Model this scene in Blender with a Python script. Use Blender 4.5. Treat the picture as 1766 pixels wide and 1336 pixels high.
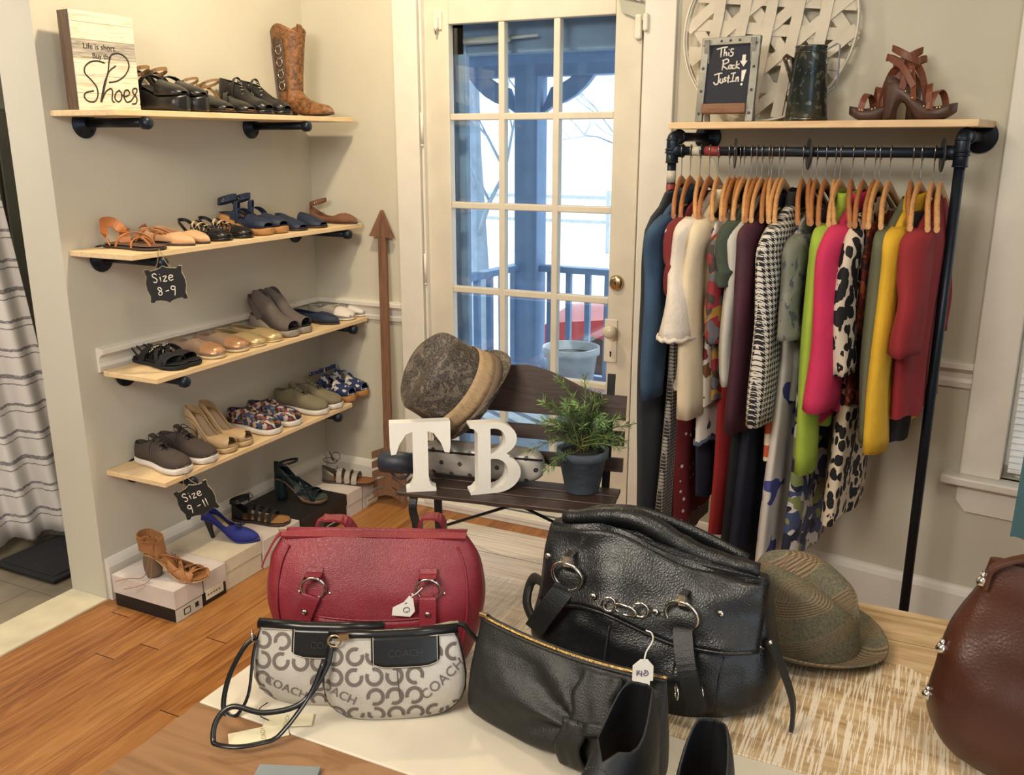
import bpy, math, random
from math import sin, cos, pi, atan, sqrt, tan, radians
from mathutils import Vector, Matrix, noise
random.seed(7)
for o in list(bpy.data.objects): bpy.data.objects.remove(o)
C = bpy.context.scene.collection
scene = bpy.context.scene

# ---------------------------------------------------------------- camera
FPX, CX, CY = 1564.0, 883.0, 668.0
PITCH = atan(427 / FPX); YAW = atan(787 / sqrt(FPX * FPX + 427 ** 2))
CAMP = Vector((2.5605, -3.2660, 1.575))
FW = Vector((-sin(YAW) * cos(PITCH), cos(YAW) * cos(PITCH), -sin(PITCH)))
RT = Vector((cos(YAW), sin(YAW), 0)); UP = RT.cross(FW)
cd = bpy.data.cameras.new('camera'); cam = bpy.data.objects.new('camera', cd); C.objects.link(cam)
cd.sensor_fit = 'HORIZONTAL'; cd.sensor_width = 36; cd.lens = FPX / 1766 * 36; cd.clip_start = .02; cd.clip_end = 300
mw = Matrix((RT, UP, -FW)).transposed().to_4x4(); mw.translation = CAMP
cam.matrix_world = mw
scene.camera = cam
def hit(px, py, ax, val):
    """the real point on the plane axis=val that is seen at photo pixel (px, py)"""
    d = FW + RT * ((px - CX) / FPX) - UP * ((py - CY) / FPX)
    i = 'xyz'.index(ax); t = (val - CAMP[i]) / d[i]
    return CAMP + d * t
def proj(P):
    d = Vector(P) - CAMP; z = d.dot(FW)
    return CX + FPX * d.dot(RT) / z, CY - FPX * d.dot(UP) / z
def y_at(px, X, z, lo=-2.2, hi=.6):
    for _ in range(40):
        m = (lo + hi) / 2
        if proj((X, m, z))[0] < px: lo = m
        else: hi = m
    return (lo + hi) / 2

# ---------------------------------------------------------------- world, lights, exposure
w = bpy.data.worlds.new('world'); scene.world = w; w.use_nodes = True
nt = w.node_tree; bg = nt.nodes['Background']
bg.inputs[0].default_value = (.84, .92, 1.0, 1); bg.inputs[1].default_value = 2.0
def area(name, loc, target, size, power, col, sy=None):
    l = bpy.data.lights.new(name, 'AREA'); l.energy = power; l.color = col; l.size = size
    if sy: l.shape = 'RECTANGLE'; l.size_y = sy
    o = bpy.data.objects.new(name, l); C.objects.link(o); o.location = loc
    o.rotation_euler = (Vector(target) - Vector(loc)).to_track_quat('-Z', 'Y').to_euler()
    return o
area('ceiling_lamp_light', (1.0, -.95, 2.70), (.3, -.75, 1.4), .12, 25, (1.0, .80, .50))
area('ceiling_lamp_light', (2.9, -2.4, 2.72), (2.5, -1.0, .8), .5, 20, (1.0, .88, .70))
sn = bpy.data.lights.new('sun', 'SUN'); sn.energy = 5; sn.angle = radians(1); sn.color = (1, .95, .86)
so = bpy.data.objects.new('sun', sn); C.objects.link(so)
so.rotation_euler = Vector((.55, -.35, -.75)).to_track_quat('-Z', 'Y').to_euler()
vs = scene.view_settings; vs.view_transform = 'Standard'; vs.look = 'None'; vs.gamma = 1; vs.use_curve_mapping = False
vs.exposure = 0.06
area('unseen_shop_light', (1.4, -3.9, 2.7), (1.2, -1.5, .8), 1.2, 120, (1.0, .90, .76))
area('unseen_shop_light', (-.9, -2.2, 2.7), (-1.6, -.9, .8), .8, 42, (1.0, .90, .78))  # area light added to brighten the next room, no lamp known there

# ---------------------------------------------------------------- materials
def lin(c):
    if isinstance(c, str): c = [int(c[i:i + 2], 16) / 255 for i in (0, 2, 4)]
    return tuple((v / 12.92 if v <= .04045 else ((v + .055) / 1.055) ** 2.4) for v in c) + (1,)
MC = {}
class NT:
    def __init__(s, name):
        s.m = bpy.data.materials.new(name); s.m.use_nodes = True; s.t = s.m.node_tree
        s.b = s.t.nodes['Principled BSDF']; s.tc = s.n('ShaderNodeTexCoord')
    def n(s, ty, **kw):
        n = s.t.nodes.new(ty)
        for k, v in kw.items():
            if k in n.bl_rna.properties.keys(): setattr(n, k, v)
            else: n.inputs[k.replace('_', ' ')].default_value = v
        return n
    def l(s, a, b): s.t.links.new(a, b)
    def map(s, scale=(1, 1, 1), rot=(0, 0, 0), coord='Object'):
        m = s.n('ShaderNodeMapping'); m.inputs['Scale'].default_value = scale; m.inputs['Rotation'].default_value = rot
        s.l(s.tc.outputs[coord], m.inputs[0]); return m.outputs[0]
    def noise(s, vec, sc, det=3, dist=0):
        n = s.n('ShaderNodeTexNoise'); n.inputs['Scale'].default_value = sc; n.inputs['Detail'].default_value = det
        n.inputs['Distortion'].default_value = dist; s.l(vec, n.inputs['Vector']); return n.outputs[0]
    def vor(s, vec, sc, feat='F1', out='Distance', rnd=1):
        n = s.n('ShaderNodeTexVoronoi'); n.feature = feat; n.inputs['Scale'].default_value = sc
        n.inputs['Randomness'].default_value = rnd; s.l(vec, n.inputs['Vector']); return n.outputs[out]
    def ramp(s, fac, stops, interp='LINEAR'):
        r = s.n('ShaderNodeValToRGB'); cr = r.color_ramp; cr.interpolation = interp
        while len(cr.elements) < len(stops): cr.elements.new(.5)
        for e, (p, c) in zip(cr.elements, stops):
            e.position = p; e.color = lin(c) if not isinstance(c, (int, float)) else (c, c, c, 1)
        s.l(fac, r.inputs[0]); return r.outputs[0]
    def mix(s, fac, a, b, mode='MIX'):
        x = s.n('ShaderNodeMix', data_type='RGBA', blend_type=mode)
        for sock, v in ((x.inputs['Factor'], fac), (x.inputs['A'], a), (x.inputs['B'], b)):
            pass
        ins = [i for i in x.inputs if i.enabled]
        for sock, v in zip(ins, (fac, a, b)):
            if isinstance(v, (int, float)): sock.default_value = v
            elif isinstance(v, (tuple, str, list)): sock.default_value = lin(v)
            else: s.l(v, sock)
        return [o for o in x.outputs if o.enabled][0]
    def math(s, op, a, b=None):
        x = s.n('ShaderNodeMath', operation=op)
        for i, v in enumerate((a, b)):
            if v is None: continue
            if isinstance(v, (int, float)): x.inputs[i].default_value = v
            else: s.l(v, x.inputs[i])
        return x.outputs[0]
    def sep(s, vec):
        x = s.n('ShaderNodeSeparateXYZ'); s.l(vec, x.inputs[0]); return x.outputs
    def bump(s, h, st=.3, dist=.01):
        b = s.n('ShaderNodeBump'); b.inputs['Strength'].default_value = st; b.inputs['Distance'].default_value = dist
        s.l(h, b.inputs['Height']); s.l(b.outputs[0], s.b.inputs['Normal'])
    def done(s, col=None, rough=.6, metal=0, spec=None):
        if col is not None:
            if isinstance(col, (tuple, str, list)): s.b.inputs['Base Color'].default_value = lin(col)
            else: s.l(col, s.b.inputs['Base Color'])
        s.b.inputs['Roughness'].default_value = rough; s.b.inputs['Metallic'].default_value = metal
        if spec is not None: s.b.inputs['Specular IOR Level'].default_value = spec
        return s.m
def plain(name, col, rough=.6, metal=0, bs=0, bst=.2, var=.06, spec=None):
    """one colour with a little procedural variation and grain"""
    if name in MC: return MC[name]
    t = NT(name); v = t.map()
    n = t.noise(v, 9, 3)
    c = lin(col); dk = tuple(x * (1 - var * 2) for x in c[:3]) + (1,); lt = tuple(min(1, x * (1 + var * 2)) for x in c[:3]) + (1,)
    r = t.n('ShaderNodeValToRGB'); r.color_ramp.elements[0].color = dk; r.color_ramp.elements[1].color = lt
    r.color_ramp.elements[0].position = .3; r.color_ramp.elements[1].position = .7
    t.l(n, r.inputs[0])
    if bs: t.bump(t.noise(v, bs, 4), bst, .004)
    MC[name] = t.done(r.outputs[0], rough, metal, spec); return MC[name]
def wood(name, a, b, axis='y', sc=1, rough=.5, bst=.15):
    if name in MC: return MC[name]
    t = NT(name); s = {'x': (1, 9, 9), 'y': (9, 1, 9), 'z': (9, 9, 1)}[axis]
    v = t.map(tuple(q * sc for q in s)); n = t.noise(v, 3, 6, 1.2)
    t.bump(n, bst, .003)
    MC[name] = t.done(t.ramp(n, [(.3, a), (.5, b), (.72, a)]), rough); return MC[name]

# ---------------------------------------------------------------- mesh helpers
class M:
    def __init__(s): s.v = []; s.f = []; s.m = []; s.sm = []
    def add(s, vs, fs, mi=0, smooth=True, T=None):
        o = len(s.v)
        s.v += [tuple(T @ Vector(p)) if T else tuple(p) for p in vs]
        for f in fs: s.f.append([i + o for i in f]); s.m.append(mi); s.sm.append(smooth)
        return s
    def box(s, c, d, mi=0, T=None, rz=0):
        x, y, z = (q / 2 for q in d); R = Matrix.Rotation(rz, 4, 'Z') if rz else None
        vs = []
        for a in (-x, x):
            for b in (-y, y):
                for e in (-z, z):
                    p = Vector((a, b, e))
                    if R: p = R @ p
                    vs.append(p + Vector(c))
        return s.add(vs, [(0, 1, 3, 2), (4, 6, 7, 5), (0, 4, 5, 1), (2, 3, 7, 6), (0, 2, 6, 4), (1, 5, 7, 3)], mi, False, T)
    def grid(s, fn, nu, nv, cu=False, cv=False, mi=0, T=None, smooth=True, keep=None, mf=None):
        vs = [fn(i / (nu if cu else nu - 1), j / (nv if cv else nv - 1)) for i in range(nu) for j in range(nv)]
        fs = []; mis = []
        for i in range(nu if cu else nu - 1):
            for j in range(nv if cv else nv - 1):
                if keep and not keep(i, j): continue
                i2 = (i + 1) % nu; j2 = (j + 1) % nv
                fs.append((i * nv + j, i2 * nv + j, i2 * nv + j2, i * nv + j2)); mis.append(mf(i, j) if mf else mi)
        o = len(s.f); s.add(vs, fs, mi, smooth, T)
        for k, q in enumerate(mis): s.m[o + k] = q
        return s
    def cap(s, ring, mi=0, T=None):
        return s.add(ring, [tuple(range(len(ring)))], mi, False, T)
    def tube(s, pts, r, n=8, closed=False, mi=0, T=None, caps=True, flat=1, wd=None):
        pts = [Vector(p) for p in pts]; N = len(pts); vs = []
        tang = []
        for i in range(N):
            a = pts[(i - 1) % N] if closed or i else pts[0]; b = pts[(i + 1) % N] if closed or i < N - 1 else pts[-1]
            t = b - a; tang.append(t.normalized() if t.length > 1e-9 else Vector((0, 0, 1)))
        ref = Vector(wd) if wd else (Vector((0, 0, 1)) if abs(tang[0].z) < .9 else Vector((1, 0, 0)))
        for i in range(N):
            t = tang[i]
            u = ref - t * ref.dot(t)
            if u.length < 1e-4: u = t.orthogonal()
            u.normalize(); w_ = t.cross(u)
            if not wd: ref = u
            rr = r[i] if isinstance(r, (list, tuple)) else r
            for k in range(n):
                a = 2 * pi * k / n
                vs.append(pts[i] + u * cos(a) * rr + w_ * sin(a) * rr * flat)
        fs = []
        for i in range(N if closed else N - 1):
            for k in range(n):
                fs.append((i * n + k, i * n + (k + 1) % n, ((i + 1) % N) * n + (k + 1) % n, ((i + 1) % N) * n + k))
        if caps and not closed: fs += [tuple(range(n))[::-1], tuple(range((N - 1) * n, N * n))]
        return s.add(vs, fs, mi, True, T)
    def band(s, pts, width, th, wd, mi=0, T=None, closed=False, soft=True):
        """flat strap: width along wd (one vector or one per point), thickness th"""
        pts = [Vector(p) for p in pts]; N = len(pts); vs = []
        for i in range(N):
            a = pts[(i - 1) % N] if closed or i else pts[0]; b = pts[(i + 1) % N] if closed or i < N - 1 else pts[-1]
            t = (b - a).normalized(); u = Vector(wd[i]) if isinstance(wd, list) else Vector(wd)
            u = u - t * u.dot(t)
            if u.length < 1e-4: u = t.orthogonal()
            u.normalize(); n = t.cross(u); ww = width[i] if isinstance(width, list) else width
            for q, e in ((-.5, -.5), (.5, -.5), (.5, .5), (-.5, .5)): vs.append(pts[i] + u * ww * q + n * th * e)
        fs = []
        for i in range(N if closed else N - 1):
            for k in range(4): fs.append((i * 4 + k, i * 4 + (k + 1) % 4, ((i + 1) % N) * 4 + (k + 1) % 4, ((i + 1) % N) * 4 + k))
        if not closed: fs += [(3, 2, 1, 0), tuple(range((N - 1) * 4, N * 4))]
        return s.add(vs, fs, mi, False, T)
    def lathe(s, prof, n=24, c=(0, 0, 0), mi=0, T=None, sx=1, sy=1, smooth=True):
        vs = []
        for r, z in prof:
            for k in range(n):
                a = 2 * pi * k / n; vs.append((c[0] + r * cos(a) * sx, c[1] + r * sin(a) * sy, c[2] + z))
        fs = []
        for i in range(len(prof) - 1):
            for k in range(n): fs.append((i * n + k, i * n + (k + 1) % n, (i + 1) * n + (k + 1) % n, (i + 1) * n + k))
        if prof[0][0] > 1e-6: fs.append(tuple(range(n))[::-1])
        if prof[-1][0] > 1e-6: fs.append(tuple(range((len(prof) - 1) * n, len(prof) * n)))
        return s.add(vs, fs, mi, smooth, T)
    def prism(s, out, th, mi=0, T=None, mi_side=None):
        """outline in local xz, thickness along local y (front at y=0, back at y=th)"""
        n = len(out); vs = [(x, 0, z) for x, z in out] + [(x, th, z) for x, z in out]
        s.add(vs, [tuple(range(n)), tuple(range(2 * n - 1, n - 1, -1))], mi, False, T)
        s.add(vs, [(i, i + n, (i + 1) % n + n, (i + 1) % n) for i in range(n)], mi if mi_side is None else mi_side, False, T)
        return s
    def ball(s, c, r, n=10, mi=0, T=None, sc=(1, 1, 1)):
        m = max(5, n // 2)
        vs = [(c[0] + r * sc[0] * sin(pi * i / m) * cos(2 * pi * k / n), c[1] + r * sc[1] * sin(pi * i / m) * sin(2 * pi * k / n), c[2] + r * sc[2] * cos(pi * i / m)) for i in range(m + 1) for k in range(n)]
        fs = [(i * n + k, (i + 1) * n + k, (i + 1) * n + (k + 1) % n, i * n + (k + 1) % n) for i in range(m) for k in range(n)]
        return s.add(vs, fs, mi, True, T)
    def ring(s, c, R, r, nrm=(0, 1, 0), n=24, m=8, mi=0, T=None, sx=1, a0=0, a1=2 * pi):
        q = Vector(nrm).to_track_quat('Z', 'Y'); cl = abs(a1 - a0 - 2 * pi) < 1e-6
        pts = [q @ Vector((R * sx * cos(a0 + (a1 - a0) * k / (n if cl else n - 1)), R * sin(a0 + (a1 - a0) * k / (n if cl else n - 1)), 0)) + Vector(c) for k in range(n)]
        return s.tube(pts, r, m, closed=cl, mi=mi, T=T)
    def build(s, name, mats, parent=None, bevel=0, solid=0, sub=0, loc=None, flatall=False, weld=False, offset=0, seg=2):
        me = bpy.data.meshes.new(name); me.from_pydata(s.v, [], s.f)
        if not isinstance(mats, (list, tuple)): mats = [mats]
        for m in mats: me.materials.append(m)
        for p, mi, sm in zip(me.polygons, s.m, s.sm): p.material_index = mi; p.use_smooth = sm and not flatall
        me.update()
        o = bpy.data.objects.new(name, me); C.objects.link(o)
        if parent: o.parent = parent
        if loc: o.location = loc
        if weld: w_ = o.modifiers.new('w', 'WELD'); w_.merge_threshold = .0002
        if solid: d = o.modifiers.new('s', 'SOLIDIFY'); d.thickness = solid; d.offset = offset
        if bevel: b = o.modifiers.new('b', 'BEVEL'); b.width = bevel; b.segments = seg; b.limit_method = 'ANGLE'; b.angle_limit = radians(40)
        if sub: q = o.modifiers.new('u', 'SUBSURF'); q.levels = sub; q.render_levels = sub
        return o
def thing(name, label, cat, loc=(0, 0, 0), rz=0, group=None, rot=None):
    o = bpy.data.objects.new(name, None); C.objects.link(o); o.location = loc
    o.rotation_euler = rot or (0, 0, rz); o.empty_display_size = .05
    o['label'] = label; o['category'] = cat
    if group: o['group'] = group
    return o
def tag(o, label, cat, group=None, kind=None):
    o['label'] = label; o['category'] = cat
    if group: o['group'] = group
    if kind: o['kind'] = kind
    return o
def struct(o, label=None):
    o['kind'] = 'structure'
    if label: o['label'] = label
    return o
def dup(root, loc=None, rz=None, label=None, group=None, rot=None):
    r = root.copy(); C.objects.link(r)
    if loc is not None: r.location = loc
    if rz is not None: r.rotation_euler = (0, 0, rz)
    if rot is not None: r.rotation_euler = rot
    if label: r['label'] = label
    if group: r['group'] = group
    for ch in [c for c in bpy.data.objects if c.parent == root]:
        c = ch.copy(); C.objects.link(c); c.parent = r
        for g in [x for x in bpy.data.objects if x.parent == ch]:
            d = g.copy(); C.objects.link(d); d.parent = c
    return r
def cr(pts, x):
    """smooth interpolation through (x, y) control points"""
    if x <= pts[0][0]: return pts[0][1]
    if x >= pts[-1][0]: return pts[-1][1]
    for i in range(len(pts) - 1):
        if x <= pts[i + 1][0]: break
    x0, y0 = pts[i]; x1, y1 = pts[i + 1]; t = (x - x0) / (x1 - x0)
    m0 = (y1 - pts[i - 1][1]) / (x1 - pts[i - 1][0]) if i > 0 else (y1 - y0) / (x1 - x0)
    m1 = (pts[i + 2][1] - y0) / (pts[i + 2][0] - x0) if i + 2 < len(pts) else (y1 - y0) / (x1 - x0)
    h = x1 - x0; t2 = t * t; t3 = t2 * t
    return (2 * t3 - 3 * t2 + 1) * y0 + (t3 - 2 * t2 + t) * h * m0 + (-2 * t3 + 3 * t2) * y1 + (t3 - t2) * h * m1
def curve(pts, n=24, closed=False):
    """Catmull-Rom through 3D points"""
    P = [Vector(p) for p in pts]; N = len(P); out = []
    segs = N if closed else N - 1
    for s_ in range(segs):
        p0 = P[(s_ - 1) % N] if closed or s_ > 0 else P[0] * 2 - P[1]
        p1 = P[s_]; p2 = P[(s_ + 1) % N]
        p3 = P[(s_ + 2) % N] if closed or s_ + 2 < N else P[-1] * 2 - P[-2]
        k = max(2, n // segs)
        for i in range(k):
            t = i / k
            out.append(.5 * ((2 * p1) + (p2 - p0) * t + (2 * p0 - 5 * p1 + 4 * p2 - p3) * t * t + (3 * p1 - p0 - 3 * p2 + p3) * t ** 3))
    if not closed: out.append(P[-1])
    return out
def textmesh(name, body, size, mat, parent, T, extrude=.0006, align='CENTER', shear=0):
    cu = bpy.data.curves.new(name, 'FONT'); cu.body = body; cu.size = size; cu.extrude = extrude; cu.align_x = align; cu.shear = shear
    cu.resolution_u = 3
    o = bpy.data.objects.new(name, cu); C.objects.link(o)
    dg = bpy.context.evaluated_depsgraph_get(); me = bpy.data.meshes.new_from_object(o.evaluated_get(dg))
    bpy.data.objects.remove(o); me.materials.clear(); me.materials.append(mat)
    me.transform(T); ob = bpy.data.objects.new(name, me); C.objects.link(ob); ob.parent = parent
    return ob
def strokes(name, lines, r, mat, parent, T, flat=.4):
    """handwriting: each line a list of (x, z) points, y=0 plane, built as thin raised strokes"""
    m = M()
    for ln in lines:
        p = curve([(x, 0, z) for x, z in ln], max(3, 4 * len(ln))) if len(ln) > 2 else [Vector((x, 0, z)) for x, z in ln]
        m.tube(p, r, 6, T=T)
    return m.build(name, mat, parent)
# ================================================================ the room
BETA = radians(-9)
TR = Matrix.Translation((1.62, 0, 0)) @ Matrix.Rotation(BETA, 4, 'Z'); TRI = TR.inverted()
def rw(px, py, off=0):
    """local (along-wall, off, height) coordinates on the right wall, off towards the room"""
    d = FW + RT * ((px - CX) / FPX) - UP * ((py - CY) / FPX)
    n = TR.to_3x3() @ Vector((0, -1, 0)); p0 = TR @ Vector((0, -off, 0))
    t = (p0 - CAMP).dot(n) / d.dot(n)
    return TRI @ (CAMP + d * t)
def wallmat():
    t = NT('wall_paint'); v = t.map(); n = t.noise(v, 2.5, 3)
    t.bump(t.noise(v, 60, 4), .05, .002)
    return t.done(t.ramp(n, [(.3, 'c1bdae'), (.7, 'c7c3b5')]), .75)
WALL = wallmat()
TRIM = plain('white_trim_paint', 'dbd8d0', .45, bs=40, bst=.05, var=.02)
DOORP = plain('door_paint', 'cfc9bb', .45, bs=30, bst=.06, var=.03)
def floormat():
    t = NT('pine_floor_boards'); v = t.map(); x, y, z = t.sep(v)[:3]
    bw = .083
    q = t.math('DIVIDE', x, bw); idx = t.math('FLOOR', q); fr = t.math('FRACT', q)
    wn = t.n('ShaderNodeTexWhiteNoise', noise_dimensions='1D'); t.l(idx, wn.inputs['W'])
    yy = t.math('ADD', y, t.math('MULTIPLY', wn.outputs[0], 9.0)); q2 = t.math('DIVIDE', yy, 1.4)
    idy = t.math('FLOOR', q2); fy = t.math('FRACT', q2)
    wn2 = t.n('ShaderNodeTexWhiteNoise', noise_dimensions='2D')
    cb = t.n('ShaderNodeCombineXYZ'); t.l(idx, cb.inputs[0]); t.l(idy, cb.inputs[1]); t.l(cb.outputs[0], wn2.inputs['Vector'])
    m = t.n('ShaderNodeMapping'); m.inputs['Scale'].default_value = (22, 1.6, 1)
    off = t.n('ShaderNodeCombineXYZ'); t.l(t.math('MULTIPLY', wn2.outputs[0], 40), off.inputs[1]); t.l(off.outputs[0], m.inputs['Location']); t.l(v, m.inputs[0])
    g = t.noise(m.outputs[0], 1.6, 5, 1.6)
    base = t.ramp(wn2.outputs[0], [(0, '77451f'), (.35, '97602f'), (.7, 'a26d38'), (1, 'b07c46')])
    grain = t.ramp(g, [(.36, '6c3f20'), (.52, 'a06b38'), (.66, 'b5834c')])
    c = t.mix(.5, base, grain)
    e1 = t.math('LESS_THAN', fr, .018); e2 = t.math('LESS_THAN', fy, .003)
    e = t.math('MAXIMUM', e1, e2)
    c = t.mix(e, c, '4a2a14')
    t.bump(t.math('SUBTRACT', 1, e), .4, .002)
    return t.done(c, .36)
FLOOR = floormat()
m = M(); m.box((1.95, -2.5, -.02), (3.9, 5.2, .04)); struct(m.build('floor', FLOOR), 'orange pine floorboards running towards the door wall')
# left wall with its thickness and free end
m = M(); m.box((-.0875, -.64, 1.375), (.175, 1.28, 2.75)); struct(m.build('wall_left', WALL), 'beige wall carrying the shoe shelves')
# back wall around the door
DX0, DX1, DZ = .572, 1.50, 2.16
m = M()
m.box((DX0 / 2, .075, 1.375), (DX0, .15, 2.75)); m.box(((DX1 + 1.62) / 2, .075, 1.375), (1.62 - DX1, .15, 2.75)); m.box(((DX0 + DX1) / 2, .075, (DZ + 2.75) / 2), (DX1 - DX0, .15, 2.75 - DZ))
struct(m.build('wall_back', WALL), 'beige wall with the glazed door')
# right wall, window opening
wl = rw(1683, 620); WX0 = wl.x + .115; SILLZ = .545
WX1 = WX0 + .80; WZ1 = 2.05
m = M()
RL = 2.2
m.box((WX0 / 2, .075, 1.375), (WX0, .15, 2.75), T=TR); m.box(((WX1 + RL) / 2, .075, 1.375), (RL - WX1, .15, 2.75), T=TR)
m.box(((WX0 + WX1) / 2, .075, SILLZ / 2), (WX1 - WX0, .15, SILLZ), T=TR); m.box(((WX0 + WX1) / 2, .075, (WZ1 + 2.75) / 2), (WX1 - WX0, .15, 2.75 - WZ1), T=TR)
struct(m.build('wall_right', WALL), 'beige wall behind the clothes rack')
m = M(); m.box((1.0, -2.5, 2.79), (8.2, 5.3, .08)); struct(m.build('ceiling', plain('ceiling_paint', 'dcd5c4', .8)))
# far right side wall (out of frame)
m = M(); m.box((3.86, -1.35, 1.375), (.1, 2.2, 2.75)); struct(m.build('wall_east', WALL))
m = M(); m.box((.45, -5.1, 1.375), (7.0, .1, 2.75)); struct(m.build('wall_rear', WALL))
# baseboards
def baseboard(name, L, T):
    m = M()
    out = [(0, 0), (.018, 0), (.018, .125), (.012, .14), (.006, .15), (0, .155)]
    vs = [(0, -a, b) for a, b in out] + [(L, -a, b) for a, b in out]; n = len(out)
    m.add(vs, [(i, i + 1, i + 1 + n, i + n) for i in range(n - 1)] + [tuple(range(n)), tuple(range(2 * n - 1, n - 1, -1))], 0, False, T)
    return struct(m.build(name, TRIM))
baseboard('baseboard_left', 1.24, Matrix.Translation((0, -1.27, 0)) @ Matrix.Rotation(pi / 2, 4, 'Z'))
baseboard('baseboard_back', .455, Matrix.Identity(4))
baseboard('baseboard_right', RL, TR)
def rail(name, L, T):
    m = M()
    out = [(0, -.05), (.010, -.048), (.014, -.03), (.010, -.018), (.012, 0), (.024, .012), (.034, .016), (.034, .03), (.028, .034), (0, .036)]
    vs = [(0, -a, b) for a, b in out] + [(L, -a, b) for a, b in out]; n = len(out)
    m.add(vs, [(i, i + 1, i + 1 + n, i + n) for i in range(n - 1)] + [tuple(range(n)), tuple(range(2 * n - 1, n - 1, -1))], 0, False, T)
    return struct(m.build(name, TRIM))
rail('trim_1', 1.19, Matrix.Translation((0, -1.20, .864)) @ Matrix.Rotation(pi / 2, 4, 'Z'))
rail('trim_2', .46, Matrix.Translation((0, 0, .864)))
rail('trim_3', WX0 - .115, TR @ Matrix.Translation((0, 0, .87)))
# door casing
m = M()
m.box((.515, -.012, 1.16), (.112, .024, 2.0)); m.box((.515, -.016, .08), (.116, .032, .16)); m.box((1.556, -.012, 1.16), (.112, .024, 2.0)); m.box((1.556, -.016, .08), (.118, .032, .16))
m.box((1.036, -.012, 2.22), (1.16, .024, .12))
m.box((.577, .06, 1.08), (.008, .14, 2.16)); m.box((1.497, .06, 1.08), (.008, .14, 2.16)); m.box((1.036, .06, 2.158), (.92, .14, .008))
struct(m.build('trim_4', TRIM, bevel=.003), 'white painted door casing')
m = M(); m.box((1.03, .03, .012), (1.04, .17, .024)); m.box((1.03, -.035, .03), (.92, .05, .022)); struct(m.build('trim_5', TRIM, bevel=.004), 'white door sill')
# the fifteen-light door
door = thing('door_1', 'white glazed door', 'door', (DX0 + .008, .02, .04)); del door['category']; struct(door, 'white glazed door with fifteen panes')
dw = DX1 - DX0 - .022; gx0 = .70 - DX0 - .008; gx1 = 1.385 - DX0 - .008; gz0 = .25; gz1 = 1.965
m = M()
m.box((gx0 / 2, 0, 1.05), (gx0, .04, 2.10)); m.box(((gx1 + dw) / 2, 0, 1.05), (dw - gx1, .04, 2.10)); m.box(((gx0 + gx1) / 2, 0, gz0 / 2), (gx1 - gx0, .04, gz0)); m.box(((gx0 + gx1) / 2, 0, (gz1 + 2.10) / 2), (gx1 - gx0, .04, 2.10 - gz1))
for i in (1, 2): m.box((gx0 + (gx1 - gx0) * i / 3, 0, (gz0 + gz1) / 2), (.026, .036, gz1 - gz0))
for i in (1, 2, 3, 4): m.box(((gx0 + gx1) / 2, 0, gz0 + (gz1 - gz0) * i / 5), (gx1 - gx0, .034, .026))
m.build('door_frame', DOORP, door, bevel=.004)
def glassmat():
    t = NT('window_glass'); b = t.b; b.inputs['Base Color'].default_value = (1, 1, 1, 1); b.inputs['Roughness'].default_value = 0
    tr = t.n('ShaderNodeBsdfTransparent'); tr.inputs[0].default_value = (.93, .96, .97, 1); gl = t.n('ShaderNodeBsdfGlossy'); gl.inputs['Roughness'].default_value = .02
    mx = t.n('ShaderNodeMixShader'); mx.inputs[0].default_value = .06
    t.l(tr.outputs[0], mx.inputs[1]); t.l(gl.outputs[0], mx.inputs[2]); t.l(mx.outputs[0], t.t.nodes['Material Output'].inputs[0])
    return t.m
GLASS = glassmat()
for j in range(5):
    for i in range(3):
        m = M(); a = gx0 + (gx1 - gx0) * i / 3 + .012; b = gx0 + (gx1 - gx0) * (i + 1) / 3 - .012; c = gz0 + (gz1 - gz0) * j / 5 + .012; d = gz0 + (gz1 - gz0) * (j + 1) / 5 - .012
        m.box(((a + b) / 2, .004, (c + d) / 2), (b - a, .004, d - c)); m.build('glass_pane', GLASS, door)
BRASS = plain('aged_brass', 'b9a67f', .25, 1.0); STEELW = plain('painted_hardware', 'd8d2c4', .35); CHROME = plain('polished_nickel', 'd6d2cc', .16, 1.0, var=.02); IRON = plain('dark_iron', '23262b', .45, .6, bs=50, bst=.2)
KH = plain('keyhole_black', '0c0c0c', .6)
p = hit(1062, 488, 'y', -.01); lx = lambda X: X - DX0 - .008
m = M(); Td = Matrix.Translation((lx(p.x), -.02, p.z - .04)) @ Matrix.Rotation(pi / 2, 4, 'X')
m.lathe([(.030, 0), (.030, .006), (.024, .014), (.020, .016), (.0, .017)], 20, T=Td); m.box((0, 0, .018), (.004, .012, .002), 1, T=Td); m.build('deadbolt', [BRASS, KH], door)
p = hit(1052, 588, 'y', -.01)
m = M(); m.box((lx(p.x), -.023, p.z - .04), (.052, .006, .17)); m.build('lock_plate', STEELW, door, bevel=.004)
m = M(); m.prism([(-.003, -.012), (.003, -.012), (.0025, 0), (.004, .006), (0, .010), (-.004, .006), (-.0025, 0)], .002, T=Matrix.Translation((lx(p.x) + .002, -.0275, p.z - .09)));
m.build('keyhole', KH, door)
p = hit(1051, 572, 'y', -.05); Td = Matrix.Translation((lx(p.x), -.026, p.z - .04)) @ Matrix.Rotation(pi / 2, 4, 'X')
m = M(); m.lathe([(.014, 0), (.010, .010), (.010, .022), (.020, .030), (.027, .042), (.026, .052), (.016, .060), (0, .062)], 20, T=Td); m.build('door_knob', plain('porcelain_knob', 'c9c1ae', .25), door)
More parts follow.
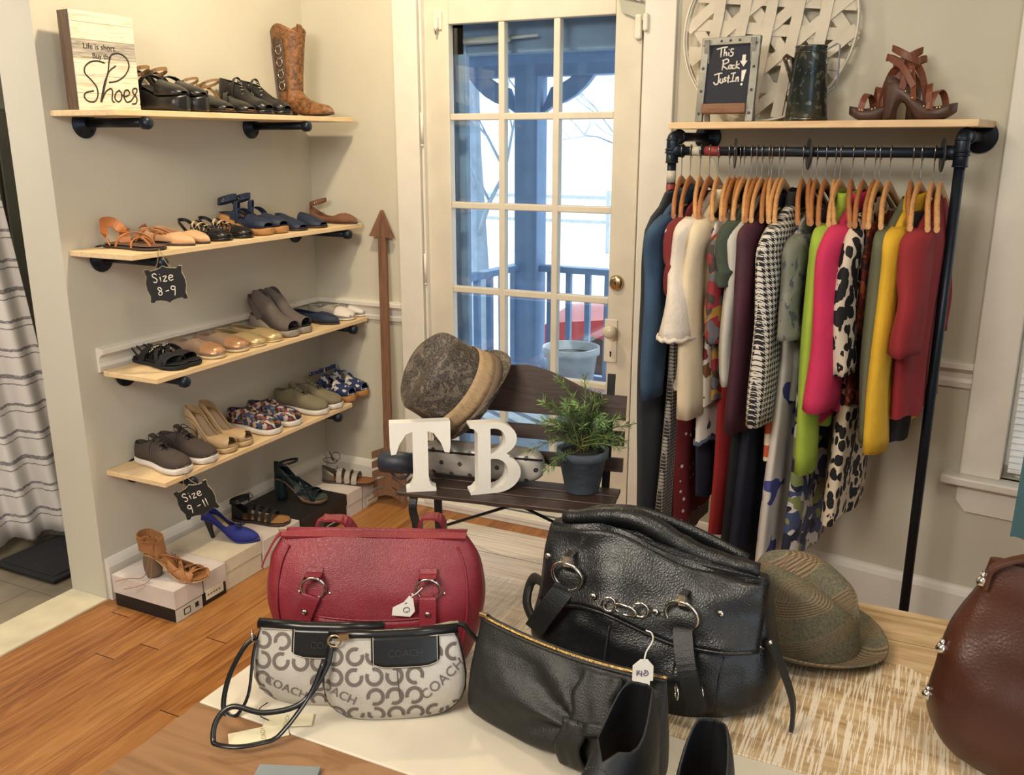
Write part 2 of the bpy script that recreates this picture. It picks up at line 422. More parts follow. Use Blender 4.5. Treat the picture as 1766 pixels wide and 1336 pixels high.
# surface bolts and hinge strip on the casing
m = M(); m.box((.588, -.012, 1.35), (.010, .022, 1.5))
for z in (1.62, 1.06): m.tube([(.588, -.028, z - .06), (.588, -.028, z + .06)], .006, 8); m.ball((.588, -.028, z - .066), .006)
struct(m.build('trim_6', TRIM), 'slim white hinge strip')
def surface_bolt(px, py, lab, tall):
    p = hit(px, py, 'y', -.03)
    t = thing('slide_bolt', lab, 'door latch', (p.x, -.004, p.z))
    m = M(); m.box((0, 0, 0), (.036, .012, tall)); m.build('bolt_plate', STEELW, t, bevel=.004)
    m = M(); m.box((0, -.014, -.01), (.018, .018, tall * .7)); m.build('bolt_case', STEELW, t, bevel=.006)
    m = M(); m.tube([(.0, -.016, -.02), (.0, -.016, -tall * .72)], .005, 8); m.build('bolt_rod', CHROME, t)
surface_bolt(749, 34, 'painted slide bolt at the top left corner of the glazed door', .07)
p = hit(1107, 45, 'y', -.03)
t = thing('cabinet_latch', 'rounded white latch at the top right corner of the glazed door', 'door latch', (p.x, -.002, p.z))
m = M(); m.box((-.018, -.01, 0), (.026, .02, .085)); m.build('latch_body', STEELW, t, bevel=.009, seg=3)
m = M(); m.box((.014, -.028, .012), (.02, .02, .06)); m.build('latch_keeper', STEELW, t, bevel=.008, seg=3)
t = thing('door_closer_bracket', 'pale green bracket at the top right edge of the glazed door', 'bracket', (p.x - .03, -.002, p.z + .05))
m = M(); m.prism([(-.07, .08), (.06, .08), (.03, -.03), (-.05, .0)], .014, T=Matrix.Translation((0, -.014, 0))); m.build('bracket_plate', plain('pale_green_metal', 'a9ab9c', .5), t, bevel=.002)
m = M(); m.tube([(-.05, -.02, .05), (.03, -.02, .03)], .004, 8); m.build('bracket_pin', CHROME, t)
# ---- window at the right
win = thing('window_1', '', 'window', TR @ Vector((WX0, 0, SILLZ)), BETA); del win['category']; struct(win, 'white trimmed window at the right edge with closed blinds')
ww = WX1 - WX0; wh = WZ1 - SILLZ
m = M(); m.box((-.0575, -.012, wh / 2 + .03), (.115, .024, wh + .06)); m.box((ww + .0575, -.012, wh / 2 + .03), (.115, .024, wh + .06)); m.box((ww / 2, -.012, wh + .06), (ww + .23, .024, .12)); m.build('window_casing', TRIM, win, bevel=.004)
m = M(); m.box((ww / 2, -.022, -.014), (ww + .33, .085, .028)); m.build('window_stool', TRIM, win, bevel=.006)
m = M(); m.prism([(-.115, -.028), (ww + .115, -.028), (ww + .115, -.09), (ww + .085, -.125), (-.085, -.125), (-.115, -.09)], .018, T=Matrix.Translation((0, -.018, 0))); m.build('window_apron', TRIM, win, bevel=.003)
m = M(); m.box((.02, .06, wh / 2), (.04, .05, wh)); m.box((ww - .02, .06, wh / 2), (.04, .05, wh)); m.box((ww / 2, .06, .02), (ww, .05, .04)); m.box((ww / 2, .06, wh / 2), (ww, .05, .04)); m.box((ww / 2, .06, wh - .02), (ww, .05, .04)); m.build('window_sash', TRIM, win, bevel=.003)
m = M(); m.box((ww / 2, .07, wh / 2), (ww - .06, .003, wh - .06)); m.build('window_pane', GLASS, win)
bl = thing('window_blind', 'white slatted blind closed inside the window at the right edge', 'blind', TR @ Vector((WX0, 0, SILLZ)), BETA)
SL = plain('blind_slat', 'dfe2e6', .5)
m = M()
for k in range(int((wh - .08) / .021)):
    z = .045 + k * .021; m.box((ww / 2, 0, 0), (ww - .03, .024, .0018), T=Matrix.Translation((0, .018, z)) @ Matrix.Rotation(radians(52), 4, 'X'))
m.build('slats', SL, bl)
m = M(); m.box((ww / 2, .018, .028), (ww - .03, .024, .012)); m.build('bottom_rail', SL, bl, bevel=.002)
m = M(); m.tube([(.10, .004, .03), (.10, .004, wh - .03)], .0009, 5); m.tube([(ww - .1, .004, .03), (ww - .1, .004, wh - .03)], .0009, 5); m.build('ladder_cord', SL, bl)

# ================================================================ the next room at the left
m = M(); m.box((-.0875, -2.35, -.002), (.175, 2.14, .02)); struct(m.build('trim_7', plain('cream_threshold', 'd3cbb0', .5, bs=12, bst=.1, var=.05), bevel=.003), 'cream painted threshold between the rooms')
def tilemat():
    t = NT('grey_vinyl_tile'); v = t.map((3, 3, 3)); b = t.n('ShaderNodeTexBrick', offset=0.0); t.l(v, b.inputs[0])
    b.inputs['Scale'].default_value = 1; b.inputs['Mortar Size'].default_value = .006; b.inputs['Brick Width'].default_value = 1; b.inputs['Row Height'].default_value = 1
    n = t.noise(v, 1.5, 6, .6); c = t.ramp(n, [(.3, '6d6455'), (.5, '857b69'), (.72, '978d7a')]); c = t.mix(b.outputs['Fac'], c, '564d40')
    return t.done(c, .45)
m = M(); m.box((-1.6, -2.45, -.025), (2.85, 5.2, .03)); struct(m.build('floor_annex', tilemat()), 'mottled grey tile floor of the next room')
m = M(); m.box((-3.0, -2.5, 1.375), (.1, 5.1, 2.75)); m.box((-1.5, .10, 1.375), (3, .1, 2.75)); struct(m.build('wall_annex', plain('annex_paint', '8f8d80', .8)))
# grey door leaf and light window behind curtain
p = hit(40, 640, 'x', -1.25)
t = thing('locker', 'tall grey-green metal locker seen past the wall end', 'locker', (-1.80, -.32, 0))
G = plain('grey_green_metal', '77766a', .5)
ly0 = y_at(-60, -1.0, 1.2) ; 
m = M(); m.box((0, 0, .86), (.40, .62, 1.72)); m.build('cabinet_body', G, t, bevel=.006)
m = M(); m.box((.208, -.16, .87), (.016, .29, 1.66)); m.build('locker_door', G, t, bevel=.004)
m = M(); m.box((.208, .15, .87), (.016, .29, 1.66)); d2 = m.build('locker_door', G, t, bevel=.004)
m = M(); m.tube([(.22, -.25, 1.02), (.245, -.25, 1.02), (.245, -.05, 1.02), (.22, -.05, 1.02)], .007, 6); m.build('door_handle', IRON, t)
m = M(); m.box((-2.94, -.6, 1.85), (.02, 1.6, 1.0)); 
# curtain
def curtainmat():
    t = NT('striped_curtain'); v = t.map(); x, y, z = t.sep(v)[:3]
    nz = t.noise(t.map((14, 14, 1)), 3, 2); zz = t.math('ADD', z, t.math('MULTIPLY', nz, .012))
    f = t.math('FRACT', t.math('MULTIPLY', zz, 9.0)); a = t.math('LESS_THAN', f, .10); f2 = t.math('FRACT', t.math('ADD', t.math('MULTIPLY', zz, 9.0), .22)); b = t.math('LESS_THAN', f2, .045)
    f3 = t.math('FRACT', t.math('MULTIPLY', zz, 3.0)); g = t.math('MULTIPLY', t.math('LESS_THAN', f3, .05), 1)
    s = t.math('MAXIMUM', t.math('MAXIMUM', a, b), g); br = t.math('GREATER_THAN', t.noise(t.map((60, 60, 400)), 1, 2), .42)
    c = t.mix(t.math('MULTIPLY', s, t.math('ADD', t.math('MULTIPLY', br, .5), .4)), 'd8d3cf', '6c676b'); t.bump(t.noise(v, 300, 2), .2, .001)
    return t.done(c, .85)
pc = hit(-72, 958, 'z', .03)
t = thing('curtain', 'white curtain with thin grey stripes hanging in the next room', 'curtain', (pc.x, pc.y, .03))
def cf(u, v):
    x = (u - .5) * .9; z = v * 2.15; a = .035 * (1 - .3 * v)
    return (x - .095 * z, a * sin(u * 46 + .6 * sin(v * 3)) + .01 * sin(v * 5 + u * 9), z + .01 * sin(u * 20) * (1 - v))
m = M(); Tc = Matrix.Rotation(radians(62), 4, 'Z'); m.grid(lambda u, v: Tc @ Vector(cf(u, v)), 120, 30); m.build('curtain_panel', curtainmat(), t, solid=.003)
m = M(); m.tube([Tc @ Vector((-.6, 0, 2.19)), Tc @ Vector((.6, 0, 2.19))], .012, 10); m.build('curtain_rod', IRON, t)
pb = hit(85, 835, 'z', 0)
t = thing('waste_bin', 'dark bin with a pale band behind the wall end', 'bin', (pb.x - .10, pb.y + .0, 0))
m = M(); m.lathe([(.11, 0), (.135, .44), (.14, .45), (.14, .50), (.12, .58), (.05, .63), (0, .64)], 24); m.build('bin_body', plain('bin_dark', '2c2f2f', .4), t)
m = M(); m.lathe([(.1415, .45), (.1425, .452), (.1425, .498), (.1415, .50)], 24); m.build('bin_band', plain('bin_band', 'a09a8c', .5), t)
pm = hit(102, 985, 'z', 0)
t = M(); t.box((0, 0, .006), (.34, .5, .012)); t.box((0, 0, .013), (.29, .45, .006)); o = t.build('door_mat', plain('black_rubber', '15161a', .7, bs=90, bst=.5), loc=(pm.x - .10, pm.y + .17, 0), bevel=.003); tag(o, 'black rubber mat on the grey tile floor beyond the wall', 'mat')

# ================================================================ outside the door
PB = plain('porch_paint_blue', '7e9cc2', .7, bs=20, bst=.1); PW = plain('porch_paint_white', 'c4ccd2', .6); SNOW = plain('pale_ground', 'dfe0e0', .9)
m = M(); m.box((1.0, 17.4, -1.70), (60, 30, .1)); struct(m.build('ground_outside', SNOW), 'pale bright yard beyond the porch')
m = M(); m.box((.6, 1.2, -.10), (4.4, 2.1, .08)); struct(m.build('porch_floor', plain('porch_deck', '8fa0ac', .6)), 'porch deck')
m = M(); m.box((.6, 1.25, 2.62), (4.8, 2.3, .06)); struct(m.build('porch_ceiling', PB), 'porch ceiling')
# storm door frame
sd = thing('storm_door', 'blue-grey storm door frame just outside the glazed door', 'door', (0, .145, 0))
m = M(); xl = hit(804, 300, 'y', .13).x; zl = hit(900, 92, 'y', .13).z; m.box(((.58 + xl) / 2, 0, 1.02), (xl - .58, .03, 2.04)); m.box((xl + .006, -.01, 1.0), (.012, .03, 1.9)); m.box((1.50, 0, 1.02), (.12, .03, 2.04)); m.box((1.05, 0, (zl + 2.12) / 2), (.92, .03, 2.12 - zl)); m.box((1.05, 0, .12), (.86, .03, .24)); m.build('storm_door_frame', PB, sd, bevel=.006)
m = M(); m.box((1.1, 0, 1.0), (.72, .003, 1.72)); m.build('storm_glass', GLASS, sd)
m = M(); m.tube([(.72, -.05, 1.95), (.92, -.05, 1.955)], .014, 12); m.tube([(.92, -.05, 1.955), (1.04, -.05, 1.96)], .006, 8); m.build('closer_tube', PW, sd)
def yardx(px, py, Y): return hit(px, py, 'y', Y)
YP = 2.15
c0 = yardx(915, 300, YP)
t = thing('porch_column', 'square blue porch column seen through the glazed door', 'column', (c0.x, YP, -.06))
cw = (yardx(945, 300, YP).x - yardx(886, 300, YP).x) * .66
m = M(); m.box((0, 0, 1.33), (cw, cw, 2.66)); m.build('column_shaft', PB, t, bevel=.01)
m = M(); m.box((0, 0, .1), (cw + .06, cw + .06, .2)); m.build('column_base', PB, t, bevel=.01)
m = M(); m.box((0, 0, 2.30), (cw + .06, cw + .06, .10)); m.build('column_capital', PB, t, bevel=.01)
# curved brackets of the column
for sgn in (-1, 1):
    pts = [(sgn * (cw / 2 - .01), 1.78)] + [(sgn * (cw / 2 + .42 * sin(a)), 2.23 - .42 * cos(a) + .02) for a in [i * pi / 2 / 8 for i in range(1, 9)]] + [(sgn * (cw / 2 + .42), 2.32), (sgn * (cw / 2 + .36), 2.32)] + [(sgn * (cw / 2 + .34 * sin(a)), 2.28 - .34 * cos(a)) for a in [i * pi / 2 / 8 for i in range(7, 0, -1)]]
    m = M(); m.prism(pts if sgn > 0 else pts[::-1], .05, T=Matrix.Translation((0, -.025, 0))); m.build('column_bracket', PB, t)
zb = yardx(930, 132, YP).z; zt = yardx(930, 92, YP).z
m = M(); m.box((.6, YP, (zb + 2.6) / 2), (4.6, .16, 2.6 - zb)); m.box((.6, YP - .09, zb + .14), (4.6, .03, .03)); struct(m.build('porch_beam', PB), 'blue porch beam')
def railing(name, lab, A, B, n, zt):
    A = Vector(A); B = Vector(B); L = (B - A).length; a = math.atan2((B - A).y, (B - A).x)
    t = thing(name, lab, 'railing', (A.x, A.y, -.06), a)
    m = M(); m.box((L / 2, 0, zt), (L, .08, .04)); m.build('top_rail', PB, t, bevel=.006)
    m = M(); m.box((L / 2, 0, .12), (L, .05, .05)); m.build('bottom_rail', PB, t, bevel=.004)
    b0 = None
    for k in range(n):
        m = M(); m.box((L * (k + .5) / n, 0, (zt + .12) / 2), (.034, .034, zt - .13)); m.build('baluster', PB, t)
zr = yardx(1000, 466, YP).z + .06
railing('porch_railing', 'blue porch railing to the right of the column, seen through the door', (c0.x + cw / 2, YP), (c0.x + 2.6, YP), 19, zr)
e = hit(806, 497, 'z', zr - .06)
railing('porch_railing', 'blue side railing running from the column back towards the house', (c0.x - cw / 2, YP), (e.x - .25, e.y - .35), 9, zr)
# pot on the porch
pp = hit(985, 612, 'y', 1.6)
t = thing('planter_pot', 'pale empty planter pot on the porch outside the door', 'pot', (pp.x, 1.6, -.06))
hp = hit(985, 597, 'y', 1.6).z + .06
m = M(); m.lathe([(.10, 0), (.155, hp - .04), (.17, hp - .04), (.17, hp), (.155, hp), (.14, hp - .1), (0, hp - .1)], 28); m.build('pot_body', PW, t)
m = M(); m.lathe([(.144, hp - .05), (0, hp - .04)], 20); m.build('potting_soil', plain('dark_soil', '39434c', .9, bs=60, bst=.6), t)
# red car
cx_ = hit(975, 500, 'y', 8).x
t = thing('car', 'red car parked beyond the porch railing', 'car', (cx_ + 2.0, 8, -1.42), radians(8))
RED = plain('car_paint_red', 'a01420', .25, var=.02); CG = plain('car_glass', '30404a', .1); TY = plain('tyre_black', '16171a', .7)
m = M()
prof = [(-2.1, .35, .6), (-2.12, .62, .7), (-1.95, .82, .75), (-1.1, .92, .8), (-.55, 1.38, .62), (.7, 1.42, .60), (1.3, 1.0, .78), (2.05, .88, .72), (2.12, .6, .7), (2.08, .35, .6)]
def carring(i, v):
    x, z, h = prof[min(len(prof) - 1, int(round(i * (len(prof) - 1))))]
    y = (v - .5) * 2; return (x, y * h, .35 + (z - .35) * (1 - abs(y) ** 8) if False else z - .04 * y * y)
m.grid(carring, len(prof), 9)
for sg in (-1, 1):
    m.add([(x, sg * h, z - .04) for x, z, h in prof] + [(x, sg * h * 1.02, .3) for x, z, h in prof], [(i, i + 1, i + 11, i + 10) for i in range(9)])
m.add([(x, -h, .3) for x, z, h in prof] + [(x, h, .3) for x, z, h in prof], [(i, i + 1, i + 11, i + 10) for i in range(9)])
m.build('car_body', RED, t)
m = M(); m.box((-.83, 0, 1.17), (.04, 1.15, .34), T=Matrix.Identity(4)); m.box((.1, -.655, 1.2), (1.3, .02, .25)); m.box((.1, .655, 1.2), (1.3, .02, .25)); m.build('car_windows', CG, t)
for x in (-1.35, 1.35):
    for y in (-.72, .72):
        m = M(); m.lathe([(.18, -.09), (.31, -.09), (.33, -.05), (.33, .05), (.31, .09), (.18, .09)], 20, T=Matrix.Translation((x, y, .33)) @ Matrix.Rotation(pi / 2, 4, 'X')); m.build('wheel', TY, t)
# bare trees
BARK = plain('pale_bark', '8fa3b8', .9, bs=25, bst=.5)
def tree(x, y, h, r, seed, lab):
    rnd = random.Random(seed); t = thing('bare_tree', lab, 'tree', (x, y, -1.66), group=None)
    tr_ = M(); pts = [(0.05 * sin(k), 0, h * k / 8) for k in range(9)]; tr_.tube(pts, [r * (1 - .55 * k / 8) for k in range(9)], 10); tr_.build('trunk', BARK, t)
    m = M()
    def br(p, d, L, rr, dep):
        q = p + d * L * .5 + Vector((rnd.uniform(-.1, .1), rnd.uniform(-.1, .1), .05)) * L; e_ = p + d * L
        m.tube([p, q, e_], [rr, rr * .8, rr * .5], 5)
        if dep:
            for _ in range(3):
                dd = (d + Vector((rnd.uniform(-.8, .8), rnd.uniform(-.8, .8), rnd.uniform(-.4, .7)))).normalized(); br(q if rnd.random() < .4 else e_, dd, L * .66, rr * .5, dep - 1)
    for k in range(9):
        a = rnd.uniform(0, 6.28); br(Vector((0, 0, h * rnd.uniform(.3, 1))), Vector((cos(a), sin(a), rnd.uniform(.0, .8))).normalized(), h * .22, r * .26, 3)
    m.build('branches', BARK, t)
q = hit(823, 440, 'y', 6.5); tree(q.x, 6.5, 6.2, .13, 3, 'bare pale tree trunk beyond the porch, left of the column')
q = hit(1000, 300, 'y', 12); tree(q.x + .6, 13, 6.2, .12, 5, 'bare tree with thin branches far beyond the railing, right of the column')
q = hit(760, 300, 'y', 16); tree(q.x - 1.5, 16, 5.5, .13, 9, 'distant bare tree at the left of the view through the door')
# far fence
t = thing('yard_fence', 'pale fence far across the yard', 'fence', (-4, 22, -1.65))
m = M()
for z in (.9, 1.3, 1.6): m.box((-4, 0, z), (30, .04, .10))
m.build('rails', PW, t)
for k in range(12): m = M(); m.box((-17 + k * 2.4, .05, .9), (.12, .12, 1.8)); m.build('fence_post', PW, t)
# ================================================================ shelves and shoes
PINE = wood('pale_pine_shelf', 'd9bb8d', 'e4caa2', 'y', 1, .5, .1); PINEX = wood('pale_pine_rack', 'cfae83', 'dfc29a', 'x', 1, .5, .1)
PIPE = plain('black_pipe', '2a3340', .38, .7, bs=70, bst=.15)
SHX = .28
SHELVES = {1: 1.645, 2: 1.214, 3: .808, 4: .452}
labs = {1: 'topmost pine shelf on black pipe brackets on the left wall', 2: 'second pine shelf from the top on the left wall', 3: 'third pine shelf from the top, fixed at the chair rail', 4: 'lowest pine shelf on the left wall, above the shoeboxes'}
ends = {1: (-1.26, -.06), 2: (-1.255, -.03), 3: (-1.21, -.02), 4: (-1.22, -.16)}
for k in (1, 2, 3, 4):
    z = SHELVES[k]; y0, y1 = ends[k]
    t = thing('wall_shelf', labs[k], 'shelf', (0, y0, z), group='pine pipe shelves on the left wall')
    m = M(); xa = .036 if k == 3 else .002
    m.box(((xa + SHX) / 2, (y1 - y0) / 2, .009), (SHX - xa, y1 - y0, .018)); m.build('shelf_board', PINE, t, bevel=.002)
    for yb in ((.12, (y1 - y0) - .30) if k == 1 else (.12, (y1 - y0) - .10)):
        m = M(); Tf = Matrix.Translation((.001, yb, -.021)) @ Matrix.Rotation(pi / 2, 4, 'Y')
        xo = .015 if k == 3 else 0
        m.lathe([(.045, 0), (.045, .005), (.043, .007), (.024, .009), (.021, .022), (0, .022)], 24, T=Tf)
        for q in range(4): m.lathe([(.005, .007), (.005, .010), (0, .0105)], 8, c=(.034 * cos(q * pi / 2 + .8), .034 * sin(q * pi / 2 + .8), 0), T=Tf)
        f = m.build('bracket_flange', PIPE, t)
        m = M(); m.tube([(.02, yb, -.0185), (.27, yb, -.0185)], .0145, 16); f2 = m.build('bracket_pipe', PIPE, t)
        m = M(); m.lathe([(.0175, 0), (.0195, .002), (.0195, .020), (.016, .028), (.006, .031), (0, .031)], 16, T=Matrix.Translation((.262, yb, -.0205)) @ Matrix.Rotation(pi / 2, 4, 'Y')); m.build('end_cap', PIPE, f2)

BLK = plain('black_shoe_leather', '17171a', .32, bs=120, bst=.15); BLKM = plain('black_suede', '141518', .8); TANL = plain('tan_leather', 'a5683c', .5, bs=80, bst=.2)
NUDE = plain('nude_leather', 'c99f78', .38); BEIGE = plain('beige_leather', 'b79c78', .4); CORK = plain('cork_wedge', 'a77a4a', .8, bs=160, bst=.4)
BRN = plain('brown_suede', '6f4b36', .75, bs=150, bst=.2); DBRN = plain('dark_brown_sole', '3a2c25', .6); NAVY = plain('navy_leather', '1c2740', .6, bs=100, bst=.2)
GREYS = plain('grey_suede', '5f5654', .85, bs=150, bst=.3); WHITES = plain('white_rubber', 'd6d0ca', .5); CREAM = plain('cream_espadrille', 'c9b796', .8, bs=200, bst=.5)
ROSE = plain('rose_gold_leather', 'c79a76', .28, .55, bs=60, bst=.3); GOLD = plain('gold_leather', 'd3bd90', .28, .6, bs=60, bst=.3); GLIT = plain('glitter_cloth', '9c8474', .5, .3, bs=500, bst=.8)
SILV = plain('silver_fabric', 'a8a49c', .45, .3, bs=300, bst=.6); TAUPE = plain('taupe_canvas', '453c38', .85, bs=300, bst=.4); OLIVE = plain('olive_suede', '77705a', .85, bs=150, bst=.3)
BLUE = plain('royal_blue_suede', '1f2a7d', .75, bs=150, bst=.2); DGRN = plain('dark_teal_leather', '15242b', .3); INS = plain('light_insole', 'b9a184', .7); LINB = plain('blue_insole', '2b2f4c', .7)
SNK = plain('pewter_leather', '6b6357', .35, .3); STUD = plain('silver_studs', 'cfcac0', .2, 1)
def florals(name, base, cols, sc, thr=.5, coord='Object', rough=.7):
    t = NT(name); v = t.map((1, 1, 1), coord=coord)
    d = t.n('ShaderNodeTexNoise'); d.inputs['Scale'].default_value = sc * .8; t.l(v, d.inputs['Vector'])
    vv = t.n('ShaderNodeVectorMath', operation='ADD'); sc_ = t.n('ShaderNodeVectorMath', operation='SCALE'); sc_.inputs['Scale'].default_value = .6 / sc
    t.l(d.outputs['Color'], sc_.inputs[0]); t.l(v, vv.inputs[0]); t.l(sc_.outputs[0], vv.inputs[1])
    c = None; prev = None
    for i, col in enumerate(cols):
        mp = t.n('ShaderNodeVectorMath', operation='ADD'); mp.inputs[1].default_value = (i * 3.1, i * 1.7, i * 2.3); t.l(vv.outputs[0], mp.inputs[0])
        f = t.math('GREATER_THAN', t.noise(mp.outputs[0], sc, 1.5), thr + .015 * i)
        prev = t.mix(f, prev if prev is not None else base, col)
    return t.done(prev, rough)
FLOR = florals('black_floral_print', '1b1a26', ['7d3a4c', '8b6b3a', 'b9a9a0', '38507a'], 45, .56)
BLUEF = florals('blue_white_print', '22305c', ['c2bfba', '1e2d5e'], 28, .52)
ZEB = florals('zebra_print', '1c1a18', ['c8b48c'], 60, .5)
PAIS = florals('insole_print', 'a8a39c', ['8a3f32', '3b3b44'], 60, .52)

OUT = {'round': [(0, 0), (.03, .44), (.1, .64), (.2, .70), (.4, .68), (.6, .86), (.75, 1), (.88, .92), (.96, .62), (1, .0)],
       'point': [(0, 0), (.03, .40), (.1, .58), (.2, .64), (.4, .62), (.6, .82), (.72, .90), (.84, .70), (.94, .34), (1, .0)]}
def shoe(name, label, L=.25, W=.086, toe='round', heel=.0, plat=.0, kind='flat', sole_t=.006, mats=None, upper=None, opening=None, uz=None, peep=False,
         straps=(), ankle=(), heelr=(.028, .018), laces=None, insole=None, rnd=None, group=None, wedge=False, backstrap=None, solewide=1.04, ankle_post=None, extra=None):
    """a shoe standing on z=0, heel at x=0, toe at x=L"""
    t = thing(name, label, 'shoe', group=group)
    mu, ms, mh, mi = mats
    out = OUT[toe]
    hw = lambda s: max(0, cr(out, s)) * W / 2
    def zf(s):  # footbed height
        if heel <= plat + .001: return plat + sole_t
        q = min(1, max(0, (s - .14) / .52)); q = q * q * (3 - 2 * q)
        return heel + (plat + sole_t - heel) * q + (.10 * (heel - plat) * .25) * sin(pi * min(1, max(0, s / .3))) * 0
    def zb(s):
        if kind in ('flat', 'wedge'): return 0 if s < .9 else (s - .9) ** 2 * .4
        z = zf(s) - max(sole_t, .004)
        if plat > .004:
            k = min(1, max(0, (s - .50) / .12)); z = z * (1 - k) + 0 * k
            if s > .9: z = (s - .9) ** 2 * .6
        return max(z, 0)
    NS = 30; st = [(1 - cos(pi * i / (NS - 1))) / 2 for i in range(NS)]
    # sole
    m = M()
    def solep(u, v):
        s = st[int(round(u * (NS - 1)))]; h = hw(s) * solewide + (.0015 if 0 < s < 1 else 0); a = 2 * pi * v
        q = cos(a); r = sin(a)
        y = h * math.copysign(abs(q) ** .6, q); zt = zf(s); z0 = zb(s)
        return (s * L * 1.012 - .0015, y, (zt + z0) / 2 + (zt - z0) / 2 * math.copysign(abs(r) ** .45, r))
    m.grid(solep, NS, 16, cv=True); m.build('sole', ms, t)
    if kind == 'heel':
        m = M(); hx, r1 = heelr; zt = zf(.08); n = 9
        pts = []; rr = []
        for i in range(n):
            q = i / (n - 1); z = zt * (1 - q) - .002 * (1 - q); pts.append((.028 + .012 * q * (1 if r1 < .012 else .2) - .004 * sin(pi * q), 0, z)); rr.append(hx * .82 * (1 - q) ** (2.2 if r1 < .012 else 1.2) + r1 * (1 - (1 - q) ** 2) + .002)
        m.tube(pts, rr, 12); m.build('heel', mh, t)
    # insole
    m = M(); m.grid(lambda u, v: ((st[int(round(u * (NS - 1)))]) * L, (v * 2 - 1) * hw(st[int(round(u * (NS - 1)))]) * .95, zf(st[int(round(u * (NS - 1)))]) + .0012 + .003 * (v * 2 - 1) ** 2), NS, 7)
    m.build('insole', mi, t, solid=.0012)
    p = 2.4
    def surf(s, tt, off=0):
        h = uz_(s) + off
        return Vector((s * L, hw(s) * tt * (1 + off * 8), zf(s) + h * max(0, 1 - abs(tt) ** p) ** (1 / p)))
    uz_ = (lambda s: cr(uz, s)) if uz else (lambda s: cr([(0, .05), (.3, .065), (.6, .05), (.85, .03), (1, .012)], s))
    if upper:
        s0, s1 = upper
        ss = [s0 + (s1 - s0) * (1 - cos(pi * i / 27)) / 2 for i in range(28)]
        op = (lambda s: cr(opening, s)) if opening else (lambda s: 0)
        m = M(); nj = 9
        for sg in (1, -1):
            def up(u, v):
                s = ss[int(round(u * 27))]; o = min(.97, max(0, op(s))); return surf(s, sg * (o + (1 - o) * (v if sg > 0 else 1 - v)))
            m.grid(up, 28, nj)
        m.build('upper', mu, t, solid=.0022, weld=True, offset=-1)
    for st_ in straps:
        s, h, wd = st_[0], st_[1], st_[2]; lean = st_[3] if len(st_) > 3 else 0; mt = st_[4] if len(st_) > 4 else mu; tp = st_[5] if len(st_) > 5 else 0
        pts = []
        for k in range(13):
            q = -1 + 2 * k / 12; a = (k / 12) * pi
            s_ = s + lean * q * .5; pts.append((s_ * L - tp * sin(a), -cos(a) * hw(s_) * 1.03, zf(s_) - .002 + h * sin(a) ** .7 if 0 < k < 12 else zf(s_) - .004))
        m = M(); m.band(pts, wd, .0028, (1, lean * .6, .15)); m.build('strap', mt, t, bevel=.0006, seg=1)
    for an in ankle:
        s, h, wd, rx, ry = an[:5]; mt = an[5] if len(an) > 5 else mu
        m = M(); c = (s * L + .0, 0, zf(s) + h)
        m.band([(c[0] + rx * cos(a), ry * sin(a), c[2] + .012 * cos(a)) for a in [2 * pi * k / 20 for k in range(20)]], wd, .0026, (0.05, 0, 1), closed=True); m.build('ankle_strap', mt, t)
        m = M(); m.ring((c[0] + .01, -ry - .002, c[2]), .006, .001, (0, 1, 0), 12, 5); m.build('buckle', STUD, t)
    if backstrap:
        h, wd = backstrap[:2]; mt = backstrap[2] if len(backstrap) > 2 else mu
        pts = [( .30 * L, -hw(.3), zf(.3)), (.16 * L, -hw(.2) * 1.02, zf(.1) + h * .6), (.03 * L, -hw(.05) * .9, zf(0) + h), (-.004, 0, zf(0) + h * 1.05), (.03 * L, hw(.05) * .9, zf(0) + h), (.16 * L, hw(.2) * 1.02, zf(.1) + h * .6), (.30 * L, hw(.3), zf(.3))]
        m = M(); m.band(curve(pts, 24), wd, .0026, (0, 0, 1)); m.build('heel_strap', mt, t)
    if laces:
        la, lb, n, lm = laces; m = M()
        for k in range(n):
            s = la + (lb - la) * k / (n - 1); w_ = .42
            m.tube([surf(s + dx, q * w_, .002) for q, dx in ((-1, 0), (-.5, .004), (0, .012), (.5, .02), (1, .026))], .0016, 5)
            m.tube([surf(s + dx, q * w_, .0035) for q, dx in ((1, 0), (.5, .004), (0, .012), (-.5, .02), (-1, .026))], .0016, 5)
        b = surf(la, 0, .006)
        for sg in (1, -1):
            m.tube(curve([b, b + Vector((-.012, sg * .018, .010)), b + Vector((.004, sg * .030, .0)), b + Vector((.008, sg * .012, .002)), b], 14), .0015, 5)
            m.tube(curve([b, b + Vector((.012, sg * .02, .001)), b + Vector((.020, sg * .042, -.018)), b + Vector((.026, sg * .050, -.038))], 12), .0014, 5)
        m.build('laces', lm, t)
        m = M(); m.grid(lambda u, v: surf(la - .10 + (lb - la + .05) * u, (v * 2 - 1) * .36, .0004 + .016 * (1 - u) ** 2), 8, 6); m.build('tongue', mu, t, solid=.002)
    if extra: extra(t, surf, zf, hw, L)
    return t
shoes_placed = []
def put(root, px, z, rz=0, X=SHX - .012, L=.25, label=None, mate_label=None, group=None):
    """toe tip at shelf edge distance X, photo column px"""
    d = Vector((cos(rz), sin(rz), 0)); y = y_at(px, X, z)
    root.location = (X - d.x * L, y - d.y * L, z); root.rotation_euler = (0, 0, rz)
    return root
def pair(root, px1, px2, z, rz1=0, rz2=None, X=SHX - .012, L=.25, second=None, X2=None, group=None):
    if group: root['group'] = group
    o2 = dup(root, label=second)
    put(root, px1, z, rz1, X, L); put(o2, px2, z, rz1 if rz2 is None else rz2, X2 or X, L)
    return root, o2
S1, S2, S3, S4 = (SHELVES[k] + .0185 for k in (1, 2, 3, 4))
LOW = [(0, .055), (.15, .055), (.45, .05), (.6, .042), (.8, .034), (.95, .022), (1, .006)]
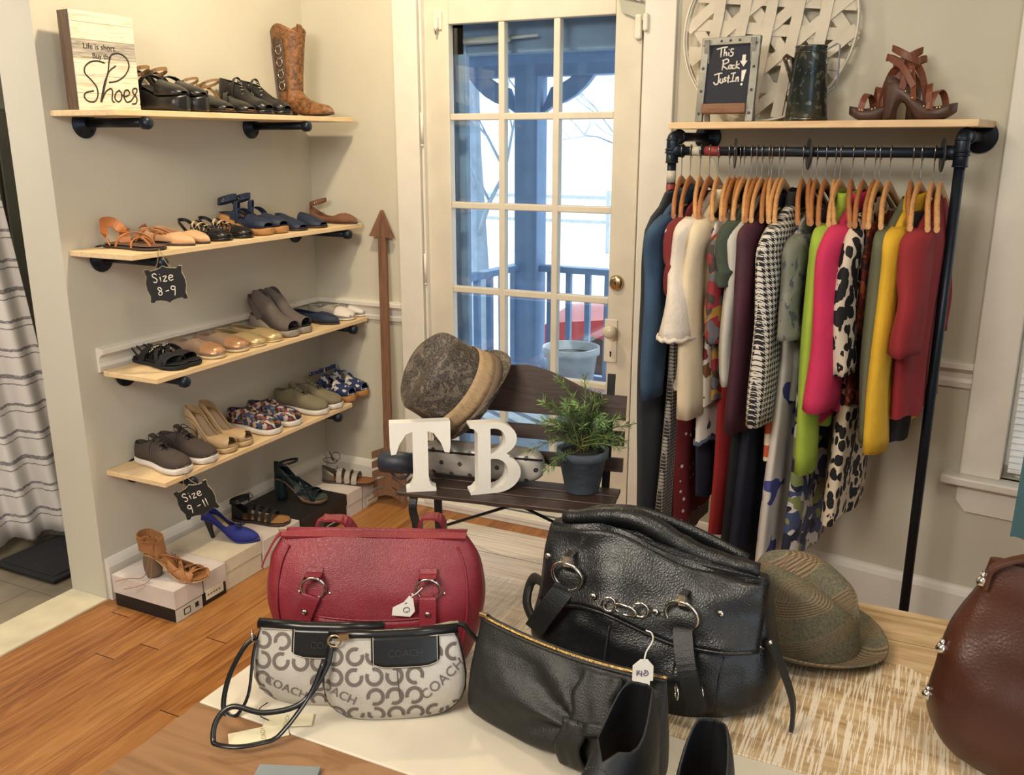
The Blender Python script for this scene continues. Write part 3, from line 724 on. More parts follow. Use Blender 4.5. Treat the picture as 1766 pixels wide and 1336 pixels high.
PUMPOPEN = [(0, .80), (.1, .82), (.3, .9), (.5, .86), (.60, .6), (.66, 0), (1, 0)]
G1 = 'shoes on the topmost shelf'
# ---- topmost shelf
a = shoe('wedge_sandal', 'black wedge sandal beside the wooden sign, leftmost shoe of the topmost shelf', .235, heel=.085, plat=.045, kind='wedge', mats=(BLK, BLK, BLK, BLKM), upper=(.56, .98), uz=[(.5, .05), (.7, .042), (.9, .026), (1, .01)],
         opening=[(.5, 0), (1, 0)], ankle=[(.17, .045, .012, .034, .030, plain('tan_strap', '8a6a44', .5))], backstrap=(.045, .014), straps=[(.42, .05, .016, .3)])
pair(a, 323, 356, S1, 0, .05, L=.235, second='second black wedge sandal of the pair beside the wooden sign')
a = shoe('slingback_sandal', 'black tan-soled sandal with heel strap, left of its pair on the topmost shelf', .24, heel=.05, plat=.004, kind='heel', heelr=(.026, .014), mats=(BLK, DBRN, BLK, TANL), upper=(.58, .97), uz=[(.5, .055), (.7, .042), (.9, .026), (1, .01)],
         opening=[(.5, 0), (1, 0)], backstrap=(.05, .010, plain('tan_strap', '8a6a44', .5)), ankle=[(.2, .058, .009, .036, .030, plain('tan_strap', '8a6a44', .5))], straps=[(.5, .056, .02, -.3)])
pair(a, 400, 438, S1, -.03, .03, L=.24, second='black tan-soled sandal with heel strap, right of its pair on the topmost shelf')
def studs(t, surf, zf, hw, L):
    m = M()
    for k in range(26):
        s = .30 + .3 * ((k * .37) % 1); q = -1 + 2 * ((k * .618) % 1)
        m.ball(surf(s, q * .8, .003), .0022, 6)
    m.build('studs', STUD, t)
a = shoe('studded_heel', 'black studded shoe with cut-out collar, left one of the pair next to the cowboy boot', .23, heel=.06, plat=.012, kind='heel', heelr=(.028, .022), mats=(BLK, BLK, BLK, BLKM), upper=(.0, .97), uz=[(0, .085), (.3, .08), (.5, .065), (.75, .04), (.9, .03), (1, .01)],
         opening=[(0, .6), (.1, .7), (.28, .72), (.4, .45), (.5, 0), (1, 0)], straps=[(.34, .088, .012)], extra=studs)
pair(a, 468, 500, S1, 0, .04, L=.23, second='black studded shoe leaning against the cowboy boot, right one of its pair')
# cowboy boot
def boottex():
    t = NT('tooled_boot_leather'); v = t.map(); n = t.noise(v, 38, 4, 1.5); f = t.vor(v, 55, 'DISTANCE_TO_EDGE')
    c = t.ramp(n, [(.35, '4f3420'), (.5, '7d5433'), (.7, '94683f')]); t.bump(n, .5, .003); return t.done(c, .45)
BT = boottex(); BTD = plain('boot_inlay', '4d3a2d', .4, bs=200, bst=.5)
t = thing('cowboy_boot', 'tooled brown cowboy boot at the right end of the topmost shelf', 'boot', group=G1)
bt = t
m = M()
prof = [(.0, .036, .034, .050), (.05, .040, .036, .052), (.09, .046, .040, .056), (.14, .050, .044, .058), (.20, .056, .048, .060), (.26, .062, .052, .062), (.31, .066, .056, .062)]
def shaft(u, v):
    z = .055 + .30 * u; rx = cr([(0, .048), (.3, .058), (.7, .072), (1, .080)], u); ry = cr([(0, .036), (.4, .044), (1, .056)], u); a = 2 * pi * v; cx0 = cr([(0, .062), (.4, .056), (1, .060)], u)
    dip = .042 * (abs(cos(a)) ** 3) * -1 + .02 if u > .99 else 0
    z += -.040 * abs(cos(a)) ** 1.5 * max(0, (u - .75) / .25) ** 2 + .012 * sin(a * 2) * 0
    return (cx0 + rx * cos(a), ry * sin(a), z)
m.grid(shaft, 24, 32, cv=True); m.build('boot_shaft', BT, t, solid=.004)
NSb = 30
def vamp(u, v):
    s = (1 - cos(pi * u)) / 2; L = .285; hwid = max(0, cr(OUT['point'], s)) * .088 / 2; q = -1 + 2 * v
    h = cr([(0, .075), (.2, .095), (.38, .085), (.5, .062), (.7, .044), (.9, .030), (1, .012)], s); zb_ = cr([(0, .038), (.2, .034), (.5, .010), (1, .012)], s)
    return (s * L, hwid * q, zb_ + (h) * max(0, 1 - abs(q) ** 2.6) ** (1 / 2.6))
m = M(); m.grid(vamp, NSb, 15); m.build('boot_vamp', BT, t, solid=.003)
m = M()
def bsole(u, v):
    s = (1 - cos(pi * u)) / 2; L = .292; hwid = max(0, cr(OUT['point'], s)) * .094 / 2 + .001; a = 2 * pi * v; zb_ = cr([(0, .036), (.2, .032), (.45, .008), (.6, .004), (1, .010)], s)
    return (s * L - .002, hwid * cos(a), zb_ + .004 * sin(a) + .002)
m.grid(bsole, NSb, 10, cv=True); m.build('boot_sole', DBRN, t)
m = M(); m.box((.034, 0, .018), (.062, .052, .036)); m.build('boot_heel', DBRN, t, bevel=.006)
for sg in (1, -1):
    m = M(); m.grid(lambda u, v: (cr([(0, .056), (1, .062)], u) + (v - .5) * .05, sg * (cr([(0, .040), (.4, .047), (1, .0585)], u) + .0022), .10 + .20 * u), 8, 4); m.build('boot_inlay', BTD, t, solid=.001)
    m = M()
    for k in range(4):
        z = .12 + k * .045; y = sg * (.049 + .012 * k / 4)
        m.ring((.060, y, z), .015, .0016, (0, 1, 0), 14, 5); m.tube([(.045, y, z + .02), (.06, y, z + .012), (.075, y, z + .02)], .0014, 5)
    m.build('boot_stitching', STUD, t)
m = M(); m.band([(.126, 0, .30), (.128, 0, .345), (.122, 0, .352), (.118, 0, .31)], .022, .003, (0, 1, 0)); m.build('pull_tab', BT, t)
m = M(); m.band([(-.004, 0, .30), (-.007, 0, .345), (-.001, 0, .352), (.003, 0, .31)], .022, .003, (0, 1, 0)); m.build('pull_tab', BT, t)
put(t, 577, S1, -.12, L=.29, X=.292)
# ---- second shelf
a = shoe('thong_sandal', 'tan flat thong sandal with broad ankle cuff, nearest shoe of the second shelf', .25, heel=.0, kind='flat', sole_t=.010, mats=(TANL, DBRN, DBRN, plain('brown_footbed', '6a4f3e', .6)),
         straps=[(.62, .03, .007, .0), (.50, .045, .008, .4)], extra=lambda t, surf, zf, hw, L: (M().band([(.80 * L, 0, .008), (.76 * L, 0, .022), (.66 * L, 0, .038), (.45 * L, 0, .045)], .007, .003, (0, 1, 0)).build('toe_thong', TANL, t), M().band(curve([(.22 * L, -.032, .01), (.16 * L, -.036, .05), (.08 * L, -.02, .078), (.06 * L, .0, .082), (.08 * L, .02, .078), (.16 * L, .036, .05), (.22 * L, .032, .01)], 24), .034, .003, (-.5, 0, 1)).build('ankle_cuff', plain('cognac_cuff', 'ac6a3b', .45), t)))
put(a, 280, S2, 0, L=.25, X=.275)
a = dup(a, label='tan flat thong sandal behind the nearest one, half hidden by the nude flats'); put(a, 312, S2, .0, L=.25, X=.21); 
a = shoe('pointed_flat', 'nude pointed flat, left one of its pair on the second shelf', .24, .082, 'point', kind='flat', sole_t=.007, mats=(NUDE, DBRN, DBRN, INS), upper=(0, 1), uz=[(0, .062), (.15, .058), (.4, .048), (.6, .040), (.8, .032), (.95, .020), (1, .008)], opening=[(0, .78), (.1, .8), (.3, .88), (.55, .85), (.64, .55), (.70, 0), (1, 0)])
pair(a, 337, 363, S2, 0, .04, L=.24, second='nude pointed flat, right one of its pair on the second shelf')
a = shoe('strappy_sandal', 'black strappy sandal with zebra strap, left one of its pair on the second shelf', .225, .078, kind='flat', sole_t=.012, mats=(BLK, BLK, BLK, BLKM), upper=(.70, .98), uz=[(.5, .04), (.7, .030), (.9, .022), (1, .006)], opening=[(.5, 0), (1, 0)],
         straps=[(.32, .055, .01, 0, ZEB), (.42, .048, .01, 0, ZEB), (.52, .040, .01, 0, ZEB), (.62, .034, .01)], backstrap=(.05, .012))
pair(a, 397, 434, S2, 0, .05, L=.225, second='black strappy sandal with zebra strap, right one of its pair on the second shelf')
a = shoe('wedge_sandal', 'navy strappy wedge sandal with cork sole, left one of its pair on the second shelf', .24, heel=.075, plat=.022, kind='wedge', mats=(NAVY, CORK, CORK, NAVY), upper=(.60, .96), uz=[(.5, .05), (.7, .040), (.9, .028), (1, .01)], opening=[(.5, 0), (1, 0)],
         straps=[(.45, .05, .024, .2), (.34, .06, .02, -.2)], ankle=[(.16, .05, .022, .036, .032)])
pair(a, 468, 494, S2, 0, .05, L=.24, second='navy strappy wedge sandal with cork sole, right one of its pair on the second shelf')
a = shoe('slide_sandal', 'flat navy slide, left one of its pair on the second shelf', .235, kind='flat', sole_t=.009, mats=(NAVY, DBRN, DBRN, LINB), upper=(.50, .96), uz=[(.4, .055), (.6, .046), (.8, .03), (1, .01)], opening=[(.4, 0), (1, 0)], backstrap=(.035, .012))
pair(a, 527, 562, S2, 0, .05, L=.235, second='flat navy slide, right one of its pair on the second shelf')
a = shoe('pointed_flat', 'brown pointed flat with ankle strap at the right end of the second shelf', .245, .08, 'point', kind='flat', sole_t=.008, mats=(BRN, DBRN, DBRN, INS), upper=(0, 1), uz=[(0, .078), (.08, .07), (.3, .046), (.6, .040), (.8, .032), (.95, .018), (1, .006)], opening=[(0, .72), (.1, .84), (.3, .93), (.6, .85), (.68, .5), (.74, 0), (1, 0)], ankle=[(.18, .078, .014, .038, .030)])
put(a, 617, S2, .0, L=.245, X=.285)
# ---- third shelf
def crystal(t, surf, zf, hw, L):
    m = M()
    for k in range(18): m.ball(surf(.46 + .02 * (k % 3), -.8 + 1.6 * k / 17, .010), .0028, 6)
    m.build('crystals', STUD, t)
a = shoe('slingback_sandal', 'black sandal with crystal strap at the near end of the third shelf', .25, .090, kind='flat', sole_t=.016, mats=(BLKM, BLKM, BLK, BLKM), straps=[(.44, .05, .022, .35), (.50, .046, .02, -.35), (.70, .03, .03)], backstrap=(.04, .007), upper=(.66, .84), uz=[(.5, .04), (.7, .032), (.9, .026)], opening=[(.5, 0), (1, 0)], extra=crystal)
pair(a, 318, 343, S3, -.1, .1, L=.25, second='black sandal with crystal strap beside the glittery slip-ons', X=.268)
a = shoe('slip_on_loafer', 'glittery rose slip-on with metallic toe, left one of its pair on the third shelf', .235, .084, kind='flat', sole_t=.012, mats=(GLIT, CREAM, CREAM, INS), upper=(0, 1), uz=LOW, opening=[(0, .76), (.1, .8), (.3, .82), (.42, .5), (.48, 0), (1, 0)],
         extra=lambda t, surf, zf, hw, L: M().grid(lambda u, v: surf(.70 + .29 * u, (v * 2 - 1) * .98, .0032), 9, 13).build('toe_cap', ROSE, t))
pair(a, 385, 426, S3, 0, .04, L=.235, second='rose gold slip-on, right one of the glittery pair on the third shelf')
a = shoe('ballet_flat', 'crinkled gold flat, left one of its pair on the third shelf', .235, .082, kind='flat', sole_t=.008, mats=(GOLD, CREAM, CREAM, GREYS), upper=(0, 1), uz=LOW, opening=[(0, .76), (.1, .8), (.3, .85), (.5, .80), (.58, .5), (.64, 0), (1, 0)])
pair(a, 455, 485, S3, 0, .05, L=.235, second='crinkled gold flat, right one of its pair on the third shelf')
a = shoe('peep_toe_bootie', 'grey suede peep-toe wedge bootie, left one of its pair on the third shelf', .225, .088, heel=.075, plat=.022, kind='wedge', mats=(GREYS, plain('pale_wedge', '8c8378', .7), GREYS, BLKM), upper=(.12, .93), uz=[(0, .10), (.25, .115), (.4, .10), (.6, .062), (.8, .040), (.93, .034)],
         opening=[(0, .6), (.2, .55), (.36, .40), (.42, 0), (1, 0)], backstrap=(.06, .03))
pair(a, 513, 535, S3, 0, .05, L=.225, second='grey suede peep-toe wedge bootie, right one of its pair on the third shelf')
a = shoe('pointed_flat', 'navy pointed flat beside the grey booties on the third shelf', .24, .082, 'point', kind='flat', sole_t=.007, mats=(NAVY, DBRN, DBRN, NAVY), upper=(0, 1), uz=LOW, opening=[(0, .76), (.1, .8), (.3, .85), (.5, .80), (.58, .5), (.64, 0), (1, 0)])
put(a, 586, S3, .0, L=.24, X=.272)
def bow(t, surf, zf, hw, L):
    m = M(); c = surf(.62, 0, .004)
    for sg in (1, -1): m.tube(curve([c, c + Vector((.004, sg * .012, .006)), c + Vector((-.002, sg * .018, .002)), c], 10), .0016, 5)
    m.build('bow', CREAM, t)
a = shoe('espadrille_flat', 'silver and white flat with bow, left of the last pair on the third shelf', .235, .08, kind='flat', sole_t=.010, mats=(SILV, WHITES, WHITES, INS), upper=(0, 1), uz=LOW, opening=[(0, .76), (.1, .8), (.3, .85), (.42, .60), (.50, 0), (1, 0)],
         extra=lambda t, surf, zf, hw, L: (bow(t, surf, zf, hw, L), M().grid(lambda u, v: surf(.66 + .33 * u, (v * 2 - 1) * .98, .003), 9, 13).build('toe_cap', WHITES, t)))
pair(a, 611, 634, S3, 0, .04, L=.235, second='silver and white flat with small bow at the right end of the third shelf')
# ---- fourth shelf
def sneaker(name, lab, mu, lace, mi=PAIS, L=.262, W=.094, cap=None, slip=False, hi=.062):
    uzz = [(0, hi), (.12, hi), (.3, hi + .010), (.45, .070), (.6, .052), (.75, .040), (.9, .030), (1, .012)]
    def ex(t, surf, zf, hw, L_):
        if not slip:
            m = M()
            for sg in (1, -1):
                for k in range(4): m.ring(surf(.42 + k * .06, sg * .42, .003), .0026, .0007, (0, 0, 1), 10, 4)
            m.build('eyelets', STUD, t)
    return shoe(name, lab, L, W, kind='flat', sole_t=.026, mats=(mu, WHITES, WHITES, mi), upper=(0, 1), uz=uzz, opening=[(0, .66), (.1, .72), (.25, .72), (.36, .5), (.42, .28 if not slip else 0), (.6, .14 if not slip else 0), (.66, 0), (1, 0)], laces=None if slip else (.42, .60, 4, lace), solewide=1.06, extra=ex)
BLACE = plain('black_lace', '1a1716', .8)
a = sneaker('canvas_sneaker', 'dark taupe canvas sneaker with white sole at the near end of the lowest shelf', TAUPE, BLACE)
pair(a, 323, 369, S4, -.12, -.05, L=.262, X=.285, second='dark taupe canvas sneaker beside the beige peep-toe pumps')
a = shoe('peep_toe_pump', 'beige peep-toe platform pump, left one of its pair on the lowest shelf', .225, .080, heel=.112, plat=.018, kind='heel', heelr=(.028, .006), mats=(BEIGE, BEIGE, BEIGE, plain('pump_lining', 'a58f74', .6)), upper=(0, .965), uz=[(0, .055), (.15, .050), (.4, .036), (.6, .036), (.8, .036), (.93, .034), (1, .03)],
         opening=[(0, .74), (.1, .8), (.3, .9), (.55, .85), (.64, .45), (.68, 0), (.9, 0), (.93, .25), (.965, .62)], sole_t=.005)
pair(a, 405, 433, S4, -.02, .05, L=.225, X=.275, second='beige peep-toe platform pump, right one of its pair on the lowest shelf')
a = sneaker('slip_on_sneaker', 'floral print slip-on sneaker, left one of its pair on the lowest shelf', FLOR, BLACE, mi=BLKM, slip=True, L=.25)
pair(a, 482, 517, S4, 0, .04, L=.25, X=.28, second='floral print slip-on sneaker, right one of its pair on the lowest shelf')
a = sneaker('suede_sneaker', 'olive suede sneaker with white sole, left one of its pair on the lowest shelf', OLIVE, plain('olive_lace', '5c5746', .8), mi=GREYS, L=.262, hi=.07)
pair(a, 564, 589, S4, .02, .06, L=.262, X=.285, second='olive suede sneaker with white sole, right one of its pair on the lowest shelf')
a = shoe('wedge_sandal', 'blue and white print wedge sandal, left of the last pair on the lowest shelf', .235, .084, heel=.055, plat=.024, kind='wedge', mats=(BLUEF, CORK, CORK, BLUEF), upper=(.58, .95), uz=[(.5, .06), (.7, .045), (.9, .03)], opening=[(.5, 0), (1, 0)], straps=[(.44, .065, .026, .3), (.36, .06, .02, -.3)], ankle=[(.16, .055, .016, .036, .032)])
pair(a, 612, 634, S4, 0, .05, L=.235, X=.275, second='blue and white print wedge sandal at the right end of the lowest shelf')

# ---- shoeboxes along the wall
WBX = plain('white_card', 'cfc6c2', .6); CBX = plain('cream_card', 'd2c9b4', .6); KBX = plain('black_card', '1c1b1d', .5); STK = plain('sticker_paper', 'c8c6bb', .6); BIRD = plain('silver_print', 'c8c5c0', .4)
BXS = []
def sbox(lab, x0, x1, y0, y1, h, lidmat, bodmat, lid=.055, seamy=None, name='shoebox'):
    t = thing(name, lab, 'shoebox', (x0, y0, 0), group='shoeboxes on the floor along the left wall')
    L, W = x1 - x0, y1 - y0
    m = M(); m.box((L / 2, W / 2, (h - .004) / 2), (L - .006, W - .006, h - .004)); m.build('box_body', bodmat, t, bevel=.001)
    m = M(); m.box((L / 2, W / 2, h - lid / 2), (L, W, lid)); m.build('box_lid', lidmat, t, bevel=.0012)
    if seamy:
        m = M(); m.box((L + .0003, seamy, h - lid / 2), (.0012, .0025, lid)); m.box((L - .0027, seamy, (h - lid) / 2), (.001, .0025, h - lid)); m.build('seam', KBX, t)
    return t
ya = [y_at(p, .345, 0, -1.6, .2) for p in (307, 394, 459, 522, 599, 652)]
ya[0] = -1.292
hb = .118
b1 = sbox('white lidded shoebox with black base, nearest of the row on the floor', .055, .345, ya[0], ya[1] - .003, hb, WBX, KBX, .068, (y_at(350, .345, .08, -1.6, .2) - ya[0]))
b2 = sbox('plain cream shoebox under the blue pump', .045, .335, ya[1], ya[2] - .003, hb, CBX, CBX, .05)
b3 = sbox('white shoebox under the black lace-up sandal', .040, .340, ya[2], ya[3] - .003, .115, WBX, WBX, .06, (ya[3] - ya[2]) * .55)
b4 = sbox('black shoebox under the dark heeled shoe', .035, .350, ya[3], ya[4] - .003, .118, KBX, KBX, .05)
b5 = sbox('white shoebox at the far end of the floor row, near the corner', .040, .345, ya[4], min(ya[5], -.03), .112, WBX, WBX, .055, (ya[5] - ya[4]) * .5)
ox = .345 - .055 - .0025
m = M(); sm_ = y_at(350, .345, .03, -1.6, .2) - ya[0]
m.box((ox, sm_ * .5, .024), (.0012, sm_ * .98, .046)); m.build('end_label', STK, b1)
m = M(); m.box((ox + .0008, sm_ * .42, .024), (.001, .030, .024)); m.box((ox + .0014, sm_ * .42, .024), (.001, .022, .017), 1); m.build('label_print', [KBX, STK], b1)
m = M(); m.box((ox + .0008, sm_ * .78, .026), (.001, .022, .026)); m.box((ox + .0014, sm_ * .78, .026), (.001, .016, .018), 1); m.build('label_print', [STK, KBX], b1)
for bb, yy, zz, rr in ((b1, sm_ + .055, .038, .12), (b5, (ya[5] - ya[4]) * .8, .030, .1)):
    tt = thing('price_card', 'cream price card stuck on the front of the nearest shoebox' if bb is b1 else 'cream price card stuck on the farthest shoebox', 'price tag', (bb.location.x + (.2925 if bb is b1 else .3075), bb.location.y + yy, zz))
    m = M(); m.box((0, 0, 0), (.002, .085, .034)); m.build('card', CBX, tt, bevel=.0005)
    m = M()
    for q in range(5): m.box((.0013, -.03 + q * .013, 0), (.0006, .008, .006))
    m.build('print', plain('ink_grey', '6a655c', .7), tt)
# bird mark and letters on the black box
m = M(); tw = Matrix.Translation((.3155, (ya[4] - ya[3]) * .66, .055)) @ Matrix.Rotation(pi / 2, 4, 'Z') @ Matrix.Rotation(pi / 2, 4, 'X')
m.add([(-.018, 0, 0), (-.006, .004, 0), (0, .012, 0), (.006, .006, 0), (.018, .003, 0), (.006, -.002, 0), (.001, -.008, 0), (-.005, -.002, 0)], [(0, 1, 2, 3, 4, 5, 6, 7)], T=tw); m.build('bird_mark', BIRD, b4)
m = M(); 
for q in range(9): m.box((-.045 + q * .010, -.028, 0), (.0065, .006, .0006), T=tw)
m.build('printed_line', BIRD, b4)
m = M(); m.box((.296, .05, .03), (.0012, .05, .022)); m.box((.2965, .085, .03), (.0014, .014, .02), 1); m.build('end_label', [STK, KBX], b5)

def hz(root, toe, heel, z, dz=0):
    """toe and heel photo points on a box top at height z"""
    A = hit(toe[0], toe[1], 'z', z); B = hit(heel[0], heel[1], 'z', z)
    d = (A - B); a = math.atan2(d.y, d.x); L = {'l': .245}['l']
    root.location = (A.x - cos(a) * root['Lx'], A.y - sin(a) * root['Lx'], z + .0005); root.rotation_euler = (0, 0, a); del root['Lx']
COG = plain('cognac_suede', '9a6b43', .7, bs=150, bst=.3)
def bowtan(t, surf, zf, hw, L):
    z0 = zf(.05)
    m = M(); m.band(curve([(.13 * L, -.033, z0 + .036), (.0, -.030, z0 + .044), (-.010, 0, z0 + .048), (.0, .030, z0 + .044), (.13 * L, .033, z0 + .036), (.26 * L, .028, z0 + .028), (.30 * L, 0, z0 + .024), (.26 * L, -.028, z0 + .028)], 32, True), .052, .003, (-.15, 0, 1), closed=True); m.build('ankle_cuff', COG, t)
    m = M(); m.grid(lambda u, v: (.002 + .05 * u, (v - .5) * .062 * (1 - .3 * u), z0 + .002 + .040 * (1 - u) * 1.0), 6, 8); m.build('heel_counter', COG, t, solid=.002)
    c = Vector((.06, -.036, z0 + .058)); m = M()
    for sg in (1, -1): m.band(curve([c, c + Vector((sg * .022, -.010, .018)), c + Vector((sg * .032, -.012, .0)), c + Vector((sg * .012, -.006, -.006)), c], 14), .014, .002, (0, -.5, 1))
    m.build('bow', COG, t)
    m = M(); m.tube(curve([c, c + Vector((-.01, -.02, -.06)), c + Vector((-.03, -.03, -.12)), (-.045, -.05, .004), (-.075, -.075, .002)], 20), .0013, 5)
    m.tube(curve([c, c + Vector((.00, -.02, -.07)), c + Vector((-.006, -.03, -.125)), (.03, -.085, .004), (-.012, -.12, .003)], 20), .0013, 5); m.build('lace_ends', COG, t)
    m = M()
    for k in range(5):
        s = .42 + k * .075; m.tube([(s * L, -hw(s) * .5, zf(s) + .04), ((s + .06) * L, hw(s) * .5, zf(s) + .034)], .0014, 5); m.tube([(s * L, hw(s) * .5, zf(s) + .04), ((s + .06) * L, -hw(s) * .5, zf(s) + .034)], .0014, 5)
    m.build('laces', BRN, t)
a = shoe('lace_up_heel', 'cognac suede lace-up sandal with block heel on the nearest shoebox', .225, .084, heel=.088, plat=.004, kind='heel', heelr=(.030, .024), mats=(COG, plain('tan_sole', 'a98a62', .6), plain('grey_brown_heel', '6d5a48', .8), plain('cognac_footbed', '98683f', .55)),
         straps=[(.50, .045, .014, .5), (.58, .040, .014, -.4), (.66, .036, .016, .4), (.78, .030, .015, -.1), (.84, .028, .014, .3)], upper=(.44, .86), uz=[(.4, .045), (.6, .04), (.9, .028)], opening=[(.4, .72), (.6, .66), (.86, .7)], extra=bowtan)
a['Lx'] = .225; hz(a, (357, 1000), (262, 991), hb)
def bluebow(t, surf, zf, hw, L):
    m = M(); c = surf(.66, 0, .006)
    m.ball(c, .008, 10, sc=(1, 1.6, .6))
    for sg in (1, -1): m.tube(curve([c, c + Vector((.0, sg * .022, .006)), c + Vector((.012, sg * .016, .001)), c], 10), .0028, 6)
    m.build('bow', plain('dark_blue_bow', '131736', .6), t)
    m = M(); m.grid(lambda u, v: surf(.60 + .02 * u, (v * 2 - 1) * .96, .004 + .004 * sin(pi * u)), 4, 13); m.build('vamp_band', BLUE, t)
a = shoe('high_heel_pump', 'royal blue suede pump with dark bow on the cream shoebox', .23, .08, 'point', heel=.082, plat=.002, kind='heel', heelr=(.024, .006), mats=(BLUE, BLUE, plain('black_heel', '121218', .3), plain('gold_lining', 'b3a67e', .5)), upper=(0, 1), uz=[(0, .06), (.12, .055), (.35, .045), (.6, .046), (.8, .036), (.95, .022), (1, .008)],
         opening=[(0, .72), (.1, .8), (.3, .88), (.48, .82), (.54, .4), (.58, 0), (1, 0)], extra=bluebow)
a['Lx'] = .23; hz(a, (449, 933), (345, 925), hb)
def tie(t, surf, zf, hw, L):
    m = M(); z0 = zf(.2)
    for sg in (1, -1): m.tube(curve([(.30 * L, 0, z0 + .075), (.27 * L, sg * .02, z0 + .098), (.36 * L, sg * .012, z0 + .085), (.30 * L, 0, z0 + .075), (.42 * L, sg * .03, z0 + .055)], 16), .0016, 5)
    for k in range(4):
        s = .36 + k * .10; m.tube([(s * L, -.010, zf(s) + .052 - k * .005), ((s + .09) * L, .010, zf(s) + .046 - k * .006)], .0015, 5); m.tube([(s * L, .010, zf(s) + .052 - k * .005), ((s + .09) * L, -.010, zf(s) + .046 - k * .006)], .0015, 5)
    m.build('laces', BLACE, t)
a = shoe('gladiator_sandal', 'black lace-up sandal with tan sole on the white shoebox', .245, .086, kind='flat', heel=0, sole_t=.012, mats=(BLKM, DBRN, DBRN, plain('tan_footbed', '9c7247', .6)), straps=[(.36, .058, .016), (.48, .052, .016), (.60, .044, .016), (.72, .034, .018)], ankle=[(.15, .075, .016, .040, .032)], upper=(0, .24), uz=[(0, .072), (.24, .045)], opening=[(0, .5), (.24, .8)], extra=tie)
a['Lx'] = .245; hz(a, (500, 903), (388, 893), .115)
a = shoe('strappy_pump', 'dark teal cut-out pump with block heel on the black shoebox', .23, .082, heel=.098, plat=.012, kind='heel', heelr=(.028, .020), mats=(DGRN, plain('brown_platform', '5f4736', .5), DGRN, plain('teal_lining', '3d4a46', .6)), upper=(.0, .42), uz=[(0, .075), (.2, .060), (.42, .045)], opening=[(0, .6), (.12, .72), (.25, .82), (.42, .88)],
         straps=[(.46, .050, .014, .5), (.55, .045, .014, -.5), (.66, .038, .02, .3), (.80, .030, .020, 0)], ankle=[(.27, .078, .010, .046, .034)], sole_t=.008)
a['Lx'] = .23; hz(a, (564, 866), (478, 858), .118)
def sil(t, surf, zf, hw, L):
    m = M()
    for k in range(4):
        s = .26 + k * .12; m.tube([(s * L, -.018, zf(s) + .055 - k * .007), ((s + .11) * L, .018, zf(s) + .046 - k * .007)], .0016, 5); m.tube([(s * L, .018, zf(s) + .055 - k * .007), ((s + .11) * L, -.018, zf(s) + .046 - k * .007)], .0016, 5)
    z0 = .012
    m.ring((.17 * L, 0, z0 + .085), .03, .0016, (0.2, 0, 1), 20, 5)
    m.ring((.20 * L, 0, z0 + .105), .022, .0015, (1, .4, .5), 18, 5); m.ring((.26 * L, .01, z0 + .100), .020, .0015, (.6, -.7, .2), 18, 5); m.build('laces', BLACE, t)
a = shoe('gladiator_sandal', 'silver lace-up flat sandal on the farthest shoebox', .24, .086, kind='flat', sole_t=.010, mats=(SNK, DBRN, DBRN, plain('rust_footbed', '8a5a38', .6)), straps=[(.36, .055, .024, 0, SILV), (.52, .05, .024, 0, SILV), (.66, .042, .024, 0, SILV)], upper=(0, .26), uz=[(0, .068), (.26, .045)], opening=[(0, .5), (.26, .8)], extra=sil)
a['Lx'] = .24; hz(a, (646, 834), (551, 828), .112)

# ---- signs on the left side
LINEBLK = plain('sign_ink', '2a2522', .8); CHALK = plain('chalk_white', 'e3dfd8', .9); SLATE = plain('chalkboard_black', '17181a', .75, bs=40, bst=.1); TWINE = plain('jute_twine', 'a08a62', .9)
def plankmat():
    t = NT('whitewashed_plank'); v = t.map(); x, y, z = t.sep(v)[:3]
    n = t.noise(t.map((1.2, 1, 14)), 8, 5, 1); c = t.ramp(n, [(.3, 'b5aa97'), (.5, 'd9d0be'), (.75, 'e0d9c9')])
    g = t.ramp(t.noise(t.map((1.5, 1, 22)), 9, 5, 1), [(.3, '77716a'), (.55, 'aaa49a'), (.8, 'c9c2b4')])
    mk = t.math('MULTIPLY', t.math('GREATER_THAN', z, .150), t.math('LESS_THAN', z, .205))
    c = t.mix(mk, c, g)
    e = t.math('LESS_THAN', t.math('FRACT', t.math('DIVIDE', t.math('ADD', z, .003), .0512)), .03); c = t.mix(e, c, '8d8474')
    return t.done(c, .7)
yl = y_at(185, .10, S1); yr = y_at(228, .10, S1)
pA = Vector((.045, -1.235, S1)); SGW = .225; SGH = .285
t = thing('wooden_sign', 'whitewashed wooden block sign lettered Shoes, on the topmost shelf', 'sign', (.125, y_at(139, .125, S1 + .01) + .1125, S1 + .0005), radians(87))
sg = t
m = M(); m.box((0, .0275, SGH / 2), (SGW, .052, SGH)); m.build('sign_block', wood('brown_block_edge', '4d3828', '66503c', 'z'), t, bevel=.001)
m = M(); m.box((0, .0005, SGH / 2), (SGW, .003, SGH)); m.build('sign_face', plankmat(), t)
RX = Matrix.Rotation(pi / 2, 4, 'X')
textmesh('lettering', 'Life is short', .024, LINEBLK, t, Matrix.Translation((-.020, -.0015, .178)) @ RX, .0004)
textmesh('lettering', 'Buy the', .022, LINEBLK, t, Matrix.Translation((-.014, -.0015, .152)) @ RX, .0004)
k = .001
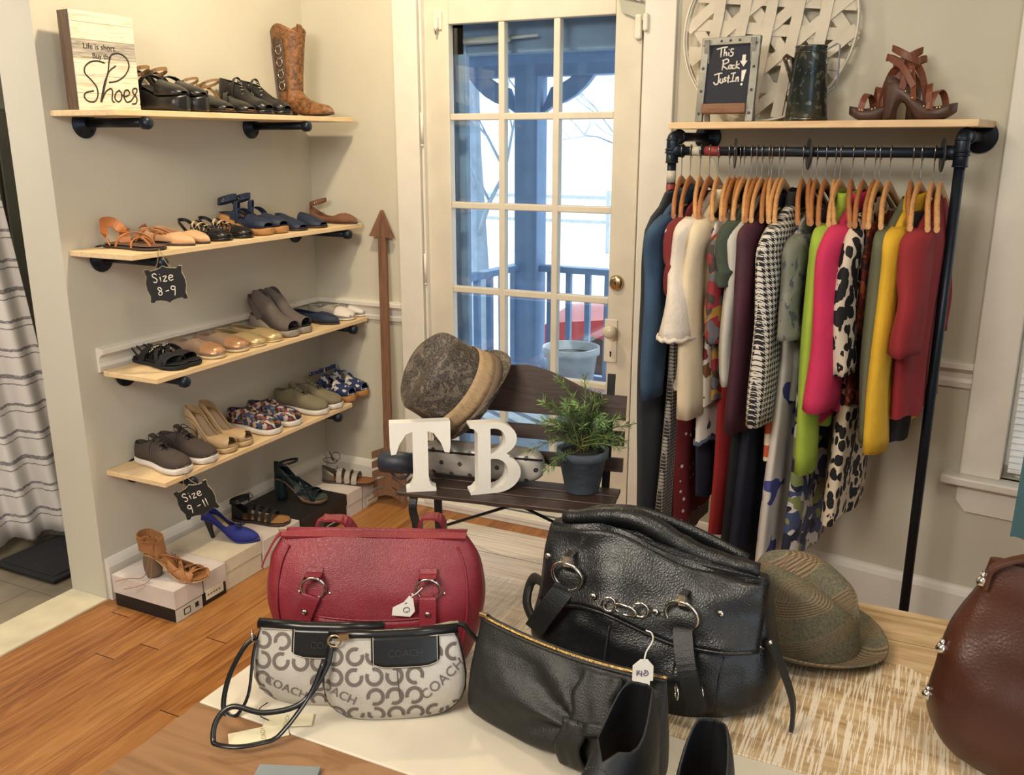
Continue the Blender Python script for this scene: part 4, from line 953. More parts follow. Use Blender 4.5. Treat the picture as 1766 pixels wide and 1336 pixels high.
SHP = [[(300, 362), (270, 355), (235, 362), (208, 388), (205, 418), (228, 446), (250, 480), (252, 520), (236, 550), (208, 552), (190, 532), (200, 510), (235, 500)],
       [(262, 552), (275, 505), (292, 450), (318, 400), (350, 372)], [(310, 455), (350, 445), (390, 415), (414, 370), (405, 330), (375, 310), (338, 318), (322, 350), (312, 400), (290, 470), (266, 552)],
       [(270, 540), (292, 500), (315, 485), (322, 500), (316, 540), (326, 552)], [(356, 490), (338, 505), (330, 532), (344, 548), (360, 535), (364, 505), (352, 490)],
       [(362, 512), (380, 520), (402, 508), (398, 488), (382, 492), (374, 522), (386, 548), (408, 540)], [(408, 540), (436, 500), (440, 478), (424, 480), (420, 500), (436, 525), (430, 552), (410, 556)], [(449, 554), (451, 556)]]
strokes('lettering', [[((x - 308) * .00078, (592 - z) * .00061) for x, z in ln] for ln in SHP], .0023, LINEBLK, t, Matrix.Translation((0, -.0015, 0)))
def hangsign(lab, P, rz, roll, L1, L2, W_=.115, H_=.105, knot=None, topz=None):
    t = thing('hanging_chalkboard', lab, 'sign', P, rot=(0, roll, rz))
    x, z = W_ / 2, H_ / 2
    half = [(x * .0, z * 1.12), (x * .18, z * 1.0), (x * .45, z * .92), (x * .7, z * .90), (x * .80, z * 1.02), (x * 1.0, z * 1.0), (x * .93, z * .6), (x * 1.04, z * .2), (x * 1.04, 0)]
    out = half + [(a, -b) for a, b in half[::-1]][1:] + [(-a, -b) for a, b in half[1:-1]] + [(-x * 1.04, 0)] + [(-a, b) for a, b in half[1:-1][::-1]]
    m = M(); m.prism([(a * 1.03, b * 1.03) for a, b in out[::-1]], .004, T=Matrix.Translation((0, .0006, 0))); m.build('board_back', plain('pale_board_edge', 'b5a98f', .7), t)
    m = M(); m.prism(out[::-1], .003, T=Matrix.Translation((0, -.002, 0))); m.build('board', SLATE, t)
    strokes('chalk_lettering', L1, .0016, CHALK, t, Matrix.Translation((0, -.0022, .020))); strokes('chalk_lettering', L2, .0016, CHALK, t, Matrix.Translation((0, -.0022, -.022)))
    m = M(); zz = topz
    m.tube(curve([(-.028, 0, z * .92), (-.012, .0, z + .02), (0, .004, z + zz), (.012, 0, z + .02), (.028, 0, z * .92)], 20), .0012, 5)
    m.build('twine', TWINE, t)
    return t
def sc(ls, s, dx=0, dz=0): return [[(x * s + dx, z * s + dz) for x, z in l] for l in ls]
SIZE = [[(-20, 12), (-25, 16), (-31, 13), (-30, 7), (-24, 3), (-21, -3), (-26, -9), (-32, -6)], [(-12, 5), (-12, -8)], [(-12, 12), (-11.5, 13)], [(-5, 5), (5, 5), (-5, -8), (5, -8)], [(11, -1), (21, 1), (20, 6), (14, 6), (10, -1), (14, -8), (22, -6)]]
N8 = [[(-16, 8), (-20, 14), (-26, 12), (-24, 6), (-17, 0), (-18, -8), (-25, -9), (-26, -2), (-18, 4), (-16, 8)]]
N9 = [[(24, 10), (17, 14), (12, 8), (16, 2), (23, 5), (24, 12), (22, -4), (19, -16)]]
DASH = [[(-6, 0), (5, 2)]]
p = hit(285, 490, 'x', SHX + .012)
hangsign('small black chalkboard reading Size 8-9 hanging under the second shelf', (p.x + .004, p.y, p.z), radians(38), radians(-6), sc(SIZE, .00115), sc(N8 + DASH + N9, .00105), topz=.060)
p = hit(339, 862, 'x', SHX + .030)
N11 = [[(-22, 10), (-28, 14), (-33, 8), (-29, 2), (-23, 5), (-22, 12), (-24, -4), (-27, -14)]]
N1 = [[(16, 14), (15, -10)], [(25, 15), (24, -9)]]
hangsign('small black chalkboard reading Size 9-11 hanging from the lowest shelf', (p.x, p.y, p.z), radians(38), radians(-20), sc(SIZE, .00115), sc(N11 + DASH + N1, .00115), topz=.055, W_=.118, H_=.108)
# ---- wooden arrow in the corner
AW = wood('weathered_arrow_wood', '5f4334', '7d5a45', 'z', 1, .8, .4)
A1 = hit(657, 363, 'y', -.03); A0 = hit(676, 845, 'y', -.10)
t = thing('wooden_arrow', 'tall weathered wooden arrow leaning in the corner left of the door', 'arrow', (A0.x, A0.y - .02, 0.008))
H = A1.z - .02; tx = (A1.x - A0.x) / H; ty = (A1.y - A0.y) / H
Ta = Matrix(((1, 0, tx, 0), (0, 1, ty + .02, 0), (0, 0, 1, 0), (0, 0, 0, 1)))
m = M(); m.box((0, 0, H * .5 + .02), (.038, .018, H - .10), T=Ta); m.build('arrow_shaft', AW, t, bevel=.002)
m = M(); m.prism([(-.062, H - .095), (.055, H - .10), (.0, H + .015)], .02, T=Ta @ Matrix.Translation((0, -.010, 0))); m.build('arrow_head', AW, t, bevel=.002)
for k in range(5):
    for sgn in (-1, 1):
        z = .02 + k * .045; m = M(); m.prism([(0, z + .03), (sgn * .085, z + .0), (sgn * .085, z + .030), (0, z + .066)], .016, T=Ta @ Matrix.Translation((0, -.008, 0))); m.build('arrow_feather', AW, t, bevel=.0015)
# ================================================================ clothes rack on the right wall
def rp(px, py, off): return rw(px, py, off)
RO = .285                                   # rod distance from the wall
a_ = rp(1152, 216, .30); b_ = rp(1690, 199, .30)
SZ = (a_.z + b_.z) / 2; SX0, SX1 = a_.x, b_.x
rack = thing('clothes_rack', 'black pipe clothes rack with a pale pine shelf on the right wall', 'clothes rack', TR @ Vector((0, 0, 0)), BETA)
m = M(); m.box(((SX0 + SX1) / 2, -.152, SZ - .010), (SX1 - SX0, .296, .020)); m.build('rack_shelf', PINEX, rack, bevel=.002)
PX0 = rp(1160, 250, RO).x; PX1 = rp(1661, 240, RO).x; RZ = (rp(1200, 266, RO).z + rp(1600, 257, RO).z) / 2
ZT = SZ - .045
def fitting(m, A, B, r=.021, ):
    A = Vector(A); B = Vector(B); d = (B - A).normalized()
    m.tube([A, A + d * .004, A + d * .004, B - d * .004, B - d * .004, B], [r, r + .003, r, r, r + .003, r], 16)
PR = .0145
for i, X in enumerate((PX0, PX1)):
    zb = 0.0
    m = M(); m.tube([(X, -RO, .01), (X, -RO, ZT - .02)], PR, 16); m.build('rack_post', PIPE, rack)
    m = M(); m.tube([(X, -.02, ZT), (X, -RO + .02, ZT)], PR, 16); m.build('wall_pipe', PIPE, rack)
    m = M(); m.lathe([(.048, 0), (.048, .005), (.045, .008), (.026, .010), (.022, .026), (0, .026)], 28, T=Matrix.Translation((X, -.001, ZT)) @ Matrix.Rotation(pi / 2, 4, 'X')); m.build('wall_flange', PIPE, rack)
    m = M(); m.tube(curve([(X, -RO + .045, ZT), (X, -RO + .012, ZT), (X, -RO, ZT - .012), (X, -RO, ZT - .045)], 14), .0195, 16); fitting(m, (X, -RO + .052, ZT), (X, -RO + .038, ZT), .022); fitting(m, (X, -RO, ZT - .036), (X, -RO, ZT - .052), .022); m.build('pipe_elbow', PIPE, rack)
    m = M(); fitting(m, (X, -RO, RZ + .038), (X, -RO, RZ - .038), .0195); sgn = 1 if i == 0 else -1; fitting(m, (X, -RO, RZ), (X + sgn * .040, -RO, RZ), .0195); m.build('pipe_tee', PIPE, rack)
    m = M(); m.lathe([(.044, 0), (.044, .006), (.024, .009), (.020, .026), (0, .026)], 24, c=(X, -RO, 0)); m.build('floor_flange', PIPE, rack)
m = M(); m.tube([(PX0, -RO, RZ), (PX1, -RO, RZ)], PR, 16); m.build('hanging_rod', PIPE, rack)
# coloured tape on the pipe: pale and red bands
TP1 = plain('red_tape', '7e2b2c', .5); TP2 = plain('pale_tape', 'b4b0a4', .5)
def xr(px, py=262): return rp(px, py, RO).x
m = M(); m.tube([(xr(1217), -RO, RZ), (xr(1244), -RO, RZ)], PR + .0006, 16); m.build('rod_sticker', TP1, rack)
m = M(); m.tube([(PX0, -RO, RZ - .105), (PX0, -RO, RZ - .16)], PR + .0006, 16); m.build('post_sticker', TP1, rack)
m = M(); m.tube([(xr(1196), -RO, RZ), (xr(1209), -RO, RZ)], PR + .0006, 16); m.build('rod_sticker', TP2, rack)
m = M(); m.tube([(PX0, -RO, RZ - .062), (PX0, -RO, RZ - .100)], PR + .0006, 16); m.build('post_sticker', TP2, rack)
# ring size dividers on the rod
for i, px in enumerate((1268, 1395, 1626)):
    x = xr(px)
    t = thing('size_divider', ['black round size divider on the left part of the rod', 'black round size divider in the middle of the rod', 'black round size divider at the right end of the rod'][i], 'size divider', TR @ Vector((x, -RO, RZ - .006)), BETA + radians(28 if i < 2 else 20), group='round dividers on the clothes rod')
    m = M(); Tt = Matrix.Rotation(pi / 2, 4, 'Y')
    m.lathe([(.018, -.001), (.046, -.001), (.046, .001), (.018, .001), (.018, -.001)], 28, T=Tt); m.build('divider_disc', plain('divider_black', '20242a', .4), t)
    m = M()
    for k in range(6): a = k * pi / 3 + .5; m.ring((.0012, .032 * cos(a), .032 * sin(a)), .0075, .0012, (1, 0, 0), 12, 5)
    m.build('divider_print', plain('divider_grey', '5a5f66', .4), t)

# ---------------------------------------------------------------- hangers
HW = wood('hanger_beech', 'b07c4a', 'c99a66', 'y', 3, .4, .05); HW2 = wood('hanger_cherry', '8f5a33', 'a87042', 'y', 3, .4, .05); HM = plain('hook_steel', 'aeb0b0', .2, 1)
def hanger(mat):
    t = thing('wooden_hanger', '', 'hanger')
    m = M(); m.tube(curve([(0, .013, -.022), (0, .019, -.004), (0, .012, .014), (0, -.004, .0185), (0, -.0165, .008), (0, -.012, -.012), (0, 0, -.030), (0, 0, -.085)], 32), .0016, 6); m.build('hook', HM, t)
    m = M()
    def arm(u, v):
        y = (u * 2 - 1); a = 2 * pi * v; zc = -.093 - .085 * abs(y) ** 1.3 - .012 * max(0, abs(y) - .85) / .15
        hh = .019 * (1 - .45 * abs(y)); return (.0075 * cos(a) + .022 * (abs(y) ** 2), y * .208, zc + hh * sin(a))
    m.grid(arm, 25, 8, cv=True); m.cap([arm(0, k / 8) for k in range(8)]); m.cap([arm(1, k / 8) for k in range(8)][::-1]); m.build('shoulder_bar', mat, t)
    m = M(); m.tube([(.012, -.165, -.166), (.002, 0, -.166), (.012, .165, -.166)], .0045, 6); m.build('trouser_bar', mat, t)
    return t
H1 = hanger(HW); H2 = hanger(HW2)
hg_used = []
def hang(px, lab, kind=0, yaw=0):
    x = xr(px)
    src = (H1, H2)[kind]; loc = TR @ Vector((x, -RO, RZ + PR - .014))
    if src not in hg_used: hg_used.append(src); o = src; o.location = loc; o.rotation_euler = (0, 0, BETA + yaw); o['label'] = lab; o['group'] = 'wooden hangers on the rod'
    else: o = dup(src, loc, BETA + yaw, lab, 'wooden hangers on the rod')
    return o
def cloth(name, col, rough=.85, sc=350, bst=.3): return plain(name, col, rough, bs=sc, bst=bst, var=.04)
def stripes(name, a, b, per, axis=2, duty=.5):
    t = NT(name); s = t.sep(t.map()); q = t.math('FRACT', t.math('DIVIDE', s[axis], per)); return t.done(t.mix(t.math('LESS_THAN', q, duty), a, b), .85)
def hounds(name, per, a='191a20', b='cfcac2'):
    t = NT(name); x, y, z = t.sep(t.map())[:3]
    q1 = t.math('LESS_THAN', t.math('FRACT', t.math('DIVIDE', y, per)), .5); q2 = t.math('LESS_THAN', t.math('FRACT', t.math('DIVIDE', z, per)), .5)
    d = t.math('LESS_THAN', t.math('FRACT', t.math('DIVIDE', t.math('ADD', y, z), per * .5)), .5)
    both = t.math('MULTIPLY', q1, q2); xor = t.math('ABSOLUTE', t.math('SUBTRACT', q1, q2)); f = t.math('ADD', both, t.math('MULTIPLY', xor, d))
    return t.done(t.mix(f, b, a), .85)
def dots(name, base, dot, sc, r):
    t = NT(name); v = t.map((1, 1, 1)); f = t.math('LESS_THAN', t.vor(v, sc, rnd=.5), r); return t.done(t.mix(f, base, dot), .85)
def blotch(name, base, dark, sc, lo, hi, rnd=1):
    t = NT(name); d = t.n('ShaderNodeTexNoise'); d.inputs['Scale'].default_value = sc * .7; v = t.map((1, 1, .75)); t.l(v, d.inputs['Vector'])
    vv = t.n('ShaderNodeVectorMath', operation='MULTIPLY_ADD'); vv.inputs[1].default_value = (.022,) * 3; t.l(d.outputs['Color'], vv.inputs[0]); t.l(v, vv.inputs[2])
    e = t.vor(vv.outputs[0], sc, 'DISTANCE_TO_EDGE', rnd=rnd); f = t.math('GREATER_THAN', e, lo)
    f2 = t.math('LESS_THAN', t.vor(vv.outputs[0], sc, rnd=rnd), hi); g = t.math('MULTIPLY', f, f2)
    return t.done(t.mix(g, base, dark), .8)
DEN = plain('denim_blue', '2f4a68', .85, bs=400, bst=.4, var=.14); CHARC = cloth('charcoal_wool', '2c3036'); HOU = hounds('houndstooth_small', .012, '1c1d22', '9e9a94'); HOU2 = hounds('houndstooth_large', .017)
REDP = dots('red_polka_cloth', '6e1f24', 'd8cfc6', 26, .16); LACE = plain('white_lace', 'd5cdc3', .85, bs=90, bst=.8); CRM = cloth('cream_wool', 'd6c8ac'); NVY = cloth('navy_cloth', '151c2e'); BLKC = cloth('black_cloth', '101218')
WFL = florals('white_navy_floral', 'cfc8c0', ['27344f'], 17, .60); DFL = florals('dark_rose_floral', '3b2f2a', ['86202c', '9a7434', '5d5c62'], 16, .54); WDF = florals('white_gold_floral', 'cdc6bb', ['6e4c2e', 'a5852c', '7b2430'], 13, .58); GRN = plain('dark_green_knit', '3b463c', .9, bs=120, bst=.9)
LGR = cloth('pale_grey_silk', 'b9b6ae', .45); BUR = plain('burgundy_velvet', '3d1426', .7, bs=200, bst=.3, var=.12); PLUM = cloth('plum_cloth', '2a1a2b'); ORS = stripes('orange_stripe', 'b4522d', 'cfc3ad', .072); WHB = florals('white_blue_medallion', 'd2cdc9', ['474d92'], 9, .60)
BFL = florals('blue_floral', '3e4a72', ['c9c4c2', '1b2137', '7d8757'], 15, .52); LIM = cloth('lime_cotton', '93ad3c'); PNK = cloth('hot_pink_cotton', 'c02a58'); MAG = cloth('deep_pink_cotton', 'a31e4b'); LEO = blotch('giraffe_print', 'd0c2ac', '121116', 38, .0, .52); LEOB = blotch('black_white_print', 'cdbfae', '101014', 38, .0, .56)
OLV = cloth('olive_cardigan', '5c5f4a'); YEL = plain('mustard_yellow', 'd0a62a', .8, bs=70, bst=.6, var=.05); RED2 = cloth('brick_red_cotton', '8a222b'); SCF = florals('paisley_brown', '3a2020', ['9a4a2a', '6d2722'], 40, .5); REDS = cloth('bright_red_cloth', '8f1e1e'); SLV = florals('grey_floral_sheer', '6f7268', ['4a4e5a', '7c7c74'], 24, .58)
RW = cloth('rust_cloth', '9c4a2c')
BTN = plain('button_pale', 'cfc8bb', .3)
gcount = [0]
def LY(px): return radians(15 - 11 * (px - 1180) / 450)
def garment(name, lab, cat, px, mat, top=-.115, L=.62, w=((0, .07), (.05, .19), (.3, .20), (1, .21)), th=.022, folds=3, amp=.006, sleeves=None, collar=None, buttons=False, yaw=0, trim=None, hem=None, seed=None, kind='top', y0=0, x0=0, rnd=True):
    """a garment on its hanger; w = (fraction of length, half width)"""
    seed = gcount[0] if seed is None else seed; gcount[0] += 1; rd = random.Random(seed * 13 + 5)
    t = thing(name, lab, cat, TR @ Vector((xr(px) + x0, -RO, RZ - .004)), BETA + yaw + LY(px) - radians(6 + 9 * max(0, 1 - (px - 1180) / 450)), group='clothes hanging on the rack')
    ph = rd.uniform(0, 6); nz, nc = 30, 56
    def body(u, v):
        q = u; z = top - L * q; hwid = cr(list(w), q); a = 2 * pi * v
        c, s = cos(a), sin(a); y = hwid * math.copysign(abs(s) ** .8, s) + y0
        tt = th * 1.25 * (.45 + .55 * min(1, q * 5)) ; x = tt * math.copysign(abs(c) ** .7, c)
        g = amp * min(1, q * 1.6) ** 1.2
        x += g * (sin(y * 28 * folds / 3 + ph + q * 1.2) + .5 * sin(y * 61 * folds / 3 + ph * 2 + q * 2.0)) * (1 if c > 0 else .8)
        x += .010 * sin(q * 4 + ph) * q
        z += .008 * sin(y * 40 + ph) * q - .012 * abs(s) * (kind == 'top') * (q < .06)
        y += .006 * sin(q * 9 + ph) * q * s
        return (x, y, z)
    m = M(); m.grid(body, nz, nc, cv=True); m.cap([body(1, k / nc) for k in range(nc)][::-1]); m.cap([body(0, k / nc) for k in range(nc)]); m.build('body' if kind != 'bottom' else 'cloth_panel', mat, t)
    if sleeves:
        sl, sw, flare, drop = sleeves[:4]; fw = sleeves[4] if len(sleeves) > 4 else .05; slm = sleeves[5] if len(sleeves) > 5 else mat
        for sg in (-1, 1):
            ys = .19 - (.03 if sg < 0 else .055); fw = (sleeves[4] if len(sleeves) > 4 else .05) * (1 if sg < 0 else .1); sw = sleeves[1] * (1.12 if sg < 0 else .6)
            pts = curve([(0, sg * (ys - .045), top - .072), (0, sg * (ys + .018 * (sg < 0)), top - .115), (.004, sg * (ys + .03 * (sg < 0) + fw * .3), top - .20), (.012, sg * (ys + .035 * (sg < 0) + fw * .8), top - drop * .6 - .1), (.018, sg * (ys + .03 * (sg < 0) + fw), top - .06 - sl)], 20)
            n = len(pts); m = M()
            def slv(u, v):
                i = min(n - 1, int(round(u * (n - 1)))); a = 2 * pi * v; r = cr([(0, sw * .8), (.12, sw), (.7, sw * .82), (1, sw * (.75 + flare))], u)
                wr = .012 * noise.noise(Vector((u * 3.2 + ph, cos(a) * 1.3, sin(a) * 1.3))) * min(1, u * 3) + .0035 * sin(4 * a + ph + u * 5) * u
                return (pts[i].x + (r * .46 + wr) * cos(a) + .004 * sin(u * 9 + ph), pts[i].y + (r * 1.22 + wr) * sin(a), pts[i].z + .010 * sin(a) * sg * 0)
            m.grid(slv, n, 18, cv=True); m.build('sleeve', slm, t, solid=.0015)
            if trim:
                m = M(); e = [slv(1, k / 60) for k in range(60)]; m.tube([(p[0], p[1], p[2] - .006 * abs(sin(k * pi / 5))) for k, p in enumerate(e)], .007, 6, closed=True)
                m.build('sleeve_trim', trim, t)
    if collar:
        m = M(); m.grid(lambda u, v: (.026 * cos(2 * pi * u) * (1 + .25 * v), .078 * sin(2 * pi * u) * (1 + .2 * v), top + .016 - .052 * v - .01 * abs(sin(2 * pi * u))), 28, 5, cu=True); m.build('collar', collar, t, solid=.002)
    if buttons:
        m = M()
        for k in range(6):
            z = top - .08 - k * (L - .12) / 6; q = (top - z) / L; p = body(q, .02 + .0); m.ball((p[0] + .001, p[1], z), .006, 8, sc=(.4, 1, 1)); 
        m.build('buttons', BTN, t)
    if hem:
        m = M(); n_ = 96
        m.tube([(lambda p: (p[0], p[1], p[2] - .005 * abs(sin(k * pi / 6))))(body(1, k / n_)) for k in range(n_)], .007, 6, closed=True)
        m.build('hem_trim', hem, t)
    return t
DR = ((0, .055), (.03, .10), (.08, .18), (.14, .19), (.35, .17), (.7, .20), (1, .22))      # dress
TOP = ((0, .055), (.05, .10), (.13, .18), (.2, .20), (.6, .20), (1, .21))
NAR = ((0, .06), (.04, .10), (.10, .17), (.3, .17), (1, .16)); SKT = ((0, .12), (.1, .14), (.6, .17), (1, .20)); PNT = ((0, .10), (.2, .12), (.7, .10), (1, .085))
HL = [(1177, 1), (1192, 1), (1209, 0), (1225, 1), (1240, 0), (1259, 0), (1269, 1), (1278, 1), (1285, 0), (1297, 0), (1307, 1), (1316, 0), (1328, 1), (1333, 0), (1346, 0), (1354, 0), (1387, 1), (1401, 1), (1411, 1), (1427, 1), (1443, 0), (1452, 0), (1473, 1), (1493, 1), (1512, 1), (1520, 0), (1538, 0), (1577, 1), (1592, 0), (1614, 0), (1629, 0)]
HN = ['the long charcoal coat', 'the denim jacket', 'the long small-check dress', 'the red dotted dress', 'the white lace blouse', 'the cream jacket', 'the navy dress', 'the white and navy floral dress', 'the white and gold floral blouse', 'the dark rose floral dress', 'the bright red skirt', 'the dark green knit', 'the pale grey silk blouse', 'the long black dress', 'the burgundy velvet top', 'the navy maxi dress', 'the houndstooth jacket', 'the orange striped skirt', 'the long white dress with blue medallions', 'the grey sheer tunic', 'the blue floral skirt', 'the plum blouse', 'the lime green shirt', 'the hot pink blouse', 'the deep pink top', 'the giraffe print dress', 'the brown paisley scarf top', 'the olive cardigan', 'the mustard yellow blouse', 'the black trousers', 'the brick red shirt']
for (px, kd), nm in zip(HL, HN): hang(px, 'wooden hanger holding ' + nm, kd, radians(random.uniform(-4, 4)) + LY(px))
g = garment
g('long_coat', 'long charcoal coat, first garment at the left end of the rack', 'coat', 1175, CHARC, L=1.16, w=NAR, th=.022, yaw=radians(-4), y0=-.03)
g('denim_jacket', 'faded blue denim jacket near the left end of the rack', 'jacket', 1190, DEN, L=.60, w=TOP, th=.022, sleeves=(.58, .060, .02, .5, .045), collar=DEN, buttons=True)
g('long_dress', 'long black and white small-check dress behind the denim jacket', 'dress', 1210, HOU, top=-.17, L=1.14, w=DR, th=.020)
g('polka_dress', 'dark red dress with white dots, near the left of the rack', 'dress', 1225, REDP, L=1.10, w=((0, .07), (.05, .17), (.2, .15), (.5, .13), (1, .14)), sleeves=(.24, .07, .05, .2, .03), th=.014)
g('lace_blouse', 'white blouse with lace edged wide sleeves', 'blouse', 1239, LACE, L=.60, w=TOP, sleeves=(.36, .075, .55, .3, .05), trim=LACE, hem=LACE, th=.020)
g('cream_jacket', 'cream long-sleeved jacket between the lace blouse and the dark tops', 'jacket', 1258, CRM, L=.58, w=TOP, sleeves=(.62, .062, .05, .5, .05), collar=CRM, th=.024)
g('navy_dress', 'plain navy dress right of the cream jacket', 'dress', 1268, NVY, L=.98, w=NAR, th=.014)
g('floral_dress', 'white dress with navy leaf print and scalloped hem', 'dress', 1280, WFL, top=-.15, L=.74, w=DR, th=.018, hem=cloth('scallop_navy', '4a566a'))
g('floral_blouse', 'white blouse with gold and red flowers', 'blouse', 1287, WDF, top=-.15, L=.62, w=TOP, th=.016)
g('rose_dress', 'dark dress printed with red roses', 'dress', 1297, DFL, top=-.15, L=.60, w=TOP, th=.018, sleeves=(.34, .06, .1, .3, .03))
g('red_skirt', 'long bright red skirt hanging low on the left half of the rack', 'skirt', 1305, REDS, top=-.20, L=1.0, w=SKT, th=.018, kind='bottom')
g('green_knit', 'dark green cable knit top', 'sweater', 1315, GRN, L=.48, w=TOP, sleeves=(.20, .07, .1, .2, .03), th=.022)
g('silk_blouse', 'pale grey silk blouse with long sleeves', 'blouse', 1326, LGR, L=.62, w=TOP, sleeves=(.50, .055, .02, .5, .04), th=.016)
g('black_dress', 'long plain black dress behind the grey blouse', 'dress', 1334, BLKC, L=1.20, w=DR, th=.020)
g('velvet_top', 'burgundy velvet top with long sleeves', 'blouse', 1345, BUR, L=.62, w=TOP, sleeves=(.64, .060, .1, .5, .04), th=.020)
g('maxi_dress', 'long navy maxi dress left of the houndstooth jacket', 'dress', 1354, NVY, L=1.22, w=DR, th=.022)
g('houndstooth_jacket', 'black and white houndstooth jacket in the middle of the rack', 'jacket', 1386, HOU2, L=.62, w=TOP, sleeves=(.60, .066, .08, .5, .055), collar=BLKC, th=.028)
g('striped_skirt', 'orange and cream striped skirt right of the houndstooth jacket', 'skirt', 1398, ORS, top=-.20, L=.72, w=SKT, th=.016, kind='bottom')
g('white_dress', 'long white dress with blue medallions', 'dress', 1410, WHB, top=-.16, L=1.13, w=DR, th=.020)
g('sheer_tunic', 'grey sheer tunic with dark flowers', 'tunic', 1424, SLV, top=-.15, L=.56, w=NAR, th=.016, sleeves=(.30, .06, .2, .3, .03))
g('floral_skirt', 'blue, white and green floral skirt hanging low', 'skirt', 1443, BFL, top=-.22, L=1.02, w=SKT, th=.022, kind='bottom')
g('plum_blouse', 'dark plum blouse left of the lime shirt', 'blouse', 1452, PLUM, L=.66, w=NAR, th=.016)
g('lime_shirt', 'lime green long-sleeved shirt', 'shirt', 1472, LIM, L=.66, w=TOP, sleeves=(.72, .064, .04, .6, .045), collar=LIM, buttons=True, th=.024)
g('pink_blouse', 'hot pink blouse with rolled cuffs', 'blouse', 1492, PNK, L=.64, w=TOP, sleeves=(.52, .078, .18, .5, .055), collar=PNK, th=.026)
g('pullover', 'deep pink top behind the hot pink blouse', 'blouse', 1510, MAG, L=.62, w=NAR, th=.018)
g('print_dress', 'black and cream giraffe print dress', 'dress', 1519, LEO, L=.96, w=((0, .07), (.06, .18), (.3, .15), (.5, .14), (.8, .17), (1, .18)), th=.024, sleeves=(.42, .055, .05, .4, .035, LEOB))
g('paisley_blouse', 'brown paisley top on the hanger right of the giraffe print dress', 'blouse', 1538, SCF, top=-.155, L=.56, w=NAR, th=.014)
g('olive_cardigan', 'olive cardigan with long sleeves', 'cardigan', 1575, OLV, L=.70, w=TOP, sleeves=(.60, .056, .02, .6, .03), th=.022)
g('yellow_blouse', 'mustard yellow long-sleeved blouse', 'blouse', 1591, YEL, L=.60, w=TOP, sleeves=(.62, .062, .10, .6, .040), collar=YEL, th=.022)
g('black_trousers', 'black trousers folded over the hanger right of the yellow blouse', 'trousers', 1612, BLKC, top=-.15, L=.66, w=PNT, th=.020, kind='bottom', y0=-.06)
g('red_shirt', 'brick red short-sleeved shirt, last garment at the right end', 'shirt', 1630, RED2, L=.60, w=TOP, sleeves=(.34, .074, .12, .3, .045), th=.024)
for o in hg_used: pass

# ---------------------------------------------------------------- on the rack shelf
WW = plain('whitewashed_lath', 'cdc6b8', .8, bs=80, bst=.3, var=.05); HOOP = plain('whitewashed_hoop', 'd8d3c6', .7)
ctr = rp(1326, 40, .045); R0 = .285
t = thing('tobacco_basket', 'round whitewashed lath basket leaning on the wall above the clothes rack', 'basket', TR @ Vector((ctr.x, -.050, SZ + R0 + .004)), BETA)
t.rotation_euler = (radians(-4), 0, BETA)
for dz_, rr in ((0, R0), (.012, R0 - .004)):
    m = M(); m.band([(rr * cos(a), dz_ * .9 - .006, rr * sin(a)) for a in [2 * pi * k / 64 for k in range(64)]], .016, .004, (0, 1, 0), closed=True); m.build('hoop', HOOP, t)
rd = random.Random(4)
for k in range(5):
    for dr in range(4):
        a = dr * pi / 4 + pi / 8 * 0 + radians(7); off = (k - 2) * .088 if dr % 2 == 0 else (k - 2) * .092
        Lh = sqrt(max(.0, R0 ** 2 - off ** 2)) * 2 - .012
        if Lh < .12: continue
        layer = .0045 * dr - .004
        Tb = Matrix.Rotation(a, 4, 'Y') @ Matrix.Translation((off, layer, 0))
        m = M(); n_ = 17
        m.band([(0, .0022 * sin(i * pi / 2), -Lh / 2 + Lh * i / (n_ - 1)) for i in range(n_)], .036, .003, (1, 0, 0), T=Tb); m.build('lath', WW, t)
# chalkboard easel
GAL = plain('galvanised_metal', '8b8c87', .45, .7, bs=60, bst=.4, var=.2); DWOOD = wood('sign_ledge', '6a4a38', '7f5b45', 'x', 3, .6); CH = plain('chalkboard_navy', '171d2d', .7, bs=40, bst=.1)
p0 = rp(1197, 212, .22); p1 = rp(1302, 205, .20); x0, x1 = p0.x, p1.x; eh = rp(1225, 66, .18).z - SZ
t = thing('chalkboard_easel', 'metal framed standing chalkboard reading This Rack Just In on the rack shelf', 'sign', TR @ Vector(((x0 + x1) / 2, -.215, SZ + .001)), BETA); t.rotation_euler = (radians(-7), 0, BETA)
ew = x1 - x0 - .004
m = M(); m.box((-ew / 2 + .012, 0, eh / 2), (.024, .016, eh)); m.box((ew / 2 - .012, 0, eh / 2), (.024, .016, eh)); m.box((0, 0, eh - .012), (ew, .018, .024)); m.build('easel_frame', GAL, t, bevel=.002)
m = M(); m.box((0, .002, eh * .575), (ew - .044, .006, eh * .80)); m.build('board', CH, t)
m = M(); m.box((0, -.006, eh * .155), (ew - .046, .028, .030)); m.build('ledge', DWOOD, t, bevel=.003)
m = M()
for k in range(4):
    for sg in (-1, 1): m.ball((sg * (ew / 2 - .012), -.009, eh * (.10 + .27 * k)), .0045, 8, sc=(1, .6, 1))
for k in range(3): m.ball((-.03 + .03 * k, -.010, eh - .012), .004, 8, sc=(1, .6, 1))
m.build('rivets', plain('rivet_dark', '55565a', .4, .8), t)
m = M()
for sg in (-1, 1): m.box((sg * (ew / 2 - .02), .048, eh * .47), (.016, .010, eh * .97), T=Matrix.Translation((0, 0, 0)) @ Matrix.Rotation(radians(14), 4, 'X'))
m.build('rear_leg', GAL, t)
def C1(ls): return [[(x * .00112, z * .00112) for x, z in l] for l in ls]
